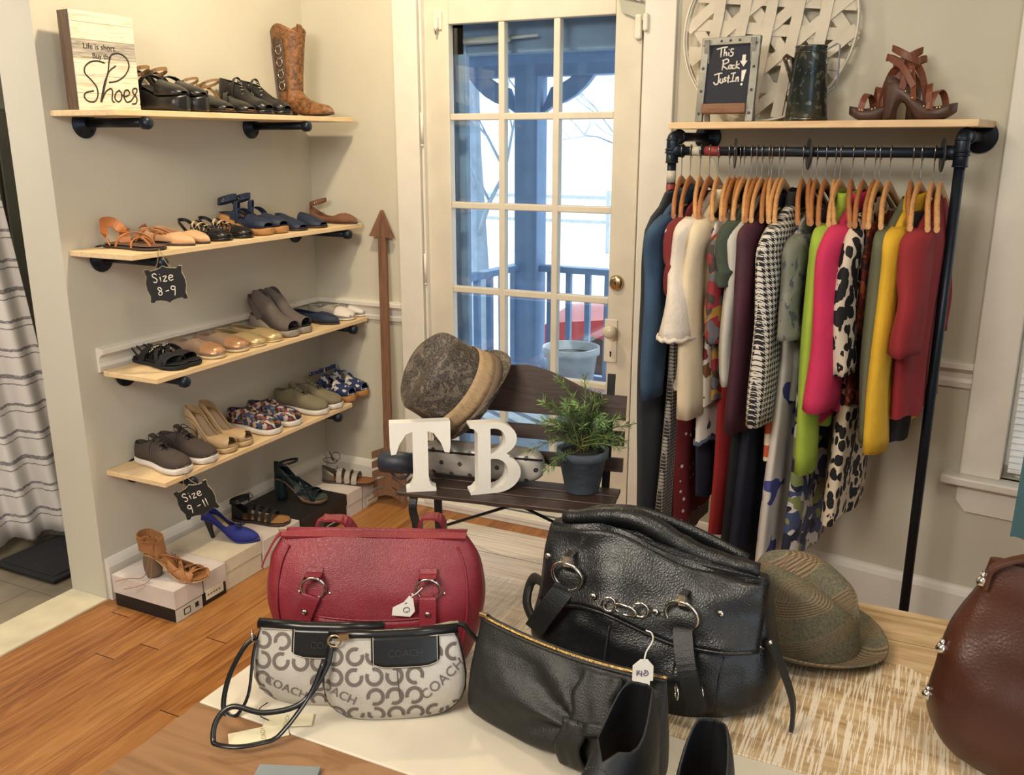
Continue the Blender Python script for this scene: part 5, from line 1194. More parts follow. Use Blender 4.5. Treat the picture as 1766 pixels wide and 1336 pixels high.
TH = [[(-34, 84), (-16, 88), (-2, 89)], [(-20, 86), (-20, 62)], [(-10, 86), (-11, 64)], [(-11, 70), (-5, 75), (-3, 64)], [(3, 74), (3, 64)], [(3, 81), (3.5, 83)], [(17, 82), (10, 83), (9, 76), (16, 72), (14, 65), (7, 64)],
      [(-10, 52), (-12, 26)], [(-14, 52), (0, 56), (5, 48), (-11, 40), (4, 28)], [(14, 40), (8, 38), (7, 31), (13, 30), (14, 40), (15, 29)], [(24, 38), (18, 38), (18, 30), (25, 30)], [(30, 50), (28, 28)], [(38, 42), (29, 36), (40, 28)],
      [(-34, 14), (-18, 18), (-10, 18)], [(-20, 17), (-20, -8), (-28, -12), (-34, -6)], [(-14, 4), (-15, -6), (-8, -8), (-7, 4), (-6, -8)], [(3, 6), (-2, 5), (0, 0), (3, -3), (-3, -6)], [(10, 12), (9, -6), (12, -7)], [(5, 4), (14, 5)],
      [(16, 16), (30, 18)], [(24, 17), (22, -6)], [(15, -6), (29, -5)], [(33, 6), (32, -7)], [(33, 2), (38, 6), (40, -7)]]
strokes('chalk_lettering', C1(TH), .0024, CHALK, t, Matrix.Translation((-.008, -.0022, eh * .50)))
m = M(); s_ = .00112; Tm = Matrix.Translation((-.008, -.0022, eh * .50))
m.prism([(x * s_, z * s_) for x, z in [(44, 66), (54, 66), (54, 50), (60, 50), (50, 34), (38, 50), (44, 50)]], .001, T=Tm); m.prism([(x * s_, z * s_) for x, z in [(46, 24), (60, 26), (53, -6), (48, -6)]], .001, T=Tm); m.ball((50 * s_, -.0005, -14 * s_), .0042, 10, sc=(1, .3, 1), T=Tm)
m.build('chalk_lettering', CHALK, t)
# coffee pot
def potmat():
    t = NT('tarnished_copper'); v = t.map(); n = t.noise(v, 9, 5, .6); f = t.noise(v, 60, 3)
    c = t.ramp(n, [(.30, '2f3a42'), (.50, '4d5654'), (.62, '5a4a42'), (.75, '7a5036')]); c = t.mix(t.math('MULTIPLY', t.math('GREATER_THAN', f, .6), .5), c, '9aa39c')
    t.bump(f, .2, .002); return t.done(c, .28, .85)
POT = potmat()
q = rp(1390, 200, .15); ph_ = rp(1390, 80, .15).z - SZ
t = thing('coffee_pot', 'tall tarnished copper coffee pot on the rack shelf', 'coffee pot', TR @ Vector((q.x, -.15, SZ + .0005)), BETA + radians(10))
m = M(); m.lathe([(.062, 0), (.064, .004), (.046, ph_ - .008), (.048, ph_ - .004), (.048, ph_), (.045, ph_), (.043, ph_ - .02), (.050, .02), (0, .015)], 36); m.build('pot_body', POT, t)
m = M(); m.lathe([(.0645, .004), (.066, .006), (.0645, .012)], 36); m.lathe([(.0475, ph_ - .022), (.049, ph_ - .020), (.0475, ph_ - .018)], 36); m.build('pot_bands', POT, t)
m = M(); m.tube([(-.050, 0, ph_ * .50), (-.054, 0, ph_ * .68), (-.064, 0, ph_ * .82), (-.078, 0, ph_ * .88)], [.006, .014, .016, .010], 12); m.build('spout', POT, t)
m = M(); m.band([(.044, 0, ph_ - .012), (.074, 0, ph_ + .004), (.082, 0, ph_), (.084, 0, ph_ * .52), (.078, 0, ph_ * .46), (.052, 0, ph_ * .36)], .014, .004, (0, 1, 0)); m.build('handle', plain('tarnished_iron', '40454a', .35, .9), t)
m = M(); m.box((.046, 0, ph_ - .045), (.012, .018, .022)); m.build('handle_bracket', POT, t, bevel=.002)
# platform sandals
CGL = plain('chestnut_leather', '6e3a24', .45, bs=80, bst=.15); CLG = wood('dark_clog_wood', '35241f', '4a3029', 'x', 2, .45)
def clog(lab):
    t = thing('platform_sandal', lab, 'shoe', group='brown platform sandals on the rack shelf')
    L = .235
    prof = [(0, .118), (.12, .116), (.3, .085), (.5, .052), (.7, .036), (1, .044)]
    m = M()
    def solep(u, v):
        s = (1 - cos(pi * u)) / 2; h = max(0, cr(OUT['round'], s)) * .088 / 2 + .001; a = 2 * pi * v; zt = cr(prof, s)
        zb_ = 0 if s < .13 else cr([(.13, .0), (.2, .045), (.32, .045), (.45, .014), (.52, 0), (.8, 0), (1, .020)], s)
        return (s * L, h * math.copysign(abs(cos(a)) ** .6, cos(a)), (zt + zb_) / 2 + (zt - zb_) / 2 * math.copysign(abs(sin(a)) ** .4, sin(a)))
    m.grid(solep, 44, 16, cv=True); m.build('platform_sole', CLG, t)
    m = M()
    m.tube([(.024, 0, 0), (.022, 0, .05), (.028, 0, .10)], [.020, .022, .030], 14); m.build('block_heel', CLG, t)
    def zt(s): return cr(prof, s)
    for s, h, lean in ((.74, .050, .25), (.60, .062, -.3), (.40, .085, .55), (.30, .085, -.55)):
        pts = []
        for k in range(15):
            q = -1 + 2 * k / 14; a = k / 14 * pi; s_ = s + lean * q * .25; hw_ = max(0, cr(OUT['round'], s_)) * .044
            pts.append((s_ * L, -cos(a) * hw_ * 1.05, zt(s_) - .010 + h * sin(a) ** .8))
        m = M(); m.band(pts, .021, .003, (1, lean * .8, .2)); m.build('strap', CGL, t, bevel=.0006, seg=1)
    m = M(); z0 = .118
    m.band(curve([(.10, -.036, z0 - .03), (.06, -.036, z0 + .02), (.01, -.024, z0 + .048), (-.006, 0, z0 + .05), (.01, .024, z0 + .048), (.06, .036, z0 + .02), (.10, .036, z0 - .03)], 28), .018, .003, (0.2, 0, 1)); m.build('heel_strap', CGL, t)
    m = M(); m.band([(.055 + .045 * cos(a), .036 * sin(a), z0 + .055 - .02 * cos(a)) for a in [2 * pi * k / 24 for k in range(24)]], .016, .003, (0, 0, 1), closed=True); m.build('ankle_strap', CGL, t)
    m = M()
    for s in (.32, .42, .60, .64, .78, .82):
        for sg in (-1, 1): m.ball((s * L, sg * (cr(OUT['round'], s) * .044 + .003), zt(s) - .006), .0034, 8, sc=(1, .6, 1))
    m.build('rivets', BRASS, t)
    return t
q = rp(1498, 198, .14)
c1 = clog('chestnut platform sandal with toe pointing left on the rack shelf'); c1.scale = (.84, .9, 1.02); c1.location = TR @ Vector((q.x + .134, -.105, SZ + .0005)); c1.rotation_euler = (0, 0, BETA + radians(180 + 6))
q = rp(1605, 196, .20)
c2 = dup(c1, label='chestnut platform sandal with toe pointing right, leaning on its mate'); c2.location = TR @ Vector((q.x - .125, -.215, SZ + .0005)); c2.rotation_euler = (0, 0, BETA + radians(-3))
# ================================================================ display table in the foreground
TZ = .70; TX0, TX1, TY1, TY0 = 1.546, 3.05, -1.52, -2.80; YA, YB = -2.336, -2.086
def carvedmat():
    t = NT('carved_whitewashed_wood'); v = t.map(); x, y, z = t.sep(v)[:3]
    base = t.ramp(t.noise(t.map((1.2, 9, 1)), 4, 6, 1), [(.3, '8f7350'), (.5, 'b39871'), (.72, 'c6b090')])
    m = t.n('ShaderNodeMapping'); m.inputs['Scale'].default_value = (250, 9, 1); m.inputs['Rotation'].default_value = (0, 0, .10); t.l(v, m.inputs[0])
    g = t.noise(m.outputs[0], 1.0, 3, .9); gg = t.math('GREATER_THAN', g, .515)
    # scratches fade towards the far edge plank
    edge = t.math('ADD', y, t.math('MULTIPLY', t.noise(v, 16, 2), .05)); inband = t.math('LESS_THAN', edge, -.19)
    f = t.math('MULTIPLY', gg, inband); c = t.mix(t.math('MULTIPLY', f, .8), base, 'ddd3c0')
    # paler wash at the left end
    wash = t.ramp(t.math('MULTIPLY', x, 1.0), [(.15, 1.0), (.62, 0.0)]); c = t.mix(t.math('MULTIPLY', wash, .85), c, t.ramp(t.noise(t.map((2, 60, 1)), 3, 4), [(.35, 'bdb4ac'), (.65, 'e0dad4')]))
    s1 = t.math('LESS_THAN', t.math('ABSOLUTE', t.math('ADD', y, .125)), .0012); c = t.mix(s1, c, '6a5438')
    t.bump(f, .5, .002); return t.done(c, .6)
WHP = plain('white_painted_plank', 'cdc5b4', .5, bs=14, bst=.08, var=.035)
WALN = wood('warm_brown_table', '6e4c31', '8d6846', 'x', .6, .45, .08)
tab = thing('display_table', 'large low display table with brown, white and carved whitewashed top', 'table', (TX0, TY1, 0))
def plank(name, y0, y1, mat, T=.035):
    m = M(); L = TX1 - TX0; m.box((L / 2, (y0 + y1) / 2 - TY1, TZ - T / 2), (L, y1 - y0, T)); return m.build(name, mat, tab, bevel=.003)
plank('brown_panel', TY0, YA, WALN); plank('white_panel', YA + .0005, YB, WHP); plank('carved_panel', YB + .0005, TY1, carvedmat())
m = M(); m.box(((TX1 - TX0) / 2, (TY0 - TY1) / 2, TZ - .075), (TX1 - TX0 - .08, TY1 - TY0 - .08, .08)); m.build('apron', WALN, tab)
for x in (.06, TX1 - TX0 - .06):
    for y in (-.06, TY0 - TY1 + .06):
        m = M(); m.box((x, y, (TZ - .036) / 2), (.06, .06, TZ - .036)); m.build('leg', WALN, tab, bevel=.004)

# ---------------------------------------------------------------- little bench on the table
BW = wood('dark_bench_wood', '251a16', '3a2a24', 'x', 2, .45, .2); BI = plain('bench_iron', '1f1f22', .45, .6)
bd = radians(10.5)
fl = hit(712, 968, 'z', TZ); fr_ = hit(1012, 1005, 'z', TZ)
bo = (fl + fr_) / 2; BL = .455
bench = thing('miniature_bench', 'small dark slatted bench standing on the display table in front of the door', 'bench', (bo.x + .004, bo.y + .012, TZ + .0005), bd)
TB_ = Matrix.Translation(bench.location) @ Matrix.Rotation(bd, 4, 'Z')
SH_ = .150; SD = .145
for k in range(3):
    m = M(); m.box((0, .010 + k * .050 - .006, SH_ + .004), (BL, .042, .009)); m.build('seat_slat', BW, bench, bevel=.0015)
for sx in (-1, 1):
    x = sx * (BL / 2 - .035)
    m = M(); m.band(curve([(x - .006 * sx * 0, -.004, SH_ - .004), (x, -.012, SH_ - .03), (x, .004, SH_ - .07), (x, .004, SH_ * .35), (x, -.018, 0.002)], 20), .016, .008, (1, 0, 0)); m.build('front_leg', BI, bench)
    m = M(); m.band([(x, SD, .002), (x, SD - .006, SH_), (x, SD + .035, .395)], .016, .009, (1, 0, 0)); m.build('rear_leg', BI, bench)
    m = M(); m.box((x, SD / 2, SH_ - .006), (.012, SD, .008)); m.build('side_rail', BI, bench)
m = M(); m.tube([(-BL / 2 + .036, SD, .012), (.06, SD * .5, SH_ - .008)], .0035, 6); m.build('brace', BI, bench)
m = M(); m.tube([(BL / 2 - .036, SD, .012), (-.06 + .02, SD * .5, SH_ - .008)], .0035, 6); m.build('brace', BI, bench)
def backp(z): return SD - .006 + (z - SH_) * .17 - .006
def bslat(name, z0, out):
    m = M(); T_ = Matrix.Translation((0, backp(z0), z0)) @ Matrix.Rotation(radians(-9.5), 4, 'X')
    m.prism(out, .009, T=T_); return m.build(name, BW, bench, bevel=.001)
hb2 = BL / 2
top = [(-hb2, 0), (hb2, 0)] + [(hb2 - .0, .052), (hb2 - .05, .053)] + [(x, .053 + .052 * cos(x / (hb2 - .05) * pi / 2) ** 1.6) for x in [(.175 - .35 * k / 22) for k in range(23)]] + [(-hb2 + .05, .053), (-hb2, .052)]
bslat('top_rail', .300, top)
bslat('back_slat', .245, [(-hb2, 0), (hb2, 0), (hb2, .032), (-hb2, .032)])
bslat('back_slat', .190, [(-hb2, 0), (hb2, 0), (hb2, .030), (-hb2, .030)])

# TB letters on the seat
LET = plain('letter_white', 'dedad2', .6, bs=40, bst=.08, var=.02); 
def place_bench(px, py, z): return hit(px, py, 'z', z)
def Tpoly(W, H):
    w = W / 2; s = W * .125
    o = [(-w * .50, 0), (w * .50, 0), (w * .50, H * .05), (w * .36, H * .075), (s * 1.05, H * .16), (s, H * .25), (s, H * .87), (w * .45, H * .84), (w * .68, H * .70), (w * .80, H * .56), (w * .96, H * .55), (w, H * .66), (w, H), ]
    return o + [(-a, b) for a, b in [(w, H), (w, H * .66), (w * .96, H * .55), (w * .80, H * .56), (w * .68, H * .70), (w * .45, H * .84), (s, H * .87), (s, H * .25), (s * 1.05, H * .16), (w * .36, H * .075), (w * .50, H * .05)]]
zs = TZ + SH_ + .009
tl = place_bench(727, 848, zs)
LTH = .026
t = tag(M().prism(Tpoly(.126, .153), LTH).build('letter_t', LET, loc=(tl.x, tl.y, zs + .0005), bevel=.0012), 'white wooden letter T standing on the bench seat', 'letter'); t.rotation_euler = (0, 0, radians(34))
bl_ = place_bench(845, 851, zs)
def letterB(H, W, th):
    """outer outline with two counters, built as a bridged mesh"""
    def D(x0, zc, a, b, n, rev=False):
        pts = [(x0 + a * cos(q), zc + b * sin(q)) for q in [(-pi / 2 + pi * k / n) for k in range(n + 1)]]
        return pts[::-1] if rev else pts
    bz = H * .53
    outer = [(0, 0), (0, H * .045), (W * .07, H * .06), (W * .15, H * .12), (W * .15, H * .88), (W * .07, H * .94), (0, H * .955), (0, H)]
    outr = [(W * .45, H)] + [(W * .50 + W * .42 * cos(q), H - H * .235 + H * .235 * sin(q)) for q in [pi / 2 - pi * k / 12 for k in range(13)]][1:-2] + [(W * .78, bz)] + [(W * .52 + W * .48 * cos(q), H * .275 + H * .275 * sin(q)) for q in [pi / 2 - pi * k / 12 for k in range(13)]][2:]
    full = outer + outr
    cu = bpy.data.curves.new('b', 'CURVE'); cu.dimensions = '2D'; cu.fill_mode = 'BOTH'; cu.extrude = th / 2
    def spl(p):
        s = cu.splines.new('POLY'); s.points.add(len(p) - 1)
        for i, (x, z) in enumerate(p): s.points[i].co = (x, z, 0, 1)
        s.use_cyclic_u = True
    spl(full)
    spl([(W * .40, H * .57), (W * .40, H * .93)] + [(W * .46 + W * .24 * cos(q), H * .75 + H * .18 * sin(q)) for q in [pi / 2 - pi * k / 10 for k in range(11)]])
    spl([(W * .40, H * .07), (W * .40, H * .50)] + [(W * .46 + W * .29 * cos(q), H * .285 + H * .215 * sin(q)) for q in [pi / 2 - pi * k / 10 for k in range(11)]])
    o = bpy.data.objects.new('b', cu); C.objects.link(o); dg = bpy.context.evaluated_depsgraph_get(); me = bpy.data.meshes.new_from_object(o.evaluated_get(dg)); bpy.data.objects.remove(o)
    me.materials.clear(); me.materials.append(LET); me.transform(Matrix.Translation((-W / 2, th / 2, 0)) @ Matrix.Rotation(pi / 2, 4, 'X'))
    return bpy.data.objects.new('letter_b', me)
t = letterB(.153, .108, .034); C.objects.link(t); t.location = (bl_.x + .010, bl_.y + .008, zs + .0005); t.rotation_euler = (0, 0, radians(40)); tag(t, 'white wooden letter B standing on the bench seat', 'letter')
# potted plant on the bench seat
pp = place_bench(1000, 848, zs)
t = thing('potted_rosemary', 'small rosemary plant in a dark blue-grey clay pot at the right end of the bench', 'potted plant', (pp.x, pp.y + .012, zs + .0005))
PTM = plain('blue_grey_clay', '3c4650', .8, bs=60, bst=.5, var=.12)
m = M(); m.lathe([(.034, 0), (.036, .003), (.050, .074), (.054, .076), (.055, .092), (.050, .094), (.047, .084), (0, .082)], 32); m.build('clay_pot', PTM, t)
m = M(); m.lathe([(.048, .084), (.02, .088), (0, .087)], 20); m.build('potting_soil', plain('potting_soil', '1c1a18', .95, bs=90, bst=.8), t)
LEAF = plain('rosemary_green', '50713f', .6, var=.22); LEAF2 = plain('rosemary_tip', '86a05c', .6, var=.1); STEM = plain('plant_stem', '6b6a3c', .7)
rd = random.Random(11); ms = M(); ml = M()
for k in range(46):
    a = rd.uniform(0, 2 * pi); el = rd.uniform(-.25, 1.35) if k > 4 else 1.4; Ls = rd.uniform(.07, .135) * (1.0 if el > .2 else 1.0)
    if k == 0: Ls = .165; el = 1.5
    d = Vector((cos(a) * cos(el), sin(a) * cos(el), max(sin(el), -.1)))
    b0 = Vector((rd.uniform(-.012, .012), rd.uniform(-.012, .012), .085 + (.045 if el < 1.0 else .0) * rd.random())); e = b0 + d * Ls + Vector((0, 0, .010 if el < .5 else 0))
    mid = b0 + d * Ls * .5 + Vector((0, 0, .014)); P = curve([b0, mid, e], 10); ms.tube(P, [.0014] * 5 + [.0009] * (len(P) - 5), 5)
    n_ = int(Ls / .0042)
    for i in range(n_):
        q = .18 + .82 * i / n_; j = min(len(P) - 2, int(q * (len(P) - 1))); p = P[j].lerp(P[j + 1], q * (len(P) - 1) - j); tn = (P[j + 1] - P[j]).normalized()
        for _ in range(2):
            sd = tn.orthogonal(); sd.rotate(Matrix.Rotation(rd.uniform(0, 6.28), 3, tn)); ld = (tn * .75 + sd * .75).normalized(); ll = rd.uniform(.014, .022); wv = ld.cross(sd).normalized() * .0014
            ml.add([p, p + ld * ll * .5 + wv, p + ld * ll, p + ld * ll * .5 - wv, p + ld * ll * .5 + sd * .0006], [(0, 1, 4), (1, 2, 4), (2, 3, 4), (3, 0, 4)], 1 if (q > .75 and rd.random() < .5) else 0, False)
ms.build('stems', STEM, t); ml.build('foliage', [LEAF, LEAF2], t)
# dotted pouch behind the letters with navy rolls
def dotmat():
    t = NT('silver_dotted_satin'); v = t.map(); n = t.noise(v, 18, 3, .5); c = t.ramp(n, [(.35, '98938d'), (.65, 'b9b4ac')])
    x, y, z = t.sep(v)[:3]; P = .042
    row = t.math('FLOOR', t.math('DIVIDE', z, P * .6)); xx = t.math('ADD', t.math('DIVIDE', x, P), t.math('MULTIPLY', row, .5))
    a = t.math('SUBTRACT', t.math('FRACT', xx), .5); b = t.math('MULTIPLY', t.math('SUBTRACT', t.math('FRACT', t.math('DIVIDE', z, P * .6)), .5), .6)
    r = t.math('SQRT', t.math('ADD', t.math('MULTIPLY', a, a), t.math('MULTIPLY', b, b)))
    d1 = t.math('LESS_THAN', r, .12); d2 = t.math('LESS_THAN', r, .05)
    c = t.mix(d1, c, '2e2c30'); c = t.mix(t.math('MULTIPLY', d2, .6), c, '6b665f'); return t.done(c, .35, .1)
NVL = plain('navy_leather_roll', '1b2331', .5, bs=90, bst=.2)
pc = TB_ @ Vector((-.075, .108, SH_ + .0095))
t = thing('dotted_pouch', 'silver dotted pouch with dark zip lying on the bench behind the letters', 'bag', pc, bd)
m = M(); Lp = .285
def pouch(u, v):
    x = (u - .5) * Lp; e = max(0, 1 - abs(2 * u - 1) ** 7) ** .5; a = 2 * pi * v
    return (x, .030 * e * math.copysign(abs(cos(a)) ** .8, cos(a)), .040 + .039 * e * math.copysign(abs(sin(a)) ** .8, sin(a)))
m.grid(pouch, 40, 28, cv=True); m.build('pouch_body', dotmat(), t)
m = M(); m.band([(-.142, -.0245, .062), (-.05, -.0285, .062), (.05, -.0285, .062), (.142, -.0245, .062)], .004, .002, (0, 0, 1)); m.build('zip', BLK, t)
m = M(); m.tube(curve([(-.142, 0, .07), (-.150, -.004, .085), (-.146, -.006, .05), (-.150, 0, .02)], 14), .006, 8); m.build('side_piping', NVL, t)
q = TB_ @ Vector((-.268, .088, SH_ + .0095 + .024))
t = thing('navy_cap_roll', 'rolled navy fabric cuff sticking out left of the dotted pouch', 'fabric roll', q, bd + radians(4))
m = M(); m.lathe([(.020, -.038), (.024, -.034), (.025, .0), (.023, .04), (.010, .045)], 24, T=Matrix.Rotation(pi / 2, 4, 'Y')); m.build('roll', NVL, t)
m = M(); m.ring((.008, -.004, -.012), .024, .003, (.1, 1, 0), 24, 6); m.build('ring_edge', NVL, t)
m = M(); m.tube(curve([(.035, 0, .01), (.045, 0, .035), (.058, 0, .050), (.07, .005, .056)], 12), .004, 6); m.build('strap', NVL, t)

# ---------------------------------------------------------------- hats
def strawmat():
    t = NT('dark_straw_weave'); v = t.map(); n = t.noise(v, 330, 2); m_ = t.noise(v, 40, 4, 1); c = t.ramp(n, [(.36, '241f1c'), (.52, '453c34'), (.7, '6d6050')]); c = t.mix(t.math('MULTIPLY', t.math('GREATER_THAN', m_, .56), .25), c, '9a8c78')
    t.bump(n, .5, .002); return t.done(c, .6)
STW = strawmat(); BND = wood('woven_hat_band', '8a7152', 'a98e6b', 'z', 6, .8, .3); BND2 = plain('brown_ribbon', '63503f', .8, bs=150, bst=.3)
hc = hit(781, 665, 'y', TB_.translation.y + .07)
t = thing('straw_hat', 'dark straw hat with tan band hung tilted on the left of the bench back', 'hat', (0, 0, 0))
def crown(u, v, off=0):
    a = 2 * pi * v; H = .115; rx, ry = .094 + off, .078 + off
    if u < .62:
        q = u / .62; k = 1 - .12 * q - .04 * sin(pi * q); z = H * q; r = k
    else:
        q = (u - .62) / .38; r = (.88) * (cos(q * pi / 2)) ** .55 if q < 1 else 0; z = H + .020 * sin(q * pi / 2)
    x = rx * r * cos(a); y = ry * r * sin(a)
    if u > .45:
        k2 = min(1, (u - .45) / .3); z -= .034 * k2 * math.exp(-(y / .026) ** 2) * (.6 + .4 * (x / rx)); z += .012 * k2 * x / rx
        z -= .0 ; pin = k2 * math.exp(-((x - .06) / .035) ** 2); y *= 1 - .22 * pin
    return (x, y, z)
m = M(); m.grid(crown, 30, 48, cv=True); m.build('crown', STW, t, weld=True)
m = M()
def brim(u, v):
    a = 2 * pi * v; r = 1 + .17 * u; up = .022 * abs(sin(a)) ** 1.5 * u ** 1.5 - .012 * u * max(0, cos(a)); return (.094 * r * cos(a), .078 * r * sin(a) * (1 - .02 * u), .002 + up)
m.grid(brim, 8, 56, cv=True); m.build('brim', STW, t, solid=.0025)
m = M(); m.ring((0, 0, .010), .107 + .024, .0025, (0, 0, 1), 4, 4)
m = M(); m.grid(lambda u, v: (lambda p: (p[0] * 1.025, p[1] * 1.03, p[2]))(crown(.10 + .20 * u, v)), 4, 48, cv=True); m.build('hat_band', BND, t, solid=.001)
m = M(); m.grid(lambda u, v: (lambda p: (p[0] * 1.03, p[1] * 1.035, p[2]))(crown(.015 + .085 * u, v)), 3, 48, cv=True); m.build('lower_ribbon', BND2, t, solid=.001)
# axis of the hat points up-left and a little towards the camera
ax = (RT * -.70 + Vector((0, 0, 1)) * .58 - Vector((FW.x, FW.y, 0)) * .42).normalized(); long_ = (RT * .62 + Vector((0, 0, 1)) * .78); long_ = (long_ - ax * long_.dot(ax)).normalized(); sd_ = ax.cross(long_)
mwh = Matrix((long_, sd_, ax)).transposed().to_4x4(); ctr_ = hit(811, 684, 'y', (TB_ @ Vector((0, backp(.36) - .012, 0))).y - .035); mwh.translation = ctr_; t.matrix_world = mwh @ Matrix.Scale(1.12, 4)
def plaidmat():
    t = NT('olive_brown_plaid'); v = t.map((1, 1, 1), (0, .1, .7)); x, y, z = t.sep(v)[:3]; n = t.noise(t.map(), 250, 2); base = t.ramp(n, [(.35, '4d4b3c'), (.65, '67624f')])
    def lines(c, ax_, per, wid, k, col, s=.7):
        f = t.math('FRACT', t.math('DIVIDE', t.math('ADD', ax_, 5), per)); inb = t.math('LESS_THAN', f, wid); fine = t.math('LESS_THAN', t.math('FRACT', t.math('MULTIPLY', t.math('DIVIDE', t.math('ADD', ax_, 5), per), k)), .42)
        return t.mix(t.math('MULTIPLY', t.math('MULTIPLY', inb, fine), s), c, col)
    c = lines(base, x, .075, .42, 16, '8e7454'); zz = t.math('ADD', z, t.math('MULTIPLY', y, .6)); c = lines(c, zz, .070, .42, 15, '8e7454'); c = lines(c, x, .075, .40, 16.5, '3a2a22', .45); c = lines(c, zz, .070, .40, 15.5, '3a2a22', .45)
    t.bump(n, .2, .001); return t.done(c, .75)
PLD = plaidmat()
hb3 = hit(1374, 1114, 'z', TZ)
t = thing('plaid_fedora', 'olive plaid fedora with upturned brim on the carved end of the table', 'hat', (hb3.x, hb3.y + .025, TZ + .002), radians(172)); t.scale = (1.07, 1.07, 1.07)
def crown2(u, v):
    a = 2 * pi * v; H = .110; rx, ry = .098, .082
    if u < .6: q = u / .6; r = 1 - .10 * q; z = .004 + H * q
    else: q = (u - .6) / .4; r = .90 * cos(q * pi / 2) ** .5 if q < 1 else 0; z = .004 + H + .022 * sin(q * pi / 2)
    x = rx * r * cos(a); y = ry * r * sin(a); k2 = max(0, min(1, (u - .4) / .3))
    z -= .036 * k2 * math.exp(-(y / .024) ** 2) * (1 - .3 * x / rx); z += .016 * k2 * x / rx - .028 * max(0, u - .0) * max(0, -x / rx) ; y *= 1 - .30 * k2 * math.exp(-((x - .075) / .04) ** 2)
    return (x, y, max(z, .004))
m = M(); m.grid(crown2, 32, 56, cv=True); m.build('crown', PLD, t, weld=True)
m = M(); m.grid(lambda u, v: ((.098 + .042 * u) * cos(2 * pi * v), (.082 + .040 * u) * sin(2 * pi * v), .004 + .002 * (1 - u) + .026 * u ** 1.6 * (.45 + .55 * abs(sin(2 * pi * v))) - .010 * u * max(0, cos(2 * pi * v)) * .0), 9, 60, cv=True); m.build('brim', PLD, t, solid=.003)
# ================================================================ bags on the display table
def leather(name, a, b, sc=70, rough=.42, bst=.35, big=.25):
    t = NT(name); v = t.map(); n = t.noise(v, 6, 4, .6); f = t.vor(v, sc * 4, 'DISTANCE_TO_EDGE'); g = t.noise(v, 22, 4, .8)
    h = t.math('ADD', t.math('MULTIPLY', f, 1.0), t.math('MULTIPLY', g, big * 4)); t.bump(h, bst, .003)
    return t.done(t.ramp(n, [(.3, a), (.7, b)]), rough)
REDL = leather('red_grained_leather', '6b1623', '80202e', 90, .45, .3, .1); BLKL = leather('black_slouchy_leather', '08090c', '0e1114', 60, .37, .24, .3); BLK2 = leather('charcoal_soft_leather', '0f1010', '181918', 60, .52, .22, .3)
BRNL = leather('chestnut_bag_leather', '35180c', '482312', 40, .38, .15, .12); PAT = plain('black_patent', '101114', .28, bs=30, bst=.05); SAT = plain('silver_satin', 'b5b0a8', .38, .25, bs=300, bst=.15, var=.12); CBR = plain('taupe_weave_print', '5e5550', .6, bs=300, bst=.2)
STC = plain('pale_stitching', 'a9a497', .7); GOLDZ = plain('gold_zip', 'a78952', .3, .9, bs=300, bst=.6); PAPER = plain('paper_tag', 'dcd8cf', .6); INKP = plain('ink_purple', '5b4a6b', .7); CRT = plain('cream_tag', 'd6ceb0', .6)
def zat(B, py):
    return hit(proj(B)[0], py, 'y', B.y).z
def mpp(B): return (Vector(B) - CAMP).dot(FW) / FPX
def se(c, p): return math.copysign(abs(c) ** (2 / p), c)
def pillow(m, Wf, Df, H, nu=44, nv=30, p=3.2, wr=0, fr=18, zf_=None, xf=None, yf=None, seed=0, mi=0, caps=True):
    off = Vector((seed * 7.3, seed * 3.1, 1.7))
    def P(u, v):
        a = 2 * pi * u; x = Wf(v) * se(cos(a), p); y = Df(v) * se(sin(a), p); z = H * v
        if zf_: z += zf_(x, v)
        if wr:
            q = noise.noise(Vector((x, y * .6, z)) * fr + off) + .5 * noise.noise(Vector((x, y, z)) * fr * 2.4 + off); y += wr * q * (1 if sin(a) > 0 else 1) * (.3 + .7 * min(1, Df(v) / .03)); x += wr * .5 * q * abs(cos(a))
        if xf: x += xf(v)
        if yf: y += yf(v)
        return (x, y, z)
    m.grid(P, nu, nv, cu=True, mi=mi)
    if caps: m.cap([P(k / nu, 0) for k in range(nu)][::-1], mi); m.cap([P(k / nu, 1) for k in range(nu)], mi)
    return P
def front(Wf, Df, p, x, v, off=.001):
    W_, D_ = Wf(v), Df(v); return -D_ * max(0, 1 - min(1, abs(x) / max(W_, 1e-4)) ** p) ** (1 / p) - off

# ---- red satchel
Bc = hit(650, 1152, 'z', TZ); k = mpp(Bc); Wr = 372 * k / 2; Hr = (zat(Bc, 918) - TZ) * .915
red = thing('red_satchel', 'red leather satchel with silver rings standing on the display table', 'handbag', (Bc.x - .018, Bc.y + .037, TZ + .0005), radians(24))
WR = lambda v: Wr * cr([(0, .80), (.15, .90), (.45, .99), (.62, 1.0), (.82, .965), (.95, .88), (1, .84)], v)
DRr = lambda v: cr([(0, .070), (.2, .078), (.5, .074), (.8, .048), (1, .018)], v)
m = M(); PR_ = pillow(m, WR, DRr, Hr, 64, 34, 3.0, .005, 13, seed=1); m.build('satchel_body', REDL, red)
fr_ = lambda x, v, o=.001: (x, front(WR, DRr, 3.0, x, v, o) - .001, Hr * v)
m = M(); m.tube([(-Wr * .84, 0, Hr + .001), (-Wr * .4, 0, Hr + .004), (Wr * .4, 0, Hr + .004), (Wr * .84, 0, Hr + .001)], .005, 8)
for dy in (-.012, .012): m.band([(-Wr * .84, dy, Hr + .001), (Wr * .84, dy, Hr + .001)], .014, .004, (0, 1, .4 if dy < 0 else -.4))
m.build('top_zip_band', REDL, red)
for sg in (-1, 1):     # end gusset seams
    m = M(); m.tube([(sg * WR(v) * .86, front(WR, DRr, 3.0, WR(v) * .86, v, .0) - .001, Hr * v) for v in [j / 16 for j in range(1, 16)]], .0022, 6); m.build('piping', REDL, red)
pz0, pz1 = .06, .50
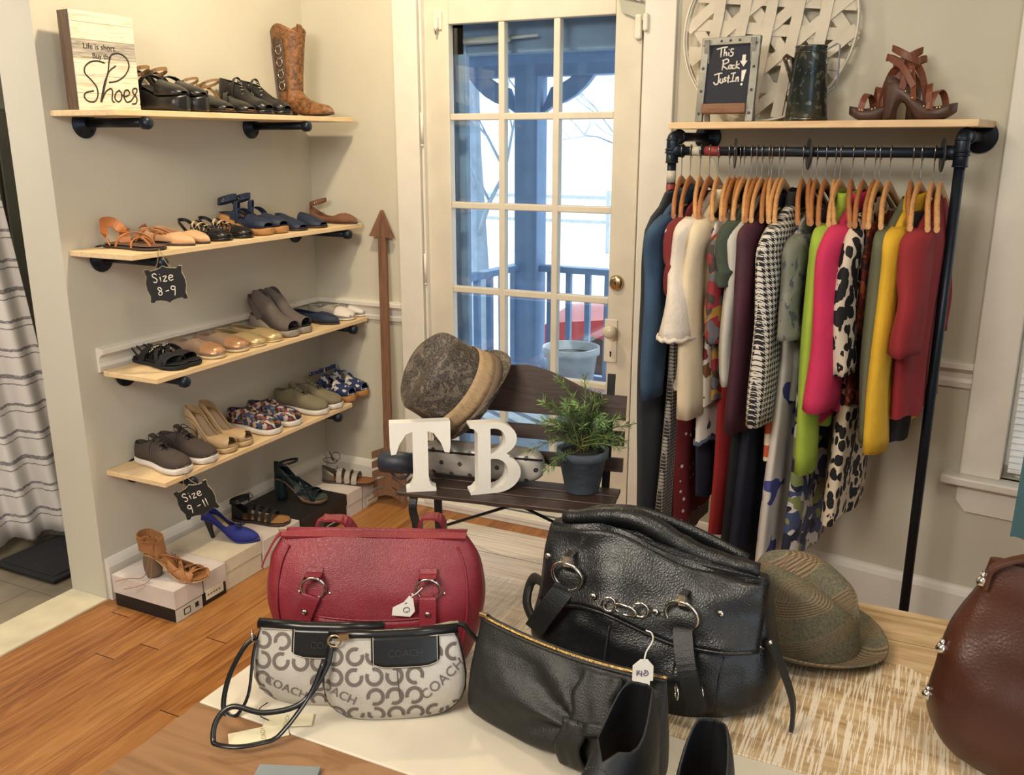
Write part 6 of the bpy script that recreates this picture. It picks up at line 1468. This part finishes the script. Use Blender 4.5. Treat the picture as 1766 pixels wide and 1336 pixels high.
def pocket(u, v):
    x = (u - .5) * Wr * .98; q = pz0 + (pz1 - pz0) * v - .012 * cos((u - .5) * pi) * v; p3 = fr_(x, q, .006 * sin(pi * u) ** .4); return p3
m = M(); m.grid(pocket, 26, 12); m.build('front_pocket', REDL, red, solid=.003, offset=-1)
m = M(); m.tube([pocket(j / 20, 1) for j in range(21)], .0022, 6); m.build('pocket_edge', REDL, red)
p3 = fr_(0, .43, .010); m = M(); m.box((p3[0], p3[1], p3[2]), (.046, .003, .010)); m.build('metal_plate', CHROME, red, bevel=.001)
def red_strap(x, dx, name='strap'):
    v1 = .70; c = Vector(fr_(x, v1, .006)); R_ = .0195
    m = M(); m.ring((c.x, c.y - .004, c.z), R_, .0026, (0, 1, .1), 32, 8); m.build('o_ring', CHROME, red)
    m = M(); m.band([fr_(x, .70 + .085 + .035, .002), fr_(x, .70 + .085, .004), (x, c.y - .008, c.z + R_ + .001), (x, c.y - .001, c.z + R_ - .004)], .028, .004, (1, 0, 0)); m.build('ring_tab', REDL, red, bevel=.001)
    m = M(); a = Vector((x + dx * .12, c.y - .008, c.z - R_ + .004)); pts = [a + Vector((0, .004, 0)), a, Vector(fr_(x + dx * .5, .50, .005)), Vector(fr_(x + dx * .8, .34, .008)), Vector(fr_(x + dx, .12, .008))]
    m.band(curve(pts, 16), .028, .0045, (1, 0, .3 * (1 if dx > 0 else -1) if abs(dx) > .01 else 0)); m.build(name, REDL, red, bevel=.001)
    s = Vector(fr_(x + dx * .42, .535, .010)); m = M(); m.ball((s.x, s.y, s.z), .0048, 12, sc=(1, .5, 1)); m.build('rivet', CHROME, red)
    for q in (-1, 1):
        s = Vector(fr_(x + q * .026, .655, .001)); m = M(); m.ball((s.x, s.y, s.z), .0030, 10); m.build('rivet', CHROME, red)
red_strap(-Wr * .50, -.035); red_strap(Wr * .52, .0)
for sg in (-1, 1):
    m = M(); m.tube([fr_(sg * Wr * .5 + .012 * sg + q, v, .0012) for q in (.0,) for v in [.1 + .55 * j / 8 for j in range(9)]], .0012, 5); m.build('seam', REDL, red)
m = M(); x0 = -Wr * .46; m.band(curve([(x0 - .02, .034, Hr * .74), (x0 - .015, .03, Hr + .006), (x0 + .0, .03, Hr + .012), (x0 + .03, .03, Hr + .008), (x0 + .05, .04, Hr * .86)], 18), .024, .004, (.3, 1, 0)); m.build('rear_strap', REDL, red)
m = M(); x0 = Wr * .50; m.band(curve([(x0 - .02, .04, Hr * .80), (x0 - .018, .028, Hr + .010), (x0 + .0, .026, Hr + .020), (x0 + .02, .028, Hr + .010), (x0 + .022, .042, Hr * .8)], 18), .026, .004, (0.1, 1, 0)); m.build('rear_strap', REDL, red)
m = M(); m.band(curve([(-Wr * .83, -.004, Hr + .002), (-Wr * .90, -.012, Hr - .008), (-Wr * .99, -.018, Hr - .038), (-Wr * 1.03, -.02, Hr - .056)], 14), .009, .003, (0, 1, .3)); m.build('zip_pull', REDL, red)
m = M(); m.box((-Wr * .84, -.004, Hr + .005), (.014, .008, .006)); m.build('zip_slider', CHROME, red, bevel=.001)
# price tag on it
tp = red.matrix_basis @ Vector(fr_(Wr * .335, .60, .014))
t = thing('price_tag', 'white paper price tag hanging from the right ring of the red satchel', 'price tag', tp, radians(24))
m = M(); m.prism([(-.024, -.016), (.006, -.018), (.014, -.008), (.012, .014), (.006, .020), (-.004, .008), (-.022, -.002)], .0012); m.build('tag_card', PAPER, t)
strokes('ink_mark', [[(.002, -.010), (-.004, -.008), (-.003, -.002), (.004, -.001), (.005, -.007), (0, -.008)], [(-.002, .006), (.002, .008)]], .0006, INKP, t, Matrix.Translation((0, -.0006, 0)))
m = M(); m.tube(curve([(.008, 0, .018), (.018, -.003, .026), (.028, -.002, .036)], 8), .0009, 5); m.build('tag_string', PAPER, t)

# ---- monogram wristlets
def wristlet(px0, px1, pyb, pyt, lab, rz, dback=.0, side=1, txt=(), seed=2, patch=(.05, .62)):
    B = hit((px0 + px1) / 2, pyb, 'z', TZ); k = mpp(B); Ww = (px1 - px0) * k / 2; H = (zat(B, pyt) - TZ) * .86
    t = thing('wristlet', lab, 'wristlet', (B.x, B.y + .012, TZ + .0005), rot=(radians(-8), 0, rz), group='patterned wristlets with black trim')
    Wf = lambda v: Ww * cr([(0, .70), (.05, .86), (.16, .97), (.4, 1.0), (.8, .93), (1, .86)], v)
    Df = lambda v: cr([(0, .006), (.12, .020), (.35, .024), (.8, .012), (1, .006)], v)
    zc = lambda x, v: .020 * (abs(x) / Ww) ** 3 * (1 - v) * 1.0
    pp_ = 2.6
    def S(x, v, o=.0008): return Vector((x, front(Wf, Df, pp_, x, v, o), H * v + zc(x, v)))
    def XZ(x, z, o=.0008): return S(x, max(0.0, min(1, (z - .020 * (abs(x) / Ww) ** 3) / (H - .020 * (abs(x) / Ww) ** 3))), o)
    m = M(); pillow(m, Wf, Df, H, 60, 34, pp_, .0, 10, zf_=zc, seed=seed)
    # C print as part of the cloth
    rd = random.Random(seed); S_ = .0305; R1, R0_ = .0142, .0086
    nz = int(H / S_) + 1; nx = int(2 * Ww / S_) + 1
    for i in range(-nx // 2, nx // 2 + 1):
        for j in range(nz):
            cx_ = i * S_ + (.5 * S_ if j % 2 else 0) * .0 + rd.uniform(-.001, .001); cz_ = .016 + j * S_; g0 = rd.choice([0, pi / 2, pi, 3 * pi / 2]) + .7
            v_ = cz_ / H
            if v_ > .97: continue
            skip = False
            for (tx_, tz_, tw_, th_) in [(q[1], q[2], .036, .014) for q in txt]:
                if abs(cx_ - tx_) < tw_ and abs(cz_ - tz_) < th_ + .008: skip = True
            if skip: continue
            n_ = 20; vs_ = []; ok = True; fs_ = []
            for q in range(n_ + 1):
                a = g0 + .45 + (2 * pi - .9) * q / n_
                for r in (R0_, R1):
                    x = cx_ + r * cos(a); z = cz_ + r * sin(a)
                    vs_.append((x, z))
            for q in range(n_):
                ids = (2 * q, 2 * q + 1, 2 * q + 3, 2 * q + 2)
                good = all(abs(vs_[w_][0]) < Wf(max(0, min(1, vs_[w_][1] / H))) * .985 and .004 < vs_[w_][1] < H * .965 for w_ in ids)
                if good: fs_.append(ids)
            if fs_: m.add([XZ(x, z, .0007) for x, z in vs_], fs_, 1, True)
    m.build('printed_body', [SAT, CBR], t)
    for body, tx_, tz_, ang, sz in [(q[0], q[1], q[2], q[3], q[4]) for q in txt]:
        T_ = Matrix.Translation((tx_, 0, tz_)) @ Matrix.Rotation(ang, 4, 'Y') @ Matrix.Rotation(pi / 2, 4, 'X')
        o = textmesh('lettering', body, sz, CBR, t, T_, .0)
        for vv in o.data.vertices:
            if abs(vv.co.x) < Ww * .99: vv.co = XZ(vv.co.x, vv.co.z, .0016)
            else: vv.co = XZ(math.copysign(Ww * .985, vv.co.x), vv.co.z, .0016)
    m = M(); m.box((0, 0, 0), (1, 1, 1)); m = M()
    tz = H - .004
    m.tube([(-Wf(1) - .006, 0, tz + .006), (-Wf(1) * .3, 0, tz + .002), (Wf(1) * .3, 0, tz + .002), (Wf(1) + .006, 0, tz + .006)], .0085, 10, flat=1.1); m.build('zip_trim', PAT, t)
    m = M(); m.tube([(-Wf(1), -.0085, tz + .001), (0, -.0085, tz - .003), (Wf(1), -.0085, tz + .001)], .0009, 5); m.build('trim_stitching', STC, t)
    xa, xb = patch; xa = -Ww + 2 * Ww * xa; xb = -Ww + 2 * Ww * xb; za, zb = .64 * H, .98 * H
    def patchf(u, v, o=.0022, s=1):
        x = (xa + xb) / 2 + (xb - xa) / 2 * (2 * u - 1) * s; z = zb - (zb - za) * v * (1 - .22 * abs(2 * u - 1) ** 6) ; return XZ(x, z, o)
    m = M(); m.grid(patchf, 20, 8); m.build('leather_patch', PAT, t, solid=.0015)
    m = M(); pts = [patchf(0.03, v / 6, .0036) for v in range(7)] + [patchf(u / 12, .97, .0036) for u in range(1, 12)] + [patchf(.97, v / 6, .0036) for v in range(6, -1, -1)]; m.tube(pts, .0007, 4); m.build('patch_stitching', STC, t)
    o = textmesh('embossed_lettering', 'COACH', .015, plain('embossed_black', '2b2c30', .35), t, Matrix.Translation(((xa + xb) / 2, 0, (za + zb) / 2 - .006)) @ Matrix.Rotation(pi / 2, 4, 'X'), .0)
    for vv in o.data.vertices: vv.co = XZ(vv.co.x, vv.co.z, .0046)
    m = M(); m.tube([(x, front(Wf, Df, pp_, 0, v, 0) * 0, H * v + zc(x, v)) for x, v in [(-Wf(q) - .0005, q) for q in (1, .8, .6, .4, .2, .1, .04, 0)] + [(-Wf(0) * .5, 0), (0, 0), (Wf(0) * .5, 0)] + [(Wf(q) + .0005, q) for q in (0, .04, .1, .2, .4, .6, .8, 1)]], .0022, 6); m.build('edge_piping', PAT, t)
    m = M(); m.tube(curve([S(.004, .62, .001), S(.006, .4, .001), S(.010, .12, .001)], 10), .0010, 5); m.build('pleat_seam', CBR, t)
    return t, Ww, H
wb, wbW, wbH = wristlet(430, 668, 1220, 1076, 'black trimmed patterned wristlet behind the other, on the left', radians(23), txt=[('COACH', -.055, .030, radians(20) + pi * 0, .020)], seed=3, patch=(.30, .82))
wf, wfW, wfH = wristlet(556, 797, 1244, 1086, 'black trimmed patterned wristlet nearest the front, leaning on its twin', radians(31), txt=[('COACH', .078, .062, radians(-38), .022), ('COACH', -.095, .050, radians(25), .020)], seed=5, patch=(.34, .82))
# wrist straps and tags
m = M(); a = Vector((-wbW * .95, -.004, wbH * .86)); P = curve([a, a + Vector((-.018, -.01, -.018)), a + Vector((-.040, -.02, -.065)), a + Vector((-.045, -.03, -.110)), a + Vector((-.025, -.035, -.118)), a + Vector((-.005, -.03, -.085)), a + Vector((-.002, -.012, -.03)), a + Vector((.002, -.004, -.004))], 36)
m.tube(P, .0042, 8, flat=.6); m.build('wrist_strap', PAT, wb)
m = M(); m.ring((a.x - .004, a.y - .006, a.z + .004), .008, .0015, (1, .3, 0), 16, 6); m.build('strap_clip', CHROME, wb)
m = M(); a = Vector((-wfW * .86, -.010, wfH * .93)); P = curve([a, a + Vector((-.010, -.012, -.035)), a + Vector((-.045, -.03, -.078)), a + Vector((-.100, -.035, -.088)), a + Vector((-.148, -.03, -.078)), a + Vector((-.172, -.038, -.100)), a + Vector((-.168, -.055, -.132)), a + Vector((-.130, -.066, -.146)), a + Vector((-.080, -.05, -.120)), a + Vector((-.035, -.028, -.070)), a + Vector((-.012, -.012, -.020))], 60)
zl_ = -TZ
P = [Vector((p.x, p.y, max(p.z, .006))) for p in P]
m.tube(P, .0042, 8, flat=.6); m.build('wrist_strap', PAT, wf)
m = M(); m.ring((a.x + .004, a.y - .004, a.z + .006), .010, .0018, (0, 1, .2), 16, 6); m.box((a.x + .018, a.y - .004, a.z + .012), (.016, .006, .008)); m.build('zip_slider', BRASS, wf)
m = M(); e0 = Vector((wfW * .88, 0, wfH)); m.band(curve([e0 + Vector((-.05, 0, .002)), e0 + Vector((.004, .004, .008)), e0 + Vector((.022, -.004, -.004)), e0 + Vector((.040, -.008, -.026))], 14), .010, .004, (0, 1, .3)); m.build('end_tab', PAT, wf)
tq = hit(446, 1268, 'z', TZ)
t = thing('maker_tag', 'cream swing tag lying on the table in front of the left wristlet', 'tag', (tq.x, tq.y, TZ + .0006), radians(46))
m = M(); m.box((0, 0, .001), (.088, .034, .0015)); m.build('tag_card', CRT, t, bevel=.0003)
textmesh('lettering', 'COACH', .010, plain('tag_ink', '8f8455', .7), t, Matrix.Translation((.010, -.004, .0019)) @ Matrix.Rotation(radians(90), 4, 'Z'), .0001)
tq = hit(498, 1245, 'z', TZ)
t = thing('maker_tag', 'second cream swing tag, partly under the black wrist strap', 'tag', (tq.x, tq.y, TZ + .0022), radians(30))
m = M(); m.box((0, 0, .001), (.075, .030, .0015)); m.build('tag_card', CRT, t, bevel=.0003)
textmesh('lettering', 'COACH', .009, plain('tag_ink', '8f8455', .7), t, Matrix.Translation((.0, -.003, .0019)) @ Matrix.Rotation(radians(90), 4, 'Z'), .0001)
m = M(); m.tube(curve([(-.03, 0, .003), (-.045, .01, .004), (-.05, .03, .004), (-.04, .045, .004)], 10), .0009, 5); m.build('tag_cord', BLACE, t)

# ---- big black slouchy bag
L0 = hit(935, 1165, 'z', TZ); R0p = hit(1300, 1262, 'z', TZ); dv = (R0p - L0); ang = math.atan2(dv.y, dv.x); Bk = (L0 + R0p) / 2; Wk = dv.length / 2 * 1.10
Hk = (zat(L0, 930) - TZ) * .93
big = thing('slouchy_handbag', 'large slouchy black leather handbag with silver rings in the middle of the table', 'handbag', (Bk.x - .010, Bk.y + .085, TZ + .0005), ang)
WK = lambda v: Wk * cr([(0, .86), (.1, 1.0), (.3, 1.06), (.55, 1.02), (.8, .97), (1, .93)], v)
DK = lambda v: cr([(0, .09), (.15, .108), (.35, .105), (.6, .080), (.85, .048), (1, .026)], v)
zk = lambda x, v: .030 * v * math.exp(-((x + Wk * .35) / .09) ** 2) - .012 * v * (x / Wk) + .0 * x
m = M(); pillow(m, WK, DK, Hk, 96, 60, 2.8, .013, 12, zf_=zk, seed=4); m.build('bag_body', BLKL, big)
SK = lambda x, v, o=.002: Vector((x, front(WK, DK, 2.8, x, v, o), Hk * v + zk(x, v)))
# flap folded over the front
def flap(u, v):
    x = (u * 2 - 1) * Wk * .93; s = 1.0 - .44 * v - .05 * cos(u * pi * 3) * v * .4
    q = SK(x, s, .018 + .010 * noise.noise(Vector((x * 14, s * 6, 2)))); q.x = max(-WK(s) * 1.0, min(WK(s) * 1.0, q.x)); return q
m = M(); m.grid(flap, 48, 16); m.build('front_flap', BLKL, big, solid=.005)
m = M(); m.tube([flap(j / 30, 1) for j in range(31)], .0035, 7); m.build('flap_edge', BLKL, big)
m = M(); P_ = [Vector((x, front(WK, DK, 2.8, x, 1, 0) * .3 + .002, Hk + zk(x, 1) + .006 + .012 * math.exp(-((x + .02) / .06) ** 2))) for x in [Wk * .84 * (2 * j / 30 - 1) for j in range(31)]]
m.tube(P_, [.012 + .006 * sin(pi * j / 30) + .003 * noise.noise(Vector((j * .6, 0, 0))) for j in range(31)], 12); m.build('rolled_top', BLKL, big)
m = M(); m.tube(curve([(-Wk * .80, .02, Hk * 1.02), (-Wk * .6, .03, Hk * 1.13), (-Wk * .2, .035, Hk * 1.17), (Wk * .25, .04, Hk * 1.08), (Wk * .7, .035, Hk * .96)], 28), .013, 10, flat=.6); m.build('shoulder_strap', BLKL, big)
def big_strap(x, v1, dx, v2, w_=.034):
    c = SK(x, v1, .030); R_ = .026
    m = M(); m.ring(c, R_, .0034, (0.1, 1, .2), 36, 8); m.build('o_ring', CHROME, big)
    m = M(); m.band([SK(x, v1 + .13, .022), c + Vector((0, -.006, R_ + .010)), c + Vector((.002, -.007, R_ - .004)), c + Vector((.002, .004, R_ - .016))], .011, .004, (1, 0, 0)); m.build('ring_loop', CHROME, big)
    m = M(); m.band(curve([c + Vector((dx * .12, .003, -R_ + .006)), c + Vector((dx * .14, -.007, -R_ - .002)), SK(x + dx * .5, (v1 + v2) / 2 - .02, .030), SK(x + dx, v2, .026)], 18), w_, .005, (1, 0, (.9 if dx < 0 else -.12) * -1 if dx < 0 else .1)); m.build('strap', BLK2, big, bevel=.001)
def vpx(px, py):
    """bag coordinates of a photo point on its front"""
    n_ = Vector((sin(ang), -cos(ang), 0)); p0 = Vector(big.location) + n_ * .085; d = FW + RT * ((px - CX) / FPX) - UP * ((py - CY) / FPX); t_ = (p0 - CAMP).dot(n_) / d.dot(n_); return big.matrix_basis.inverted() @ (CAMP + d * t_)
def XV(px, py): q = vpx(px, py); return q.x, (q.z - 0) / Hk
a1 = vpx(978, 995); a2 = vpx(1177, 1058)
sv = lambda q: max(.1, min(.95, (q.z - zk(q.x, .7)) / Hk))
e1 = vpx(925, 1075); e2 = vpx(1215, 1200)
big_strap(a1.x, sv(a1), e1.x - a1.x, sv(e1)); big_strap(a2.x, sv(a2), e2.x - a2.x, sv(e2), .030)
# centre clasp chain
for j, (px, py, rx) in enumerate(((1058, 1030, .8), (1085, 1040, 1.5), (1110, 1043, .9))):
    q = vpx(px, py); c = SK(q.x, sv(q), .034); m = M(); m.ring(c, .0125, .0026, (.1 if j % 2 else -.25, 1, .5 if j % 2 else .1), 28, 7, sx=rx); m.build('clasp_link', CHROME, big)
for px, py in ((934, 972), (1028, 1020), (1133, 1050), (1240, 1062)):
    q = vpx(px, py); c = SK(q.x, sv(q), .028); m = M(); m.ball(c, .0055, 12, sc=(1, .6, 1)); m.build('stud', CHROME, big)
for px, py in ((1178, 1172), (1218, 1178)):
    q = vpx(px, py); c = SK(q.x, sv(q), .016); m = M(); m.ring(c, .011, .0016, (1, .5, 0), 20, 6); m.build('small_ring', CHROME, big)
q = vpx(1320, 1130); c = SK(min(q.x, Wk * .98), sv(q), .01)
m = M(); m.band(curve([c, c + Vector((.018, -.012, -.02)), c + Vector((.045, -.02, -.08)), c + Vector((.048, -.024, -.128))], 16), .016, .006, (0, 1, 0.2)); m.build('zip_pull', BLK2, big)
m = M(); m.tube([c + Vector((-.035, -.012, .002)), c + Vector((-.004, -.010, -.010))], .0018, 6); m.ball(c + Vector((.004, -.012, .004)), .004, 8); m.build('side_zip', CHROME, big)
m = M(); m.tube(curve([SK(-Wk * .86, .62, .01), Vector((-Wk * 1.10, -.02, Hk * .60)), Vector((-Wk * 1.14, -.03, Hk * .42)), Vector((-Wk * 1.02, -.04, Hk * .26))], 16), .010, 8, flat=.5); m.build('side_strap', BLK2, big)
for x in (-.05, .06, .13):
    m = M(); m.tube([SK(x + .01 * (v - .3), v, .001 - .0) for v in [.04 + .46 * j / 12 for j in range(13)]], .0016, 5); m.build('seam', BLK2, big)
# its price tag
q = vpx(1110, 1110); tp = Vector((0, 0, 0))
t = thing('price_tag', 'white notched price tag on a thread on the front of the black handbag', 'price tag', tp, YAW - radians(2))
m = M(); m.prism([(-.013, -.020), (.010, -.020), (.010, -.012), (.014, -.012), (.014, .010), (.006, .020), (-.004, .020), (-.014, .010), (-.014, -.012), (-.013, -.012)], .0014); m.build('tag_card', PAPER, t)
strokes('ink_mark', [[(-.008, .004), (-.008, -.004)], [(-.005, .004), (-.006, -.001), (-.001, -.001)], [(-.002, .003), (-.002, -.005)], [(.004, .001), (.002, .004), (.005, .004), (.007, -.001), (.003, -.004), (.001, -.001), (.004, .001)]], .0006, INKP, t, Matrix.Translation((0, -.0006, 0)))
m = M(); m.tube(curve([(.001, 0, .018), (.004, .004, .030), (.012, .006, .045), (.010, .004, .058), (.002, .004, .062)], 12), .0011, 5); m.build('tag_thread', PAPER, t)

# ---- pleated clutch
L0 = hit(818, 1248, 'z', TZ); R0p = hit(1160, 1392, 'z', TZ); dv = R0p - L0; angc = math.atan2(dv.y, dv.x) ; Bk2 = (L0 + R0p) / 2; Wc = dv.length / 2
Hc = (zat(L0, 1072) - TZ) * .90
cl = thing('pleated_clutch', 'soft charcoal pleated leather clutch with brass zip, front of the black bag', 'clutch bag', (Bk2.x - .022, Bk2.y + .030, TZ + .0005), rot=(radians(-6), 0, angc))
WC = lambda v: Wc * cr([(0, .90), (.08, .99), (.3, 1.0), (.7, .97), (1, .94)], v)
DC = lambda v: cr([(0, .022), (.1, .040), (.35, .044), (.7, .028), (1, .008)], v)
bowx = vpx(1060, 1200)
def pleat(x, v, base=0):
    # creases fanning out from the band on the right
    bx, bv = Wc * .35, .42
    d_ = Vector((x - bx, (v - bv) * Hc)); a_ = math.atan2(d_.y, -d_.x); r_ = d_.length
    return .0075 * sin(a_ * 9 + .6) * math.exp(-(r_ / .16) ** 2) * (x < bx) + .0012 * noise.noise(Vector((x * 40, v * 8, 1)))
m = M()
def PC(u, v):
    a = 2 * pi * u; x = WC(v) * se(cos(a), 2.8); y = DC(v) * se(sin(a), 2.8); z = Hc * v - .012 * sin(pi * (x / Wc * .5 + .5)) * v
    if sin(a) < 0: y -= pleat(x, v) * min(1, 6 * (1 - v))
    return (x, y, z)
m.grid(PC, 150, 60, cu=True); m.cap([PC(k_ / 150, 0) for k_ in range(150)][::-1]); m.cap([PC(k_ / 150, 1) for k_ in range(150)]); m.build('clutch_body', BLK2, cl)
SC = lambda x, v, o=.002: Vector((x, front(WC, DC, 2.8, x, v, o), Hc * v - .012 * sin(pi * (x / Wc * .5 + .5)) * v))
m = M(); m.band([SC(x, 1, .0) + Vector((0, .007, .003)) for x in [Wc * .93 * (2 * j / 24 - 1) for j in range(25)]], .011, .003, (0, 1, -.5)); m.build('zip_teeth', GOLDZ, cl)
for dy in (-.0075, .0075):
    m = M(); m.tube([SC(x, 1, .0) + Vector((0, .007 + dy, .001)) for x in [Wc * .94 * (2 * j / 24 - 1) for j in range(25)]], .0028, 6); m.build('zip_piping', BLK2, cl)
m = M(); m.box(SC(-Wc * .92, 1, 0) + Vector((0, .004, .006)), (.014, .008, .006)); m.build('zip_slider', BRASS, cl, bevel=.001)
bx0 = Wc * .32
def bandf(x0_, w0, v0, v1, name, o):
    m = M(); m.grid(lambda u, v: SC(x0_ + (u - .5) * w0 + .004 * sin(v * 9), v0 + (v1 - v0) * v, o + .0015 * sin(u * pi * 4) * sin(v * 5)), 9, 12); m.build(name, BLK2, cl, solid=.004)
bandf(bx0 + .012, .062, .52, 1.0, 'upper_band', .012); bandf(bx0 - .010, .040, .0, .55, 'lower_band', .013)
m = M(); m.grid(lambda u, v: SC(bx0 + .008 + .09 * u, .52 + (v - .5) * .12 * (1 - .5 * u) + .09 * u, .018), 10, 5); m.build('knot_band', BLK2, cl, solid=.004)

TB2 = min((cl.matrix_basis @ (SC(Wc * j / 50, 1, 0) + Vector((0, 0, .002))) for j in range(-50, 51)), key=lambda p: abs(proj(p)[0] - 1110))
t_ = [o for o in bpy.data.objects if o.get('label', '').startswith('white notched')][0]; t_.location = TB2 + (CAMP - TB2).normalized() * .030; t_.location.z = TB2.z + .022
# ---- black peep-toe booties nearest the camera
BOOT = plain('black_nubuck', '0d0f14', .6, bs=120, bst=.2)
def perf(t, surf, zf, hw, L):
    m = M()
    for i in range(9):
        for j in range(-6, 7):
            s = .47 + i * .030; p = surf(s, (j + .5 * (i % 2)) * .12, .0024)
            if abs(j) < 7: m.ball(p, .0013, 6, sc=(.8, 1.6, .5))
    m.build('perforations', plain('perforation_grey', '30343b', .5), t)
fb = shoe('ankle_bootie', 'black cut-out ankle bootie with perforated vamp at the bottom edge of the photo', .25, .104, heel=.085, plat=.020, kind='heel', heelr=(.032, .024), mats=(BOOT, BLK, BLK, plain('nude_insole', 'c2a37e', .6)), upper=(0, .95), uz=[(0, .125), (.10, .140), (.22, .125), (.32, .118), (.42, .112), (.55, .085), (.8, .050), (.95, .038)],
          opening=[(0, .45), (.1, .58), (.2, .72), (.27, .76), (.34, .66), (.39, .40), (.43, .0), (1, 0)], extra=perf)
P0 = hit(1118, 1156, 'z', TZ + .222); hd = radians(-100)
fb.location = (P0.x, P0.y, TZ + .0006); fb.rotation_euler = (0, 0, hd)
P1 = hit(1222, 1203, 'z', TZ + .222)
fb2 = dup(fb, (P1.x + .012, P1.y - .01, TZ + .0006), radians(-88), 'second black cut-out ankle bootie, to the right of its mate at the bottom edge')

# ---- chestnut shoulder bag at the right
Bq = hit(1722, 1345, 'z', TZ); k = mpp(Bq); Hq = zat(Bq, 1000) - TZ
bb = thing('brown_tote', 'chestnut brown leather bag with silver studs at the right edge of the photo', 'handbag', (Bq.x + .045, Bq.y + .055, TZ + .0005), YAW - radians(20))
WQ = lambda v: .150 * cr([(0, .62), (.06, .80), (.2, .98), (.4, .95), (.6, .90), (.72, .82), (.85, .70), (1, .62)], v)
DQ = lambda v: cr([(0, .05), (.1, .075), (.35, .078), (.6, .055), (.85, .028), (1, .012)], v)
m = M(); pillow(m, WQ, DQ, Hq, 64, 44, 2.6, .010, 9, zf_=lambda x, v: -.012 * v * (x / .1), seed=9); m.build('bag_body', BRNL, bb)
for sx in (-1, 1):
    for v in (.30, .56, .93):
        c = Vector((sx * (WQ(v) + .003), -.012, Hq * v)); m = M(); m.ball(c, .0085, 14); m.tube([c, c + Vector((-sx * .0, .0, .014))], .004, 8); m.build('stud', CHROME, bb)
m = M(); m.band(curve([(-WQ(.93), -.014, Hq * .90), (-WQ(.93) * .9, -.016, Hq * 1.02), (-.03, -.015, Hq * 1.10), (.03, -.015, Hq * 1.09), (.07, -.014, Hq * 1.0), (.075, -.014, Hq * .93)], 28), .016, .006, (0, 1, 0)); m.build('handle', BRNL, bb, bevel=.0015)
for x, v in ((.070, .93),):
    m = M(); m.ball((x, -.028, Hq * v), .0085, 14); m.build('stud', CHROME, bb)
m = M(); m.tube([(x, front(WQ, DQ, 2.6, x, 1, .001) + .01, Hq - .012 * (x / .1) + .001) for x in [-.074 + .148 * j / 10 for j in range(11)]], .003, 6); m.build('top_edge', BRNL, bb)
# grey card at the bottom edge
q = hit(490, 1352, 'z', TZ); o = M().box((0, 0, .004), (.09, .06, .008)).build('grey_booklet', plain('grey_card', '7c8488', .6), loc=(q.x, q.y, TZ + .0005), bevel=.001); o.rotation_euler = (0, 0, radians(22)); tag(o, 'grey booklet at the bottom edge of the photo on the brown tabletop', 'booklet')
# ---- clothes stand just at the right frame edge
q = hit(1790, 800, 'y', -1.25)
st = thing('clothes_stand', 'slim black clothes stand at the right edge of the photo', 'clothes stand', (3.06, -1.22, 0))
m = M(); m.tube([(0, 0, .02), (0, 0, 1.62)], .012, 12); m.build('stand_pole', PIPE, st)
m = M(); m.lathe([(.15, 0), (.15, .012), (.02, .02), (0, .02)], 28); m.build('stand_base', PIPE, st)
m = M(); m.tube([(-.30, 0, 1.55), (.30, 0, 1.55)], .009, 10); m.build('stand_arm', PIPE, st)
TEAL = cloth('teal_faded_denim', '3f5f64'); SBL = stripes('navy_white_stripe', '1d2740', 'c9ccd2', .045, 2, .5)
gx = hit(1748, 800, 'y', -1.22).x
t = thing('teal_jacket', 'faded teal jacket hanging at the right edge of the photo', 'jacket', (3.02, -1.22, 1.54))
def tb(u, v):
    a = 2 * pi * u; hw_ = cr([(0, .06), (.06, .19), (.4, .20), (1, .205)], v); y = .03 * cos(a) + .006 * sin(a * 9); x = hw_ * se(sin(a), 2.6)
    return (x, y, -.05 - .72 * v)
wl_ = 3.02 - gx - .02
m = M(); m.grid(lambda u, v: (lambda p: (p[0] * (wl_ / .20), p[1], p[2]))(tb(u, v)), 48, 24, cu=True); m.build('body', TEAL, t)
m = M(); m.tube([(0, 0, -.07), (0, 0, -.01), (.012, 0, .012), (-.004, 0, .018)], .002, 6); m.build('hanger_hook', HM, t)
t = thing('striped_skirt', 'navy and white striped skirt hanging under the teal jacket at the right edge', 'skirt', (3.02, -1.20, 1.54))
m = M(); m.grid(lambda u, v: (.85 * wl_ * (.85 + .32 * v) * se(sin(2 * pi * u), 2.6), (.035 + .01 * v) * cos(2 * pi * u) + .008 * sin(2 * pi * u * 8) * v, -.60 - .52 * v), 60, 16, cu=True); m.build('skirt_panel', SBL, t)
m = M(); m.band([(-.12, 0, -.60), (-.10, 0, -.07), (0, 0, -.0), (.10, 0, -.07), (.12, 0, -.60)], .006, .002, (0, 1, 0)); m.build('hanger_loop', SBL, t)
